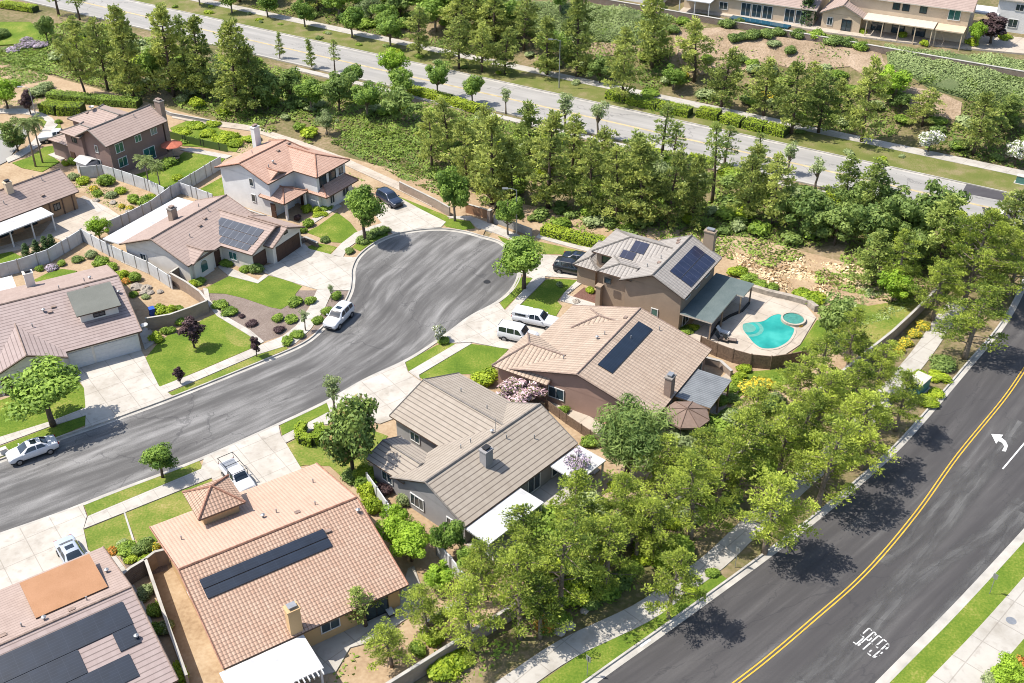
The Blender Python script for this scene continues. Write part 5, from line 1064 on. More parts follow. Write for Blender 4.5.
# -------- uncountable cover
def cover_mass(name, polys, per, mat, size, hmax, seed, keep=None, lump=.35, skip=None):
    from mathutils import noise
    rr = random.Random(seed); L = Leaves()
    for poly in polys:
        q = [G2(*p) if not isinstance(p, Vector) else p for p in poly]
        x0, x1 = min(p.x for p in q), max(p.x for p in q); y0, y1 = min(p.y for p in q), max(p.y for p in q)
        for _ in range(int((x1 - x0) * (y1 - y0) * per)):
            x, y = rr.uniform(x0, x1), rr.uniform(y0, y1); ins = False
            for i in range(len(q)):
                a, b = q[i - 1], q[i]
                if (a.y > y) != (b.y > y) and x < (b.x - a.x) * (y - a.y) / (b.y - a.y) + a.x: ins = not ins
            if not ins: continue
            if skip and skip(*PX((x, y, Ht(x, y)))): continue
            n = noise.noise(Vector((x * lump, y * lump, seed))) ; n2 = noise.noise(Vector((x * .09, y * .09, seed + 9)))
            if keep and n2 + n * .35 < keep: continue
            z = Ht(x, y) - .2 + max(.05, hmax * (.55 + .9 * n)) * rr.uniform(.5, 1)
            g = Vector((noise.noise(Vector(((x + .3) * lump, y * lump, seed))) - n, noise.noise(Vector((x * lump, (y + .3) * lump, seed))) - n, 0)) * -6
            L.card(Vector((x, y, z)), Vector((0, 0, 1)) + g + rv(rr) * .8, size * rr.uniform(.6, 1.3), .55, min(1, max(0, .5 + n * .8 + rr.uniform(-.2, .2))), rr)
    o = bpy.data.objects.new(name, L.mesh(name, M[mat])); COL.objects.link(o); return tag(o, kind='stuff')
bare = lambda x, y: (672 < x < 884 and y < 30 + (x - 672) * .16 + 40 and y > 24 and (x * 7 + y * 13) % 11 < 9) or (900 < x < 962 and 84 < y < 120)
bp = lambda t0, t1, s0, s1: [fr_t(t0, s0), fr_t(t0, s1), fr_t(t1, s1), fr_t(t1, s0)]
cover_mass('ground_cover', [[(884, 46), (1030, 62), (1030, 108), (990, 104), (962, 97), (930, 88), (915, 78), (888, 66)]], 46, 'lf_sage', .2, 1.3, 3, lump=.22)
cover_mass('ground_cover', [[(500, 2), (560, 2), (672, 16), (668, 28), (640, 44), (596, 42), (556, 40), (520, 34)]], 40, 'lf_sage', .2, 1.2, 4, lump=.22)
cover_mass('ground_cover', [bp(-23, -3.5, -105, 72)], 17, 'lf_cover', .25, .7, 5, keep=-.16)
cover_mass('ground_cover', [bp(20.5, 41.5, -75, 105)], 13, 'lf_cover', .25, .6, 6, keep=-.06, skip=bare)
cover_mass('ground_cover', [[(330, 142), (352, 128), (395, 126), (440, 128), (470, 148), (470, 176), (440, 196), (400, 178), (350, 152)], [(-20, 48), (20, 46), (46, 52), (54, 60), (46, 80), (20, 86), (-20, 84)]], 24, 'lf_cover', .22, .6, 7)
cover_mass('ground_cover', [[(528, 206), (560, 205), (640, 214), (720, 218), (735, 246), (724, 250), (690, 234), (640, 226), (606, 232), (590, 236), (545, 226)]], 14, 'lf_cover', .22, .4, 15, keep=-.2)
cover_mass('ground_cover', [[(-20, 86), (20, 88), (60, 92), (84, 106), (60, 108), (40, 108), (20, 106), (-20, 106)], [(236, 152), (250, 140), (264, 143), (300, 153), (345, 172), (400, 196), (396, 199), (352, 186), (350, 172), (292, 150), (262, 158)], [(68, 183), (90, 181), (124, 188), (150, 198), (158, 206), (132, 216), (112, 208), (92, 198)], [(96, 262), (110, 266), (140, 286), (130, 290), (108, 278)]], 13, 'lf_cover', .18, .35, 16, keep=-.1)
cover_mass('dry_grass', [[(726, 252), (800, 258), (870, 268), (862, 300), (820, 302), (770, 288), (736, 276)]], 16, 'lf_straw', .26, .5, 8)
cover_mass('ground_cover', [[(838, 284), (880, 276), (930, 290), (900, 316), (850, 330), (836, 310)]], 20, 'lf_sage', .2, .4, 9)
cover_mass('ground_cover', [[p for p in offset(BW, -.6)] + [p for p in offset(wl, 1.2)][::-1]], 7, 'lf_shrub', .2, .5, 10, keep=.0)
cover_mass('leaf_litter', [[p for p in offset(BW, 1.0)] + [p for p in offset(BW, 6.0)][::-1]], 5, 'lf_cover', .2, .3, 12, keep=.05)

# ================================================================== HOUSES
class Roof:
    def __init__(s, mb, x0, x1, y0, y1, ze, zr, axis='x', hip=(0, 0), rid=None, th=.17, cap=True):
        s.__dict__.update(x0=x0, x1=x1, y0=y0, y1=y1, ze=ze, zr=zr, axis=axis, hip=hip, th=th)
        a0, a1, b0, b1 = (x0, x1, y0, y1) if axis == 'x' else (y0, y1, x0, x1)
        bm = (b0 + b1) / 2 if rid is None else rid
        s.a0, s.a1, s.b0, s.b1, s.bm = a0, a1, b0, b1, bm
        s.k0 = (zr - ze) / (bm - b0); s.k1 = (zr - ze) / (b1 - bm)
        F = s.F = (lambda a, b, z: Vector((a, b, z))) if axis == 'x' else (lambda a, b, z: Vector((b, a, z)))
        A, B = F(a0 + hip[0], bm, zr), F(a1 - hip[1], bm, zr)
        c00, c10, c11, c01 = F(a0, b0, ze), F(a1, b0, ze), F(a1, b1, ze), F(a0, b1, ze)
        sl0 = math.hypot(bm - b0, zr - ze); sl1 = math.hypot(b1 - bm, zr - ze)
        polys = [([c00, c10, B, A], [(a0, 0), (a1, 0), (a1 - hip[1], sl0), (a0 + hip[0], sl0)]), ([c11, c01, A, B], [(a1, 0), (a0, 0), (a0 + hip[0], sl1), (a1 - hip[1], sl1)])]
        if hip[0]: q = math.hypot(hip[0], zr - ze); polys.append(([c01, c00, A], [(b1, 0), (b0, 0), (bm, q)]))
        if hip[1]: q = math.hypot(hip[1], zr - ze); polys.append(([c10, c11, B], [(b0, 0), (b1, 0), (bm, q)]))
        dn = Vector((0, 0, -th))
        for pts, uv in polys:
            mb.top(pts, 0, uv); mb.face([p + dn for p in pts], 1)
        edges = [(c00, c10), (c11, c01)] + ([(c01, c00)] if hip[0] else [(c00, A), (A, c01)]) + ([(c10, c11)] if hip[1] else [(c10, B), (B, c11)])
        for p, q in edges: mb.face([p, q, q + dn, p + dn], 1)
        if cap:
            up = Vector((0, 0, .03)); lines = [(A, B)] + ([(c00, A), (c01, A)] if hip[0] else []) + ([(c10, B), (c11, B)] if hip[1] else [])
            for p, q in lines: mb.tube([p + up, q + up], .11, 5, 2)
            for p, q in ([] if hip[0] else [(c00, A), (c01, A)]) + ([] if hip[1] else [(c10, B), (c11, B)]): mb.tube([p + up * .5, q + up * .5], .075, 4, 2)
    def pt(s, side, a, d, lift=0.0):           # d: horizontal distance up from the eave
        b = s.b0 + d if side == 0 else s.b1 - d; k = s.k0 if side == 0 else s.k1
        return s.F(a, b, s.ze + k * d + lift)
    def walls(s, mb, ia=(.45, .45), ib=(.45, .45), z0=-.25, m=0):
        a0, a1, b0, b1 = s.a0 + ia[0], s.a1 - ia[1], s.b0 + ib[0], s.b1 - ib[1]
        z0_, z1_ = s.ze - s.th + s.k0 * ib[0] - .01, s.ze - s.th + s.k1 * ib[1] - .01; zt = min(z0_, z1_)
        p, q = s.F(a0, b0, 0), s.F(a1, b1, 0)
        mb.box(min(p.x, q.x), max(p.x, q.x), min(p.y, q.y), max(p.y, q.y), z0, zt, m)
        for e, h in ((0, s.hip[0]), (1, s.hip[1])):
            if h: continue
            aa, ab = (a0, a0 + .2) if e == 0 else (a1 - .2, a1)
            zz = lambda b: s.ze - s.th - .01 + (s.k0 * (b - s.b0) if b <= s.bm else s.k1 * (s.b1 - b))
            prof = [(b0, zt - .05), (b1, zt - .05), (b1, zz(b1)), (s.bm, zz(s.bm)), (b0, zz(b0))]
            A_ = [s.F(aa, b, z) for b, z in prof]; B_ = [s.F(ab, b, z) for b, z in prof]
            mb.face(A_, m); mb.face(B_[::-1], m)
            for i in range(5): mb.face([A_[i - 1], A_[i], B_[i], B_[i - 1]], m)

FACES = {'+x': (1, 0), '-x': (-1, 0), '+y': (0, 1), '-y': (0, -1)}
def window(par, x, y, z, face, w, h, fr='frame', gl='glass', mull=1, name='window', label=None):
    n = Vector((*FACES[face], 0)); t = Vector((-n.y, n.x, 0)); c = Vector((x, y, z)) + n * .04; mb = MB(); f = .09
    mb.obox(c + t * (w / 2 - f / 2), t, n, f, h, .1); mb.obox(c - t * (w / 2 - f / 2), t, n, f, h, .1)
    for s in (1, -1): mb.obox(c + Vector((0, 0, s * (h / 2 - f / 2))), t, n, w - 2 * f, f, .1)
    for i in range(mull): mb.obox(c + t * (w * ((i + 1) / (mull + 1) - .5)), t, n, .06, h - 2 * f, .08)
    o = mb.build(name, M[fr], par); p = MB(); p.obox(c - n * .02, t, n, w - 2 * f - .002, h - 2 * f - .002, .05); p.build('pane', M[gl], o)
    if label: o['label'] = label
    return o
def door(par, x, y, face, w, h, mat, name='door', rows=4, z=0.0):
    n = Vector((*FACES[face], 0)); t = Vector((-n.y, n.x, 0)); mb = MB(); c = Vector((x, y, z + h / 2)) + n * .03
    mb.obox(c, t, n, w, h, .06)
    for i in range(rows):
        for j in range(max(1, int(w / 1.2)) if name == 'garage_door' else 1):
            k = max(1, int(w / 1.2)) if name == 'garage_door' else 1
            mb.obox(c + n * .036 + t * (w * ((j + .5) / k - .5)) + Vector((0, 0, h * ((i + .5) / rows - .5))), t, n, w / k * .86, h / rows * .8, .025)
    o = mb.build(name, M[mat], par)
    if name == 'door':
        hb = MB(); hb.obox(c + n * .06 + t * (w * .38), t, n, .05, .14, .06); hb.build('handle', M['metal'], o)
    return o
def chimney(par, x, y, z0, z1, w, d, mat, cap='cap', name='chimney'):
    mb = MB()
    for (nx, ny, ww) in ((1, 0, d), (-1, 0, d), (0, 1, w), (0, -1, w)):
        hx, hy = w / 2, d / 2; c = Vector((x + nx * hx, y + ny * hy, 0)); t = Vector((-ny, nx, 0)) * ww / 2
        mb.face([(c.x - t.x, c.y - t.y, z0), (c.x + t.x, c.y + t.y, z0), (c.x + t.x, c.y + t.y, z1), (c.x - t.x, c.y - t.y, z1)], 0, [(0, z0), (ww, z0), (ww, z1), (0, z1)])
    mb.box(x - w / 2 - .07, x + w / 2 + .07, y - d / 2 - .07, y + d / 2 + .07, z1, z1 + .14, 0)
    o = mb.build(name, M[mat], par)
    k = MB(); k.box(x - w * .28, x + w * .28, y - d * .28, y + d * .28, z1 + .142, z1 + .34); k.box(x - w * .36, x + w * .36, y - d * .36, y + d * .36, z1 + .342, z1 + .4); k.build('chimney_cap', M[cap] if cap != 'dark' else M['dark'], o)
    return o
def panel(par, rf, side, a0, a1, d0, d1, mat, lift=.1, name='solar_panel'):
    mb = MB(); L = math.hypot(1, rf.k0 if side == 0 else rf.k1) * abs(d1 - d0)
    q = [rf.pt(side, a0, d0), rf.pt(side, a1, d0), rf.pt(side, a1, d1), rf.pt(side, a0, d1)]
    up = Vector((0, 0, lift)); lo = [p + up - Vector((0, 0, .06)) for p in q]; hi = [p + up for p in q]
    mb.top(hi, 0, [(0, 0), (abs(a1 - a0), 0), (abs(a1 - a0), L), (0, L)]); mb.face(lo, 0, [(.3, .05)] * 4)
    for i in range(4): mb.face([lo[i - 1], lo[i], hi[i], hi[i - 1]], 0, [(.3, .05)] * 4)
    for i in range(4):
        m = q[i].lerp((q[0] + q[2]) / 2, .08); mb.tube([m, m + up], .03, 4)
    return mb.build(name, M[mat], par)
def vents(par, rf, lst):
    for side, a, d, kind in lst:
        p = rf.pt(side, a, d); mb = MB()
        if kind == 'pipe': mb.tube([p - Vector((0, 0, .05)), p + Vector((0, 0, .45))], .06, 7)
        elif kind == 'hat': mb.tube([p, p + Vector((0, 0, .3))], .09, 7); mb.lathe(p + Vector((0, 0, .3)), [(.2, 0), (.2, .06), (.02, .16)], 9)
        else: mb.obox(p + Vector((0, 0, .07)), (1, 0, 0), (0, 1, 0), .5, .14, .35)
        mb.build('roof_vent', M['metal'] if kind != 'box' else M['cap'], par)
def cover(par, poly, z, mat, posts, post_mat, th=.14, fascia=None, ribs=None, name='patio_cover', zf=None):
    mb = MB(); zf = zf or (lambda x, y: z)
    A = sum(poly[i - 1][0] * poly[i][1] - poly[i][0] * poly[i - 1][1] for i in range(len(poly)))
    if A < 0: poly = poly[::-1]
    top = [(x, y, zf(x, y)) for x, y in poly]
    mb.face(top, 0, [(x, y) for x, y in poly]); mb.face([(x, y, q - th) for x, y, q in top][::-1], 1)
    for i in range(len(top)):
        a, b = top[i - 1], top[i]; mb.face([(*a[:2], a[2] - th), (*b[:2], b[2] - th), b, a], 1)
    if ribs:
        (ax, n0, n1, w0, w1, st_) = ribs; k = n0
        while k <= n1:
            if ax == 'x': mb.box(k - .04, k + .04, w0, w1, zf(k, w0) + .002 - th, zf(k, w0) + .07, 1)
            k += st_
    o = mb.build(name, [M['cover_w' if mat == 'white' else mat], M[fascia or post_mat]], par)
    for x, y in posts:
        p = MB(); p.box(x - .08, x + .08, y - .08, y + .08, -.2, zf(x, y) - th); p.build('post', M[post_mat], o)
    return o
def house(label, px, h, ang, name='house'):
    o = P(px[0], px[1], h); return thing(name, label, 'house', (o.x, o.y, Ht(o.x, o.y)), R(ang))
def roof_build(mb, h, tile, fascia='fascia_b', cap='cap'): return mb.build('roof', [M[tile], M[fascia], M[cap]], h)

# ---- clay tiled house, bottom of the frame
h = house('single storey house with terracotta tiles, small pyramid turret and one long dark solar strip', (150.7, 526.5), 2.7, 32.7)
rb, wb = MB(), MB()
r1 = Roof(rb, -.1, 15.8, -18.3, 0, 2.7, 5.35); r1.walls(wb, (.6, .6), (.6, .6))
rt = Roof(rb, 3.3, 7.5, -4.05, .15, 5.0, 6.25, 'x', (2.05, 2.05)); wb.box(3.8, 7.0, -3.55, -.35, 2.0, 4.9)
ro_ = roof_build(rb, h, 't_terra', 'fascia_b', 'cap_t'); wl_ = wb.build('wall', M['w_cream'], h)
# paler front slope laid as its own tile field
fs = MB(); q = [r1.pt(1, -.1, 0, .02), r1.pt(1, 15.8, 0, .02), r1.pt(1, 15.8, 9.0, .02), r1.pt(1, -.1, 9.0, .02)]
fs.top(q, 0, [(0, 0), (15.9, 0), (15.9, 9.3), (0, 9.3)]); fs.build('front_roof_tiles', M['t_pink'], ro_)
panel(h, r1, 0, 1.0, 11.8, 5.75, 6.6, 'solar', .12); panel(h, r1, 0, 1.0, 11.8, 6.68, 7.55, 'solar', .12)
chimney(h, 6.0, -17.75, 0, 5.2, 1.0, .8, 'w_cream', 'metal')
vents(h, r1, [(1, 1.5, 4.5, 'pipe'), (1, 8.2, 6.2, 'hat'), (1, 12.5, 7.6, 'pipe'), (1, 14, 3.5, 'pipe'), (1, 10.8, 7.7, 'box'), (0, 12.1, 7.2, 'box'), (0, 15.2, 7.8, 'hat'), (1, 9.4, 6.3, 'pipe')])
cover(h, [(-.5, -18.35), (6.4, -18.35), (6.4, -22.2), (-.5, -22.2)], 2.55, 'white', [(0, -22), (3, -22), (6.2, -22)], 'white', .12, None, ('x', -.3, 6.3, -22.75, -22.22, .38))
yb = -17.7
window(h, 8.9, yb, 1.5, '-y', 1.7, 1.1); window(h, 13.0, yb, 1.08, '-y', 2.2, 2.1, 'dark', name='sliding_door')
for x in (1.5, 4.6): window(h, x, yb, 1.5, '-y', 1.5, 1.2)
window(h, 15.2, -5, 1.5, '+x', 1.4, 1.1); window(h, 15.2, -12, 1.5, '+x', 1.2, 1.0); window(h, .5, -8, 1.5, '-x', 1.2, 1.0)
door(h, 11.5, -.6, '+y', 4.8, 2.2, 'g_white', 'garage_door'); door(h, 5.2, -.55, '+y', 1.0, 2.1, 'g_brown'); window(h, 2, -.6, 1.5, '+y', 1.6, 1.2)
window(h, 5.4, -.35, 4.2, '+y', 1.4, .7)

# ---- grey tiled house in the middle
h = house('grey tiled single storey house with dark chimney and white patio covers, ringed by trees', (466, 526), 2.7, 47.6)
rb, wb = MB(), MB()
r1 = Roof(rb, -.15, 15.4, 0, 9.7, 2.7, 5.0); r1.walls(wb)
r2 = Roof(rb, 6.1, 16.0, 5.0, 16.7, 2.7, 4.55, 'y', rid=10.95); r2.walls(wb, (.5, .45), (.45, .45))
r3 = Roof(rb, .15, 4.65, 8.2, 13.45, 2.7, 3.55, 'y'); r3.walls(wb)
roof_build(rb, h, 't_grey', 'fascia_b', 'cap_g'); wb.build('wall', M['w_grey'], h)
chimney(h, 6.1, 3.3, 3.5, 5.75, .95, .8, 'w_grey', 'dark')
vents(h, r1, [(1, 9.2, 4.2, 'hat'), (0, 9.6, 4.0, 'pipe'), (1, 6.0, 3.2, 'pipe'), (1, 7.2, 3.3, 'pipe'), (0, 12, 2.6, 'pipe')]); vents(h, r2, [(1, 13, 3.4, 'pipe'), (1, 9, 3.8, 'pipe')])
a_ = Roof.pt(r1, 1, 9.4, 4.5); mbx = MB(); mbx.tube([a_, a_ + Vector((0, 0, 1.6))], .03, 5); mbx.build('antenna', M['metal'], h)
cover(h, [(-.15, -.02), (7.1, -.02), (7.1, -2.9), (-.15, -2.9)], 2.5, 'white', [(0, -2.7), (3.6, -2.7), (6.9, -2.7)], 'white', .15)
cover(h, [(11.3, -.02), (15.5, -.02), (15.5, -3.4), (11.3, -3.4)], 2.48, 'white', [(11.5, -3.2), (15.3, -3.2)], 'white', .15)
window(h, .3, 6.6, 1.3, '-x', 1.8, 1.4, mull=2); window(h, .3, 2.2, 1.4, '-x', 1.1, 1.2); window(h, .6, 11, 1.5, '-x', 1.5, 1.2)
for x in (2, 5.2, 9.5, 13): window(h, x, .45, 1.2, '-y', 1.8, 1.9, 'frame', name='sliding_door')
door(h, 11, 16.2, '+y', 4.9, 2.2, 'g_white', 'garage_door'); window(h, 6.55, 13.5, 1.4, '-x', 1.4, 1.2); door(h, 5.4, 9.25, '+y', 1.0, 2.1, 'g_brown'); window(h, 2.4, 13.0, 1.4, '+y', 1.8, 1.2)
window(h, 15.55, 11, 1.5, '+x', 1.3, 1.1); window(h, 14.95, 5, 1.5, '+x', 1.4, 1.1)

# ---- tan tiled house with the pink flowering shrub
h = house('tan barrel tiled single storey house with dark solar strip, grey patio roof and brick chimney', (648, 428), 2.7, 58.5)
rb, wb = MB(), MB()
r1 = Roof(rb, 1.25, 16.0, 0, 17.3, 2.7, 5.15, rid=8.75); r1.walls(wb)
r2 = Roof(rb, .95, 8.4, 12.0, 18.8, 2.72, 4.25, 'y', (0, 2.4)); r2.walls(wb, (.3, .5), (.5, .5))
r3 = Roof(rb, 10.7, 15.3, 8.6, 14.6, 3.5, 4.6, 'y', (0, 2.2)); wb.box(11.2, 14.8, 10, 14.1, 1, 3.4)
ro_ = roof_build(rb, h, 't_tan'); wb.build('wall', M['w_rose'], h)
panel(h, r1, 0, 4.1, 13.7, 6.15, 7.85, 'solar', .12)
chimney(h, 6.0, .55, 0, 5.0, 1.0, .75, 'brick', 'metal')
vents(h, r1, [(1, 4, 5.5, 'pipe'), (1, 8.6, 7, 'hat'), (1, 9.6, 7.4, 'pipe'), (0, 14.3, 5.6, 'pipe'), (1, 13.6, 7.9, 'box'), (0, 10.5, 7.2, 'pipe')])
cover(h, [(6.4, -.02), (12.1, -.02), (12.1, -3.9), (6.4, -3.9)], 2.5, 'grey_felt', [(6.6, -3.7), (9.2, -3.7), (11.9, -3.7)], 'w_tan', .16)
window(h, 1.7, 11.3, 1.5, '-x', 1.9, 1.4); window(h, 1.7, 3.5, 1.5, '-x', 1.0, .9)
for x in (3, 9.3, 13.6): window(h, x, .45, 1.2, '-y', 1.9, 1.9, name='sliding_door')
door(h, 12.4, 16.85, '+y', 4.8, 2.2, 'g_white', 'garage_door'); door(h, 9.2, 16.85, '+y', 1.0, 2.1, 'g_brown'); window(h, 4.7, 18.3, 1.4, '+y', 2.0, 1.3); window(h, 15.55, 5, 1.5, '+x', 1.5, 1.1)

# ---- two-storey house with the pool
h = house('taupe two-storey house with three blue solar arrays and L shaped grey green patio roof', (685.5, 297.9), 5.0, 58.6)
rb, wb = MB(), MB()
r1 = Roof(rb, -.35, 10.7, 0, 8.2, 5.0, 6.9); r1.walls(wb, (.6, .5), (.6, .6))
r2 = Roof(rb, 4.0, 10.6, 5.0, 14.1, 5.02, 6.45, 'y', (0, 3.6)); r2.walls(wb, (.3, .5), (.5, .5))
r3 = Roof(rb, .2, 4.4, 6.9, 11.3, 5.0, 5.75, 'y', (0, 2.1), rid=1.9); r3.walls(wb, (.3, .5), (.6, .3))
r4 = Roof(rb, 3.6, 10.4, 13.0, 16.4, 2.7, 3.6, 'x', (1.2, 1.2)); r4.walls(wb)
roof_build(rb, h, 't_silver', 'fascia_b', 'cap_g'); wb.build('wall', M['w_taupe'], h)
panel(h, r1, 0, 2.2, 9.3, .3, 1.62, 'solar_b', .1); panel(h, r1, 0, 2.2, 9.3, 1.72, 3.05, 'solar_b', .1)
panel(h, r2, 0, 7.9, 9.7, 1.4, 2.95, 'solar_b', .1); panel(h, r2, 0, 8.75, 10.5, .25, 1.3, 'solar_b', .1)
chimney(h, 11.0, 1.9, 0, 7.9, .8, 1.3, 'w_taupe', 'metal')
vents(h, r1, [(1, 3.2, 3.3, 'box'), (1, 4.4, 3.0, 'pipe'), (1, 8.8, 3.2, 'box'), (1, 9.7, 2.9, 'box'), (1, 2.4, 2.2, 'pipe')])
cover(h, [(.2, .55), (10.9, .55), (10.9, -4.3), (7.5, -4.3), (7.5, -3.4), (.2, -3.4)], 2.65, 'teal_roof', [(.4, -3.2), (3.9, -3.2), (7.6, -4.0), (10.7, -4.1)], 'w_taupe', .2, 'fascia_w')
window(h, .25, 3.7, 1.6, '-x', .9, 1.3, gl='teal_glass', mull=0); window(h, .25, 9.9, 4.1, '-x', .9, .8, 'dark', mull=0); window(h, 4.5, 12.2, 4.2, '-x', 1.4, 1.3, 'dark')
for x in (2.2, 5, 8): window(h, x, .6, 4.1, '-y', 1.3, .9); window(h, x, .6, 1.1, '-y', 1.9, 2.0, name='sliding_door')
door(h, 7, 15.95, '+y', 4.8, 2.1, 'g_brown', 'garage_door'); door(h, 2.2, 10.95, '+y', 1.0, 2.1, 'g_brown'); window(h, 7, 13.6, 4.1, '+y', 1.6, 1.2); window(h, 10.2, 6, 4, '+x', 1.3, 1.1)
mbx = MB(); mbx.box(.1, .7, 10.75, 11.35, -.2, 2.9); mbx.box(.0, .8, 10.65, 11.45, 2.902, 3.05); mbx.build('porch_pillar', M['w_taupe'], h)

# ---- house with the green flat dormer
h = house('mauve tiled house with green flat dormer and two white garage doors', (66.8, 351.5), 2.7, 30)
rb, wb = MB(), MB()
r1 = Roof(rb, -14, 8.1, .0, 17.0, 2.7, 5.35, rid=8.9); r1.walls(wb)
r2 = Roof(rb, -7.8, -.1, -1.25, 6, 2.72, 4.3, 'y', rid=-4.0); r2.walls(wb)
ro_ = roof_build(rb, h, 't_mauve'); wb.build('wall', M['w_offw'], h)
fs = MB(); q = [r1.pt(1, -14, 0, .02), r1.pt(1, 8.1, 0, .02), r1.pt(1, 8.1, 8.05, .02), r1.pt(1, -14, 8.05, .02)]; fs.top(q, 0, [(0, 0), (22, 0), (22, 8.4), (0, 8.4)]); fs.build('rear_roof_tiles', M['t_rose'], ro_)
d_ = MB(); d_.box(2.5, 6.6, 3.4, 8.6, 2.9, 4.72, 0); dm = d_.build('dormer', M['w_offw'], h)
d_ = MB(); d_.prism([(2.1, 2.95), (6.95, 2.95), (6.95, 7.7), (2.1, 7.7)], lambda x, y: 4.72 + (y - 2.95) * .13, lambda x, y: 4.86 + (y - 2.95) * .13, 0, 1); d_.build('dormer_roof', [M['green_felt'], M['fascia_b']], dm)
window(dm, 4.5, 3.4, 4.2, '-y', 1.3, .5, 'dark')
chimney(h, -.9, 15.2, 2.2, 5.1, 1.0, .8, 'w_offw', 'dark')
vents(h, r1, [(0, -.8, 6.3, 'hat'), (0, -.2, 6.0, 'box'), (0, .3, 6.6, 'box'), (0, -2.4, 4.6, 'pipe'), (0, 4.4, 8.3, 'box'), (1, 4.5, 6.8, 'pipe'), (1, 5.2, 6.3, 'hat'), (0, 7.4, 6.2, 'hat'), (1, 1.6, 7.4, 'pipe')])
cover(h, [(-14, 17.02), (-2.4, 17.02), (-2.4, 20.4), (-14, 20.4)], 2.55, 'white', [(-2.6, 20.2), (-7, 20.2), (-12, 20.2)], 'white')
door(h, 1.25, .45, '-y', 2.5, 2.1, 'g_white', 'garage_door'); door(h, 5.15, .45, '-y', 4.75, 2.1, 'g_white', 'garage_door')
window(h, -3.9, -.8, 1.5, '-y', 2.4, 1.4); door(h, -6.6, -.8, '-y', 1.0, 2.1, 'g_brown'); window(h, 7.65, 9, 1.5, '+x', 1.2, 1.0); window(h, 3, 16.55, 1.5, '+y', 1.8, 1.2)
mbx = MB(); mbx.tube([(8.2, 1.2, 2.0), (8.6, 1.0, 2.6)], .04, 6); mbx.lathe((8.6, 1.0, 2.5), [(.04, 0), (.3, .12), (.42, .3), (.36, .27), (.03, .08)], 14); mbx.build('satellite_dish', M['metal'], h)

# ---- house with the arched window and grey solar rows
h = house('rose tiled white stucco house with arched window and three rows of grey solar panels', (190, 263.7), 2.7, 61)
rb, wb = MB(), MB()
r1 = Roof(rb, -.6, 13.3, -.25, 11.4, 2.7, 5.0, rid=5.4); r1.walls(wb, (.55, .5), (.5, .5))
r2 = Roof(rb, .0, 4.15, -.6, 5, 2.74, 3.65, 'y'); r2.walls(wb, (.5, .3), (.45, .45))
r3 = Roof(rb, 5.35, 14.4, -5.3, 6, 2.7, 4.45, 'y', rid=10.3); r3.walls(wb, (.5, .3), (.45, .45))
r4 = Roof(rb, 8.0, 14.5, -6.4, 0, 2.72, 4.15, 'y', rid=11.2); r4.walls(wb, (.5, .3), (.45, .45))
roof_build(rb, h, 't_rose'); wb.build('wall', M['w_offw'], h)
panel(h, r3, 0, -4.2, .6, .35, 1.25, 'solar_g', .1); panel(h, r3, 0, -4.3, 2.1, 1.35, 2.6, 'solar_g', .1); panel(h, r3, 0, -4.2, 2.9, 2.7, 3.9, 'solar_g', .1)
chimney(h, 6.1, 8.2, 3, 5.5, .95, .8, 'block', 'cap')
vents(h, r1, [(0, 6, 3.8, 'box'), (0, 7.5, 4.3, 'box'), (0, 9, 5, 'pipe'), (0, 3.5, 3.2, 'pipe'), (1, 10, 4, 'pipe')])
cover(h, [(-.4, 11.42), (13.2, 11.42), (13.2, 14.5), (-.4, 14.5)], 2.56, 'white', [(-.2, 14.3), (4.3, 14.3), (8.8, 14.3), (13, 14.3)], 'white')
# arched window
mb = MB(); gp = MB()
def arch(m, w, hgt, y, d):
    pts = [(-w / 2, 0), (w / 2, 0)] + [(w / 2 * math.cos(a), hgt + w / 2 * math.sin(a)) for a in [math.pi * k / 8 for k in range(9)]]
    A_ = [(2.07 + x, y, .7 + z) for x, z in pts]; B_ = [(2.07 + x, y - d, .7 + z) for x, z in pts]
    m.face(A_); m.face(B_[::-1])
    for i in range(len(pts)): m.face([A_[i - 1], A_[i], B_[i], B_[i - 1]])
arch(mb, 1.3, 1.0, -.1, .06); o = mb.build('arched_window', M['frame'], h); arch(gp, 1.1, .95, -.161, .02); gp.build('pane', M['teal_glass'], o)
window(h, -.05, 8.0, 1.5, '-x', 1.1, 1.0); window(h, 5.8, -1.6, 1.4, '-x', 1.4, 1.2, gl='teal_glass')
door(h, 7.1, -4.8, '-y', 2.4, 2.1, 'g_brown', 'garage_door'); door(h, 11.4, -5.9, '-y', 4.7, 2.15, 'g_brown', 'garage_door'); door(h, 4.9, .25, '-y', 1.0, 2.1, 'g_brown'); window(h, 12.8, 4, 1.5, '+x', 1.4, 1.0); window(h, 11.25, -5.9, 3.3, '-y', .7, .4, 'dark', mull=0, name='gable_vent')

# ---- white two-storey house
h = house('white two-storey house with salmon tiled roofs, upper balcony and white chimney', (217.7, 166), 5.2, 57.5)
rb, wb = MB(), MB()
r1 = Roof(rb, -.55, 10.4, -9.95, .1, 5.2, 7.0, 'x', (0, 1.6)); r1.walls(wb, (.6, .5), (.5, .5))
r2 = Roof(rb, 4.5, 11.5, -14.2, -4, 5.22, 6.6, 'y', (3.2, 0)); r2.walls(wb, (.6, .3), (.5, .5))
r3 = Roof(rb, .1, 3.7, -9.6, -5, 5.18, 6.0, 'y'); r3.walls(wb, (.35, .3), (.3, .3))
r4 = Roof(rb, -.4, 4.5, -12.3, -7.6, 2.75, 3.75, 'y', (2.3, 0)); r4.walls(wb, (2.5, .2), (.4, .4))
r5 = Roof(rb, 4.7, 11.6, -15.4, -11.2, 2.4, 3.5, 'x', (1.6, 1.2))
wb.box(5.6, 11, -14.6, -12, -.2, 2.3)
roof_build(rb, h, 't_salmon', 'fascia_b', 'cap_t'); wb.build('wall', M['w_white'], h)
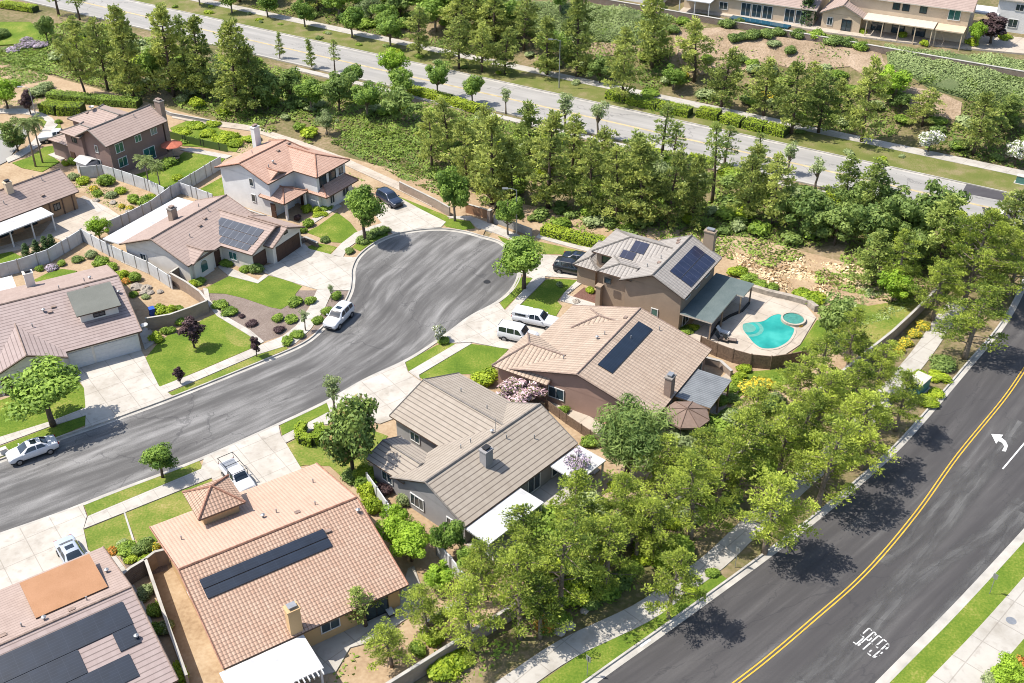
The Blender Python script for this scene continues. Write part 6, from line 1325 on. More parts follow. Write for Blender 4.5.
chimney(h, 8.3, .45, 0, 7.9, 1.1, .7, 'w_white', 'cap')
vents(h, r1, [(0, 2.2, 2.3, 'pipe'), (0, 3.4, 2.6, 'hat'), (0, 6, 4, 'box'), (0, 8.5, 4.3, 'box'), (1, 4, 3, 'pipe')])
for z in (4.3, 1.9): window(h, .05, -6.2, z, '-x', .8, 1.2, mull=0)
window(h, .4, -8.6, 4.4, '-x', .7, .7, 'dark', mull=0); window(h, 1.9, -9.25, 4.4, '-y', .8, .7, 'dark', mull=0)
for x in (6.2, 8.2): window(h, x, -13.6, 3.9, '-y', 1.4, 1.5, 'dark', mull=0, name='balcony_opening')
window(h, 10, -13.6, 4.0, '-y', 1.1, 1.3); window(h, 9.5, -14.6, 1.3, '-y', 1.4, 1.4); window(h, 6.6, -14.6, 1.3, '-y', 1.0, 1.4); door(h, 4.7, -11, '-x', 1.0, 2.1, 'g_brown')
mbx = MB(); mbx.box(.2, .5, -12, -11.7, -.2, 2.6); mbx.box(4.0, 4.3, -12, -11.7, -.2, 2.6); mbx.build('porch_posts', M['w_white'], h)
window(h, 11.0, -10, 4.0, '+x', 1.2, 1.2); door(h, -.1, -9.9, '-x', .9, 2.1, 'g_brown')

# ---- brown two-storey house, upper left
h = house('mauve brown two-storey house with brick chimney and white trimmed green windows', (112, 144.4), 5.2, 56.5)
rb, wb = MB(), MB()
r1 = Roof(rb, -1.1, 10.4, 0, 6.9, 5.2, 7.0); r1.walls(wb, (.9, .6), (.6, .6))
r2 = Roof(rb, 2.6, 9.4, 5.2, 13.4, 5.22, 6.5, 'y', (0, 3.2)); r2.walls(wb, (.3, .5), (.5, .5))
r3 = Roof(rb, -1.2, 3.4, 5.8, 10.4, 5.18, 5.95, 'y', (0, 2.0)); r3.walls(wb, (.3, .5), (.5, .5))
r4 = Roof(rb, -.6, 6, 9.6, 15, 2.7, 3.6, 'x', (2, 2)); r4.walls(wb)
roof_build(rb, h, 't_rose', 'fascia_b', 'cap_g'); wb.build('wall', M['w_mauve'], h)
chimney(h, 10.75, 1.6, 0, 7.9, .8, 1.3, 'brick', 'cap')
for x, z, w, hh in ((1.5, 4.0, 1.5, 1.5), (1.6, 1.7, 1.6, 1.5), (5.0, 4.2, 1.2, 1.1), (8.0, 4.3, 1.2, 1.1), (6.5, 1.2, 2.2, 2.0)): window(h, x, .6, z, '-y', w, hh, gl='teal_glass')
for z in (3.7, 1.4): window(h, -.2, 3.6, z, '-x', .7, 1.2, mull=0)
window(h, -.7, 7.8, 4.3, '-x', 1.1, .9, 'dark'); door(h, 2.6, 14.55, '+y', 4.4, 2.1, 'g_brown', 'garage_door'); door(h, -.72, 9, '-x', 1, 2.1, 'g_brown'); window(h, 9.75, 4, 4.2, '+x', 1.2, 1.1)
vents(h, r1, [(1, 3, 2.4, 'pipe'), (0, 6.6, 2.6, 'pipe')]); vents(h, r2, [(0, 11, 2, 'box')])
mbx = MB(); c_ = r2.pt(0, 10.5, 2.6); mbx.tube([c_, c_ + Vector((0, 0, .5))], .04, 6); mbx.lathe(c_ + Vector((0, 0, .45)), [(.04, 0), (.3, .12), (.42, .3), (.36, .27), (.03, .08)], 14); mbx.build('satellite_dish', M['metal'], h)

# ---- house with long white patio cover, left edge
h = house('rose tiled tan house with long white patio cover, cut by the left frame edge', (82, 190.5), 2.7, 50)
rb, wb = MB(), MB()
r1 = Roof(rb, -17, -.4, .1, 7.9, 2.7, 4.95); r1.walls(wb)
r2 = Roof(rb, -17, -9, 5, 13, 2.72, 4.7, 'y'); r2.walls(wb, (.3, .5), (.5, .5))
roof_build(rb, h, 't_rose'); wb.build('wall', M['w_tan'], h)
chimney(h, -8.3, 3.4, 3, 5.9, .9, .75, 'w_beige', 'dark')
vents(h, r1, [(0, -3.6, 3.2, 'pipe'), (0, -5, 1.2, 'box'), (0, -10, 2, 'pipe'), (1, -4, 3, 'pipe')])
cover(h, [(-17, .0), (-6.2, .0), (-6.2, -3.15), (-17, -3.15)], 2.58, 'white', [(-6.4, -2.9), (-9.4, -2.9), (-12.4, -2.9), (-15.4, -2.9)], 'white', .16)
for x in (-8, -11.5, -14.5): window(h, x, .55, 1.2, '-y', 1.9, 2.0, 'dark', name='sliding_door')
for x in (-1.4, -2.9, -4.8):
    mbx = MB(); mbx.box(x - .06, x + .06, .42, .549, -.2, 2.5); mbx.build('downpipe', M['fascia_b'], h)
window(h, -3.8, .55, 1.5, '-y', 1.0, 1.0, 'dark')

# ---- house with orange dormer roof, lower left corner
h = house('pale mauve house with orange flat dormer and dark stepped solar mats, lower left corner', (103, 546.8), 2.7, -144.4)
rb, wb = MB(), MB()
r1 = Roof(rb, 0, 18, 0, 17.2, 2.7, 5.15, rid=8.5); r1.walls(wb)
ro_ = roof_build(rb, h, 't_mauve', 'fascia_b', 'cap'); wb.build('wall', M['w_offw'], h)
fs = MB(); q = [r1.pt(0, 0, 0, .02), r1.pt(0, 18, 0, .02), r1.pt(0, 18, 8.3, .02), r1.pt(0, 0, 8.3, .02)]; fs.top(q, 0, [(0, 0), (18, 0), (18, 8.7), (0, 8.7)]); fs.build('front_roof_tiles', M['t_rose'], ro_)
d_ = MB(); d_.box(1.9, 6.7, 2.6, 6.9, 2.9, 4.4); dm = d_.build('dormer', M['w_offw'], h)
d_ = MB(); d_.prism([(1.5, 2.2), (7.1, 2.2), (7.1, 7.15), (1.5, 7.15)], lambda x, y: 4.4 + (y - 2.2) * .08, lambda x, y: 4.54 + (y - 2.2) * .08, 0, 1); d_.build('dormer_roof', [M['orange_felt'], M['fascia_b']], dm)
window(dm, 4.3, 2.6, 4.0, '-y', 1.4, .5, 'dark')
vents(h, r1, [(0, .9, 4.6, 'hat'), (0, 3.3, 7.6, 'pipe'), (0, 6.6, 7.7, 'hat'), (0, 8.2, 7.3, 'pipe'), (0, 9.6, 7.4, 'box'), (0, 4.6, 8.0, 'box'), (1, 1.3, 4.5, 'hat')])
def pxl(px): 
    w = P(px[0], px[1], 4.0); i = h.matrix_basis.inverted() @ Vector((w.x, w.y, 0)); return i.x, i.y
for (x0, x1, y0, y1) in ((1.1, 16.5, 9.4, 11.5), (1.15, 2.75, 11.55, 13.2), (5.4, 16.5, 11.55, 13.6), (2.3, 16.5, 13.65, 15.6)):
    panel(h, r1, 1, x0, x1, 17.2 - y1, 17.2 - y0, 'solar', .1)
door(h, 5.2, .45, '-y', 4.8, 2.1, 'g_white', 'garage_door'); window(h, .45, 12, 1.5, '-x', 1.3, 1.0); window(h, 12, .45, 1.5, '-y', 1.8, 1.2); door(h, 9.2, .45, '-y', 1, 2.1, 'g_brown'); window(h, 6, 16.75, 1.5, '+y', 2, 1.2)

# ---- houses beyond the far bank
h = house('tan two-storey house with pale patio cover and brown posts above the far bank', (840, 33), 0, -27)
rb, wb = MB(), MB()
r1 = Roof(rb, -.5, 20.5, 3.5, 14, 5.6, 7.6); r1.walls(wb)
r2 = Roof(rb, -4.2, 3.4, .8, 9, 2.8, 4.6, 'y', rid=-.3); r2.walls(wb)
roof_build(rb, h, 't_rose', 'fascia_w'); wb.build('wall', M['w_beige'], h)
cover(h, [(3.5, 3.9), (15.2, 3.9), (15.2, -.1), (3.5, -.1)], 3.0, 'fascia_w', [(4.2 + 2.7 * i, .1) for i in range(5)], 'w_beige', .18)
cover(h, [(15.4, 3.9), (20, 3.9), (20, .2), (15.4, .2)], 2.9, 'w_beige', [(15.6, .4), (19.8, .4)], 'w_beige', .2, name='balcony')
for x in (8, 9.6, 12.5): window(h, x, 3.95, 4.7, '-y', 1.2, 1.2, 'dark')
for x in (5.5, 9, 12.5): window(h, x, 3.95, 1.2, '-y', 2.2, 2.1, 'dark', name='sliding_door')
window(h, -2.3, 1.25, 1.4, '-y', 1.0, 1.4); window(h, .6, 1.25, 1.1, '-y', 1.7, 2.0, 'dark', name='sliding_door'); window(h, 17.6, 3.95, 4.6, '-y', 2, 1.9, 'frame', 'teal_glass')
h = house('beige house with tall glazed doors beside the narrow far pool', (722, 14), 0, -27)
rb, wb = MB(), MB()
r1 = Roof(rb, -8, 17, 0, 12, 3.0, 5.4); r1.walls(wb); roof_build(rb, h, 't_rose', 'fascia_w'); wb.build('wall', M['w_beige'], h)
for x in (4.2, 6.2, 8.2, 12.2, 14.2): window(h, x, .45, 1.3, '-y', 1.8, 2.4, gl='glass', name='sliding_door', mull=1)
cover(h, [(-7.5, .4), (-1.5, .4), (-1.5, -3), (-7.5, -3)], 2.6, 'white', [(-7.3, -2.8), (-4.4, -2.8), (-1.7, -2.8)], 'white')
window(h, 0, .45, 1.4, '-y', 1.6, 1.4)
h = house('pale grey house with white patio roof in the upper right corner', (1000, 34), 0, -27)
rb, wb = MB(), MB()
r1 = Roof(rb, -2, 16, 2, 12, 5.4, 7.2); r1.walls(wb); roof_build(rb, h, 't_grey', 'fascia_w', 'cap_g'); wb.build('wall', M['w_white'], h)
cover(h, [(-7, 6), (-1, 6), (-1, 1.5), (-7, 1.5)], 2.8, 'white', [(-6.8, 1.7), (-1.2, 1.7)], 'white', .3)
window(h, 1.5, 2.45, 1.4, '-y', 1.6, 1.5, gl='glass'); window(h, 5, 2.45, 1.2, '-y', 2.4, 2.1, name='sliding_door'); window(h, 2, 2.45, 4.2, '-y', 1.4, 1.2)
h = house('white and brown house partly cut off along the top edge', (640, 4), 0, -27)
rb, wb = MB(), MB()
r1 = Roof(rb, -12, 4, 1, 12, 3.0, 5.2); r1.walls(wb); roof_build(rb, h, 't_rose', 'fascia_w'); wb.build('wall', M['w_white'], h)
for x in (-8, -4, 1): window(h, x, 1.45, 1.3, '-y', 2.0, 2.0, name='sliding_door')

# ================================================================== VEHICLES
def vehicle(kind, label, a, b, paintm, cat, name='parked_car', Lh=None):
    """a, b: photo pixels of the rear and front ends on the ground"""
    pa, pb = P(*a), P(*b); c = (pa + pb) / 2; ang = math.atan2(pb.y - pa.y, pb.x - pa.x)
    S = {  # x, half width, bottom, belt, roof, half roof width
        'sedan': [(-2.4, .70, .40, .70, .74, .60), (-2.3, .84, .26, .90, .93, .74), (-1.8, .90, .20, .98, 1.02, .74), (-1.5, .91, .2, .99, 1.08, .70), (-.85, .92, .2, .97, 1.41, .60), (.1, .92, .2, .95, 1.45, .62), (.45, .92, .2, .94, 1.38, .62), (1.25, .91, .2, .92, .97, .74), (1.95, .89, .2, .84, .88, .72), (2.25, .84, .24, .70, .74, .66), (2.4, .70, .32, .54, .56, .56)],
        'suv': [(-2.3, .76, .45, .80, .84, .66), (-2.25, .88, .30, 1.02, 1.2, .70), (-2.05, .93, .26, 1.06, 1.58, .66), (-1.5, .95, .26, 1.06, 1.68, .68), (0, .95, .26, 1.04, 1.70, .70), (.35, .95, .26, 1.03, 1.62, .70), (1.05, .94, .26, 1.02, 1.10, .78), (1.8, .92, .26, .98, 1.02, .76), (2.15, .88, .28, .86, .90, .70), (2.3, .76, .36, .66, .68, .62)],
        'van': [(-2.3, .80, .45, .9, .94, .72), (-2.27, .90, .32, 1.1, 1.78, .78), (-1.6, .93, .28, 1.1, 1.86, .80), (0, .93, .28, 1.1, 1.87, .80), (.55, .93, .28, 1.09, 1.80, .78), (1.0, .93, .28, 1.08, 1.16, .80), (1.9, .90, .28, 1.05, 1.1, .78), (2.2, .85, .3, .9, .94, .72), (2.3, .78, .38, .7, .72, .66)],
        'pickup': [(-2.75, .80, .5, .92, .94, .72), (-2.7, .93, .40, 1.04, 1.06, .86), (-1.5, .95, .36, 1.05, 1.07, .88), (-.72, .95, .34, 1.05, 1.09, .86), (-.66, .95, .34, 1.06, 1.66, .70), (.1, .95, .34, 1.06, 1.74, .72), (.65, .95, .34, 1.05, 1.68, .70), (1.3, .95, .34, 1.04, 1.12, .80), (2.2, .93, .34, 1.0, 1.05, .78), (2.6, .90, .38, .88, .92, .72), (2.75, .80, .44, .68, .7, .64)]}[kind]
    keys = [s[0] for s in S]; n = 44; xs = [keys[0] + (keys[-1] - keys[0]) * i / (n - 1) for i in range(n)]
    xs = sorted(set(xs + keys))
    def at(x):
        for i in range(len(S) - 1):
            if S[i][0] <= x <= S[i + 1][0]:
                t = (x - S[i][0]) / (S[i + 1][0] - S[i][0]); t = t * t * (3 - 2 * t) * .4 + t * .6
                return [S[i][k] + (S[i + 1][k] - S[i][k]) * t for k in range(1, 6)]
        return list(S[-1][1:])
    def ring(x):
        w, zb, be, ro, rw = at(x); sh = be + (ro - be) * .9
        half = [(w * .86, zb), (w * .98, zb + .12), (w, (zb + be) * .52), (w * .985, be - .06), (w * .95, be), (rw + (w * .95 - rw) * .16, sh), (rw * .9, ro), (rw * .45, ro + .02), (0, ro + .025)]
        return [Vector((x, y, z)) for y, z in half] + [Vector((x, -y, z)) for y, z in half[-2::-1]]
    o = thing(name, label, cat, c, ang)
    body = MB(); rows = [ring(x) for x in xs]; m = len(rows[0])
    for r in rows: body.v += [tuple(p) for p in r]
    for i in range(len(rows) - 1):
        for k in range(m - 1): body.f.append((i * m + k, (i + 1) * m + k, (i + 1) * m + k + 1, i * m + k + 1)); body.m.append(0); body.uv.append(None)
        body.f.append((i * m + m - 1, (i + 1) * m + m - 1, (i + 1) * m, i * m)); body.m.append(0); body.uv.append(None)
    body.f.append(tuple(range(m))); body.m.append(0); body.uv.append(None)
    body.f.append(tuple((len(rows) - 1) * m + k for k in range(m))[::-1]); body.m.append(0); body.uv.append(None)
    bo = body.build('body', M[paintm], o, True)
    def pt(x, k):
        r = ring(x); i = int(k); f = k - i
        return r[i].lerp(r[min(i + 1, m - 1)], f)
    def glass(x0, x1, k0, k1, nm, nx=6, nk=4, tap=(0, 0)):
        g = MB(); base = 0; G = []
        for i in range(nx + 1):
            for j in range(nk + 1):
                k = k0 + (k1 - k0) * j / nk; f = j / nk
                xx = x0 + tap[0] * f + ((x1 - tap[1] * f) - (x0 + tap[0] * f)) * i / nx
                p = pt(xx, k); cc = Vector((xx, 0, .9)); d = (p - cc); d.x = 0; p = p + d.normalized() * .014
                if nm == 'windscreen': p.x += .014
                if nm == 'rear_window': p.x -= .014
                G.append(tuple(p))
        g.v = G
        for i in range(nx):
            for j in range(nk): q = i * (nk + 1) + j; g.f.append((q, q + nk + 1, q + nk + 2, q + 1)); g.m.append(0); g.uv.append(None)
        return g.build(nm, M['carglass'], o, True)
    W = {'sedan': (.42, 1.2, -1.45, -.9, [(-1.25, -.35), (-.27, .95)]), 'suv': (.38, 1.0, -2.22, -2.06, [(-1.95, -1.2), (-1.12, -.25), (-.17, .8)]), 'van': (.58, .97, -2.26, -2.2, [(-2.1, -1.2), (-1.1, -.25), (-.15, .75)]), 'pickup': (.68, 1.27, -.71, -.67, [(-.55, .05), (.13, 1.0)])}[kind]
    e = 6.15
    glass(W[0], W[1], 6.05, m - 1 - 6.05, 'windscreen', 5, 8); glass(W[2], W[3], 6.1, m - 1 - 6.1, 'rear_window', 4, 8)
    for (x0, x1) in W[4]:
        last = (x0, x1) == W[4][-1]; first = (x0, x1) == W[4][0]
        tp = (.3 if first and kind == 'sedan' else 0, .5 if last else 0)
        glass(x0, x1, 4.15, 5.0, 'side_window', 6, 3, tp); glass(x0, x1, m - 1 - 4.15, m - 1 - 5.0, 'side_window', 6, 3, tp)
    if kind == 'sedan' or (kind == 'suv' and paintm == 'car_white'):
        g = MB(); g.box(-.5, .05, -.36, .36, at(-.2)[3] + .02, at(-.2)[3] + .034); g.build('sunroof', M['carglass'], o)
    r = .34 if kind == 'sedan' else .38; wb = {'sedan': (1.5, -1.42), 'suv': (1.4, -1.4), 'van': (1.42, -1.4), 'pickup': (1.75, -1.65)}[kind]
    for x in wb:
        for s in (1, -1):
            t = MB(); y = s * (at(x)[0] - .08); t.tube([(x, y - .12, r - .13), (x, y + .12, r - .13)], [r, r], 18); wo = t.build('wheel', M['tyre'], o)
            t = MB(); t.tube([(x, y + s * .122, r - .13), (x, y + s * .14, r - .13)], [r * .62, r * .55], 12); t.build('rim', M['rim'], wo)
    fx, rx = keys[-1], keys[0]
    for s in (1, -1):
        t = MB(); w_, zb, be, ro, rw = at(fx - .12); t.obox((fx - .1, s * w_ * .74, be - .06), (0, 1, 0), (1, 0, 0), .34, .13, .12); t.build('headlight', M['lamp_clear'], o)
        t = MB(); w_, zb, be, ro, rw = at(rx + .08); t.obox((rx + .03, s * w_ * .8, be - .08), (0, 1, 0), (1, 0, 0), .28, .16, .12); t.build('tail_light', M['lamp_red'], o)
        t = MB(); t.obox((W[1] - .25, s * (at(.8)[0] + .1), at(.8)[2] + .06), (0, 1, 0), (1, 0, 0), .2, .13, .12); t.build('wing_mirror', M[paintm], o)
    t = MB(); t.obox((fx - .02, 0, .5), (0, 1, 0), (1, 0, 0), .9, .14, .08); t.build('grille', M['dark'], o)
    t = MB(); t.box(rx + .1, fx - .1, -.7, .7, .12, .32); t.build('underbody', M['dark'], o)
    return o
vehicle('sedan', 'white four-door sedan with sunroof parked at the left kerb', (56, 446), (11, 462), 'car_white', 'sedan')
vehicle('suv', 'white crossover car parked at the kerb beside the mulch bed', (348, 312), (330, 330), 'car_white', 'car')
o = vehicle('pickup', 'white pickup truck with a closed bed cap on the shared driveway', (518, 320), (554, 327.5), 'car_white', 'pickup truck', 'pickup_truck')
t = MB(); t.prism([(-2.68, -.86), (-.7, -.86), (-.7, .86), (-2.68, .86)], 1.06, 1.6); t.build('bed_cap', M['car_white'], o)
t = MB(); t.box(-2.3, -1.0, -.875, .875, 1.22, 1.5); t.build('cap_window', M['carglass'], o)
vehicle('van', 'boxy white utility vehicle partly hidden by the tan roof', (503, 336), (534, 343), 'car_white', 'utility vehicle', 'parked_van')
vehicle('suv', 'black sport utility car on the driveway of the taupe house', (556, 269), (588, 275), 'car_black', 'car')
vehicle('sedan', 'dark blue car half hidden behind the black car', (566, 260.5), (595, 266), 'car_navy', 'car')
vehicle('suv', 'dark car on the wide driveway of the white two-storey house', (384, 199), (396, 206.5), 'car_navy', 'car')
o = vehicle('pickup', 'white pickup truck with ladder rack beside the pyramid turret', (228, 469), (249, 494), 'car_white', 'pickup truck', 'pickup_truck')
t = MB()
for y in (-.86, .86):
    t.tube([(-2.6, y, 1.05), (-2.6, y, 1.9), (.9, y, 1.9), (.9, y, 1.2)], .035, 6)
for x in (-2.6, -.8, .8): t.tube([(x, -.86, 1.9), (x, .86, 1.9)], .035, 6)
t.build('ladder_rack', M['dark'], o); o.scale = (.9, .9, .9); t = MB(); t.box(-2.6, -.8, -.78, .78, 1.075, 1.1); t.build('bed_lining', M['metal'], o)
vehicle('sedan', 'silver blue car under the eave of the orange dormer house', (66, 547), (82, 574), 'car_silver', 'car')
vehicle('pickup', 'white pickup parked at the garage end of the brown house', (49, 141), (68, 139), 'car_white', 'pickup truck', 'pickup_truck')

# ================================================================== POOL, GAZEBO, STREET FURNITURE, GARDEN THINGS
def curve_px(px, n=6):
    pts = [G2(*p) for p in px]; pts = pts[-1:] + pts + pts[:2]; return catmull(pts, n)[n:-n * 1 - 1]
pool_px = [(741, 330), (742, 324), (752, 322), (762, 321), (770, 316), (779, 314), (787, 318), (789, 325), (796, 330), (792, 340), (785, 346), (775, 350), (762, 350), (753, 345), (746, 337)]
pl = curve_px(pool_px, 4)
def flat_ring(pl, d0, d1, z0, z1):
    mb = MB(); a, b = offset(pl + [pl[0]], d0), offset(pl + [pl[0]], d1)
    for i in range(len(pl)):
        q = lambda p, z: (p.x, p.y, Ht(p.x, p.y) + z)
        mb.top([q(a[i], z1), q(a[i + 1], z1), q(b[i + 1], z1), q(b[i], z1)])
        for e in (a, b): mb.face([q(e[i], z0), q(e[i + 1], z0), q(e[i + 1], z1), q(e[i], z1)])
    return mb
def water_mat():
    m, nt, b = new_mat('pool_water'); L = nt.links; tc = N(nt, 'ShaderNodeTexCoord'); n = N(nt, 'ShaderNodeTexNoise'); n.inputs['Scale'].default_value = .35; n.inputs['Detail'].default_value = 3
    L.new(tc.outputs['Object'], n.inputs['Vector']); r = ramp(nt, [(.35, (.015, .27, .235)), (.5, (.025, .35, .30)), (.65, (.06, .45, .385))]); L.new(n.outputs['Fac'], r.inputs[0]); L.new(r.outputs[0], b.inputs['Base Color'])
    b.inputs['Roughness'].default_value = .06; b.inputs['Specular IOR Level'].default_value = .5
    n2 = N(nt, 'ShaderNodeTexNoise'); n2.inputs['Scale'].default_value = 3.0; L.new(tc.outputs['Object'], n2.inputs['Vector']); bp_ = N(nt, 'ShaderNodeBump'); bp_.inputs['Strength'].default_value = .12; L.new(n2.outputs['Fac'], bp_.inputs['Height']); L.new(bp_.outputs[0], b.inputs['Normal'])
    return m
M['pool'] = water_mat(); M['pool_step'] = plain('pale pool steps under water', (.13, .36, .30), .1, noise=.1); M['spa'] = plain('spa water', (.07, .27, .22), .08, noise=.2)
c0 = sum(pl, Vector((0, 0))) / len(pl)
o = thing('swimming_pool', 'turquoise swimming pool with curved pale coping and corner steps', 'swimming pool', (c0.x, c0.y, 0))
loc = lambda mb: (setattr(mb, 'v', [(v[0] - c0.x, v[1] - c0.y, v[2]) for v in mb.v]), mb)[1]
mb = MB(); mb.prism([(p.x, p.y) for p in pl], -.1, .105); loc(mb).build('water', M['pool'], o)
mb = flat_ring(pl, -.22, .06, -.1, .125); loc(mb).build('coping', M['patio'], o)
s0 = G2(747, 328.5); mb = MB()
for i, rr_ in enumerate((1.9, 1.45, 1.0)):
    k = [(s0.x + rr_ * math.cos(a), s0.y + rr_ * math.sin(a)) for a in [6.283 * j / 18 for j in range(18)]]
    def inside(p):
        r_ = False
        for j in range(len(pl)):
            a, b = pl[j - 1], pl[j]
            if (a.y > p.y) != (b.y > p.y) and p.x < (b.x - a.x) * (p.y - a.y) / (b.y - a.y) + a.x: r_ = not r_
        return r_
    kk = []
    for x_, y_ in k:
        p_ = Vector((x_, y_)); n_ = 0
        while not inside(p_) and n_ < 40: p_ = p_.lerp(s0, .06); n_ += 1
        kk.append((p_.x, p_.y))
    k = kk; mm = MB(); mm.prism(k, .08, .109 + .004 * i); loc(mm).build('step', M['pool_step'] if i % 2 == 0 else M['pool'], o)
sp = P(793, 321); o = thing('hot_tub', 'small round raised spa at the right corner of the pool', 'hot tub', sp)
mb = MB(); mb.lathe((0, 0, 0), [(1.45, -.1), (1.45, .4), (1.22, .4), (1.22, .2)], 24); mb.build('rim', M['patio'], o); mb = MB(); mb.lathe((0, 0, 0), [(1.19, .2), (1.19, .32)], 24); mb.build('water', M['spa'], o)
fp = thing('lap_pool', 'narrow dark blue pool in front of the far beige house', 'swimming pool', P(760, 22))
mb = MB(); mb.obox((0, 0, .0), (.855, -.52, 0), (.52, .855, 0), 11, .22, 1.8); mb.build('water', plain('deep pool water', (.02, .09, .14), .08), fp)
slab('far_patio', [(676, 14), (700, 12), (790, 26), (830, 33), (900, 42), (1024, 54), (1040, 40), (950, 30), (840, 20), (760, 6), (690, 2)], M['patio'], 'conc')
slab('far_lawn', [(818, 30), (842, 33), (848, 24), (824, 20)], LW); slab('far_lawn', [(985, 50), (1040, 54), (1040, 44), (990, 40)], LW)

g = P(684.5, 434, 0); o = thing('gazebo', 'brown eight sided gazebo canopy in the garden by the grey patio roof', 'gazebo', (g.x, g.y, 0))
mb = MB(); oc = [(2.35 * math.cos(R(22.5 + 45 * i)), 2.35 * math.sin(R(22.5 + 45 * i))) for i in range(8)]
for i in range(8):
    a, b = oc[i - 1], oc[i]; mb.face([(*a, 2.5), (*b, 2.5), (0, 0, 3.3)]); mb.face([(*a, 2.3), (*b, 2.3), (*b, 2.5), (*a, 2.5)])
mb.build('canopy', M['gaz'] if 'gaz' in M else plain('brown canvas', (.24, .17, .135), .9, noise=.12), o)
for i in range(0, 8): mb = MB(); mb.tube([(oc[i][0] * .93, oc[i][1] * .93, -.1), (oc[i][0] * .93, oc[i][1] * .93, 2.3)], .06, 6); mb.build('post', M['dark'], o)
for i in range(8): mb = MB(); mb.tube([(0, 0, 3.32), (*oc[i], 2.52)], .04, 5); mb.build('rib', M['fascia_b'], o)

def street_lamp(label, px, h, arm, name='street_lamp'):
    p = P(*px); o = thing(name, label, 'street lamp', p); mb = MB(); mb.tube([(0, 0, -.2), (0, 0, h * .5), (0, 0, h)], [.11, .085, .06], 9); mb.build('pole', M['metal'], o)
    mb = MB(); mb.tube([(0, 0, h - .1), (arm * .5, 0, h + .18), (arm, 0, h + .22)], [.045, .04, .035], 7); mb.build('arm', M['metal'], o)
    mb = MB(); mb.obox((arm * 1.15, 0, h + .2), (1, 0, 0), (0, 1, 0), .75, .14, .3); mb.build('lamp_head', M['metal'], o); return o
street_lamp('grey street lamp with short arm behind the cul-de-sac', (516.5, 236), 6.8, -1.3)
street_lamp('tall street lamp on the far sidewalk of the avenue', (559, 88), 8.2, -1.4)
street_lamp('tall pale street lamp beside the curved sidewalk at upper left', (40, 131), 7.2, -1.2)
def sign(label, px, h, w, hh, mat, ang=0):
    p = P(*px); o = thing('sign_post', label, 'sign', p, ang); mb = MB(); mb.tube([(0, 0, -.2), (0, 0, h)], .03, 6); mb.build('pole', M['metal'], o)
    mb = MB(); mb.obox((.04, 0, h - hh / 2), (0, 1, 0), (1, 0, 0), w, hh, .03); mb.build('sign_plate', M[mat], o)
sign('small sign on a pole on the grass by the lower arterial kerb', (587, 676), 2.3, .45, .6, 'metal', R(45))
sign('small sign on a pole beside the kerb below the dark shaded path', (735, 567), 2.3, .4, .5, 'metal', R(45))
sign('thin sign pole on the grass strip at lower right', (989.5, 594), 2.4, .4, .55, 'metal', R(-135))
def cabinet(label, px, w, d, h, mat, ang, name='utility_cabinet'):
    p = P(*px); o = thing(name, label, 'utility box', p, R(ang)); mb = MB(); mb.box(-w / 2, w / 2, -d / 2, d / 2, -.2, h); mb.build('cabinet', M[mat], o)
    mb = MB(); mb.box(-w / 2 - .06, w / 2 + .06, -d / 2 - .06, d / 2 + .06, h + .002, h + .08); mb.build('lid', M['fascia_w'], o)
    mb = MB(); mb.box(-w / 2 - .2, w / 2 + .2, -d / 2 - .2, d / 2 + .2, -.2, .06); mb.build('base', M['kerb'], o)
M['cab_green'] = plain('green cabinet paint', (.10, .24, .21), .5)
cabinet('green utility cabinet with pale top beside the arterial sidewalk', (917, 390), 2.2, 1.5, 1.5, 'cab_green', 45)
cabinet('small white utility box on the near edge of the avenue', (888, 207), .9, .8, 1.3, 'white', -31)
cabinet('small pale utility box under the shaded verge pines', (856, 438), 1.0, .8, 1.0, 'metal', 45)
cabinet('pale green box at the right frame edge by the avenue', (1020, 183), 1.2, .8, 1.1, 'cab_green', -31)
cabinet('low white kerb box behind the parked sedan', (4, 453), .6, .4, .5, 'white', 37, 'mailbox')
M['blue'] = plain('blue plastic', (.03, .10, .42), .5); M['green_p'] = plain('dark green plastic', (.03, .09, .06), .5)
def bin_(label, px, mat, s=1.0):
    p = P(*px); o = thing('wheelie_bin', label, 'bin', p, R(30)); mb = MB(); mb.prism([(-.28 * s, -.32 * s), (.28 * s, -.32 * s), (.28 * s, .32 * s), (-.28 * s, .32 * s)], .05, .95 * s); mb.build('bin_body', M[mat], o)
    mb = MB(); mb.box(-.31 * s, .31 * s, -.36 * s, .36 * s, .952 * s, 1.04 * s); mb.build('lid', M[mat], o)
    mb = MB(); mb.tube([(-.3 * s, .3 * s, .12), (.3 * s, .3 * s, .12)], .12, 8); mb.build('wheels', M['dark'], o)
bin_('blue bin standing beside the round tub in the narrow passage', (129, 600), 'blue'); bin_('dark bin further down the narrow side passage', (134, 617), 'dark'); bin_('blue box beside the bare orange yard wall', (153, 316), 'blue', 1.1)
bin_('dark bin at the wall of the taupe two-storey house', (679, 324), 'dark')
p = P(133, 608); o = thing('round_tub', 'round dark tub in the narrow side passage', 'tub', p); mb = MB(); mb.lathe((0, 0, 0), [(.4, 0), (.48, .7), (.42, .72), (.38, .4)], 14); mb.build('tub', M['blue'], o); mb = MB(); mb.lathe((0, 0, 0), [(.49, .66), (.5, .74)], 14); mb.build('rim', M['dark'], o)
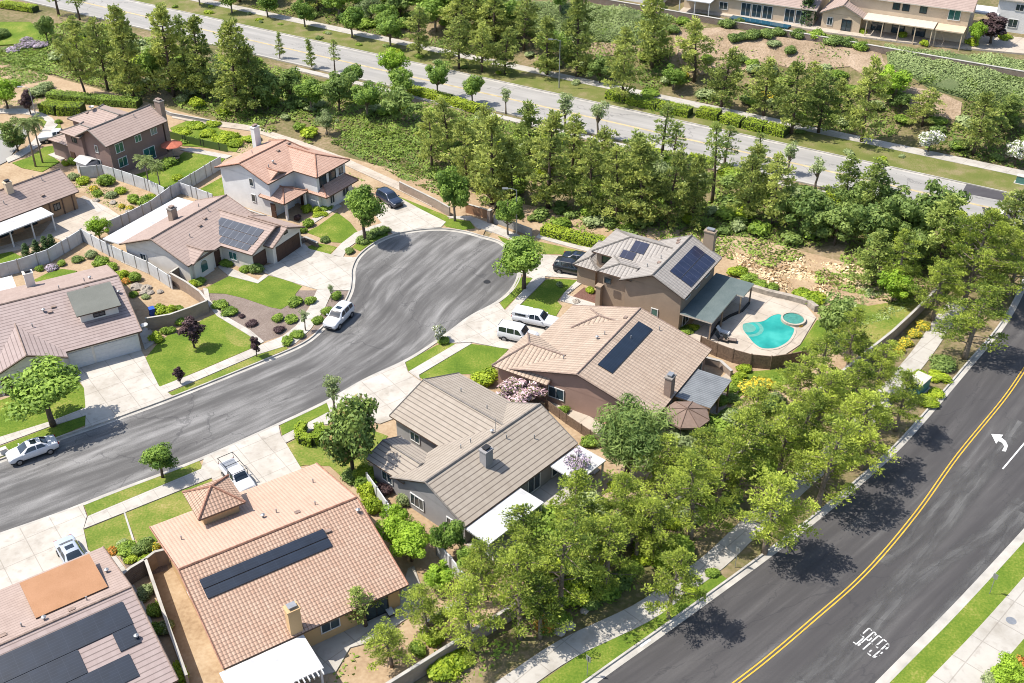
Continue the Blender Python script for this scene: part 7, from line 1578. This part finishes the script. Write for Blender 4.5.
def lounger(label, px, ang, mat='dark', cush='white', z=0):
    p = P(*px); o = thing('lounge_chair', label, 'chair', p, R(ang)); mb = MB(); mb.box(-.32, .32, -.75, .35, .28, .36); mb.build('seat', M[mat], o)
    mb = MB(); mb.obox((0, .58, .58), (1, 0, 0), (0, -.7, .7), .64, .7, .07); mb.build('backrest', M[mat], o); mb = MB(); mb.box(-.28, .28, -.7, .3, .362, .43); mb.build('cushion', M[cush], o)
    for x in (-.28, .28):
        for y in (-.7, .3): mb = MB(); mb.box(x - .03, x + .03, y - .03, y + .03, 0, .28); mb.build('leg', M[mat], o)
lounger('cushioned lounge chair at the rear corner of the terracotta house', (389, 612), 30); lounger('dark lounge chair on the pool deck near the curved low wall', (722, 341), 60, 'dark', 'mulch'); lounger('dark lounge chair on the pool deck, right of its neighbour', (730, 342), 75, 'dark', 'mulch'); lounger('pale lounge chair on the pool deck behind the two dark ones', (723, 334), 60, 'white', 'white')
def grill(label, px, ang, mat):
    p = P(*px); o = thing('covered_grill', label, 'grill', p, R(ang)); mb = MB(); mb.box(-.7, .7, -.3, .3, -.1, .75); mb.build('cart', M[mat], o); mb = MB(); mb.tube([(-.55, 0, .8), (.55, 0, .8)], [.3, .3], 12); mb.build('lid', M['dark'], o)
grill('dark covered grill against the rear wall of the terracotta house', (350, 625), 32, 'dark'); grill('grey covered grill beside the path behind the rose brown house', (603, 436), 58, 'metal')
p = P(174, 157); o = thing('patio_umbrella', 'red patio umbrella on the back lawn beside the brown house', 'umbrella', p); mb = MB(); mb.tube([(0, 0, 0), (0, 0, 2.4)], .04, 7); mb.build('pole', M['metal'], o); mb = MB(); mb.lathe((0, 0, 0), [(1.7, 2.0), (1.6, 2.1), (.05, 2.6)], 8); mb.build('canopy', M['t_red'] if 't_red' in M else plain('red canvas', (.5, .15, .09), .8), o)
p = P(176, 162); o = thing('garden_table', 'dark garden table under the red umbrella', 'table', p); mb = MB(); mb.lathe((0, 0, 0), [(.7, .68), (.7, .74)], 12); mb.build('table_top', M['dark'], o)
for a in range(4): mb = MB(); mb.tube([(.5 * math.cos(a * 1.57), .5 * math.sin(a * 1.57), -.1), (.4 * math.cos(a * 1.57), .4 * math.sin(a * 1.57), .68)], .03, 5); mb.build('leg', M['dark'], o)
p = P(89, 172); o = thing('garden_shed', 'small white shed behind the fence of the brown house', 'shed', p, R(56)); mb = MB(); mb.box(-1, 1, -1.2, 1.2, -.2, 1.9); mb.build('wall', M['white'], o); mb = MB(); Roof(mb, -1.2, 1.2, -1.4, 1.4, 1.95, 2.4, 'y', th=.08, cap=False); mb.build('roof', [M['white'], M['white'], M['white']], o)
rocks = [(146, 289, .7), (150, 293, .5), (143, 294, .6), (160, 292, .45), (136, 288, .8), (113, 203, .5), (128, 212, .45), (96, 201, .5), (560, 632, .5), (568, 626, .6), (584, 611, .4), (468, 628, .5), (576, 302, .5), (597, 326, .0)]
rocks = [r for r in rocks if r[2] > 0]
def rock(i, px, py, r):
    rr = random.Random(i); p = P(px, py); mb = MB(); pr = [(r * .9, -.1), (r * 1.0, r * .25), (r * .7, r * .55), (r * .25, r * .68)]
    mb.lathe((0, 0, 0), pr, 9); mb.v = [(x * rr.uniform(.75, 1.2), y * rr.uniform(.75, 1.2), z * rr.uniform(.8, 1.15)) for x, y, z in mb.v]
    o = mb.build('boulder', M['rock']); o.location = p; return o
for nm, sub in (('in the bare side yard by the mauve roof', rocks[:5]), ('in the garden bed below the palms', rocks[5:8]), ('in the shaded bed beside the arterial sidewalk', rocks[8:11]), ('beside the tan houses', rocks[11:])):
    for i, r in enumerate(sorted(sub)): tag(rock(int(r[0]), *r), ordinal(i + 1, 'pale boulder', nm), 'boulder', 'boulders ' + nm)

# ================================================================== CAMERA, LIGHT
cam = bpy.data.cameras.new('camera'); co = bpy.data.objects.new('camera', cam); COL.objects.link(co)
co.location = (0, 0, CAM_H); co.rotation_euler = (math.pi / 2 - PITCH, 0, 0)
cam.sensor_width = 36; cam.lens = FPX * 36 / 1024; cam.clip_start = 1; cam.clip_end = 9000; SC.camera = co
w = bpy.data.worlds.new('World'); SC.world = w; w.use_nodes = True
nt = w.node_tree; bg = nt.nodes['Background']; sky = nt.nodes.new('ShaderNodeTexSky'); sky.sky_type = 'NISHITA'; sky.sun_disc = False
SUN_EL, SUN_D = R(58), R(-3)                 # elevation; direction the shadows fall in
sky.sun_elevation = SUN_EL; sky.sun_rotation = math.atan2(-math.cos(SUN_D), -math.sin(SUN_D)); sky.air_density = 1.0; sky.dust_density = 1.5; sky.ozone_density = 1.0
nt.links.new(sky.outputs[0], bg.inputs[0]); bg.inputs[1].default_value = .15
sl = bpy.data.lights.new('sun', 'SUN'); so = bpy.data.objects.new('sun', sl); COL.objects.link(so)
sl.energy = 4.6; sl.angle = R(.5); sl.color = (1, .94, .85)
so.location = (0, 0, 120); so.rotation_euler = Vector((math.cos(SUN_D) * math.cos(SUN_EL), math.sin(SUN_D) * math.cos(SUN_EL), -math.sin(SUN_EL))).to_track_quat('-Z', 'Y').to_euler()
vs = SC.view_settings; vs.view_transform = 'Standard'; vs.look = 'None'; vs.gamma = 1; vs.use_curve_mapping = False; vs.exposure = .7
SC.cycles.pixel_filter_type = 'BLACKMAN_HARRIS'; SC.cycles.filter_width = 1.0
SC.cycles.max_bounces = 5; SC.cycles.diffuse_bounces = 3; SC.cycles.glossy_bounces = 2; SC.cycles.transmission_bounces = 2
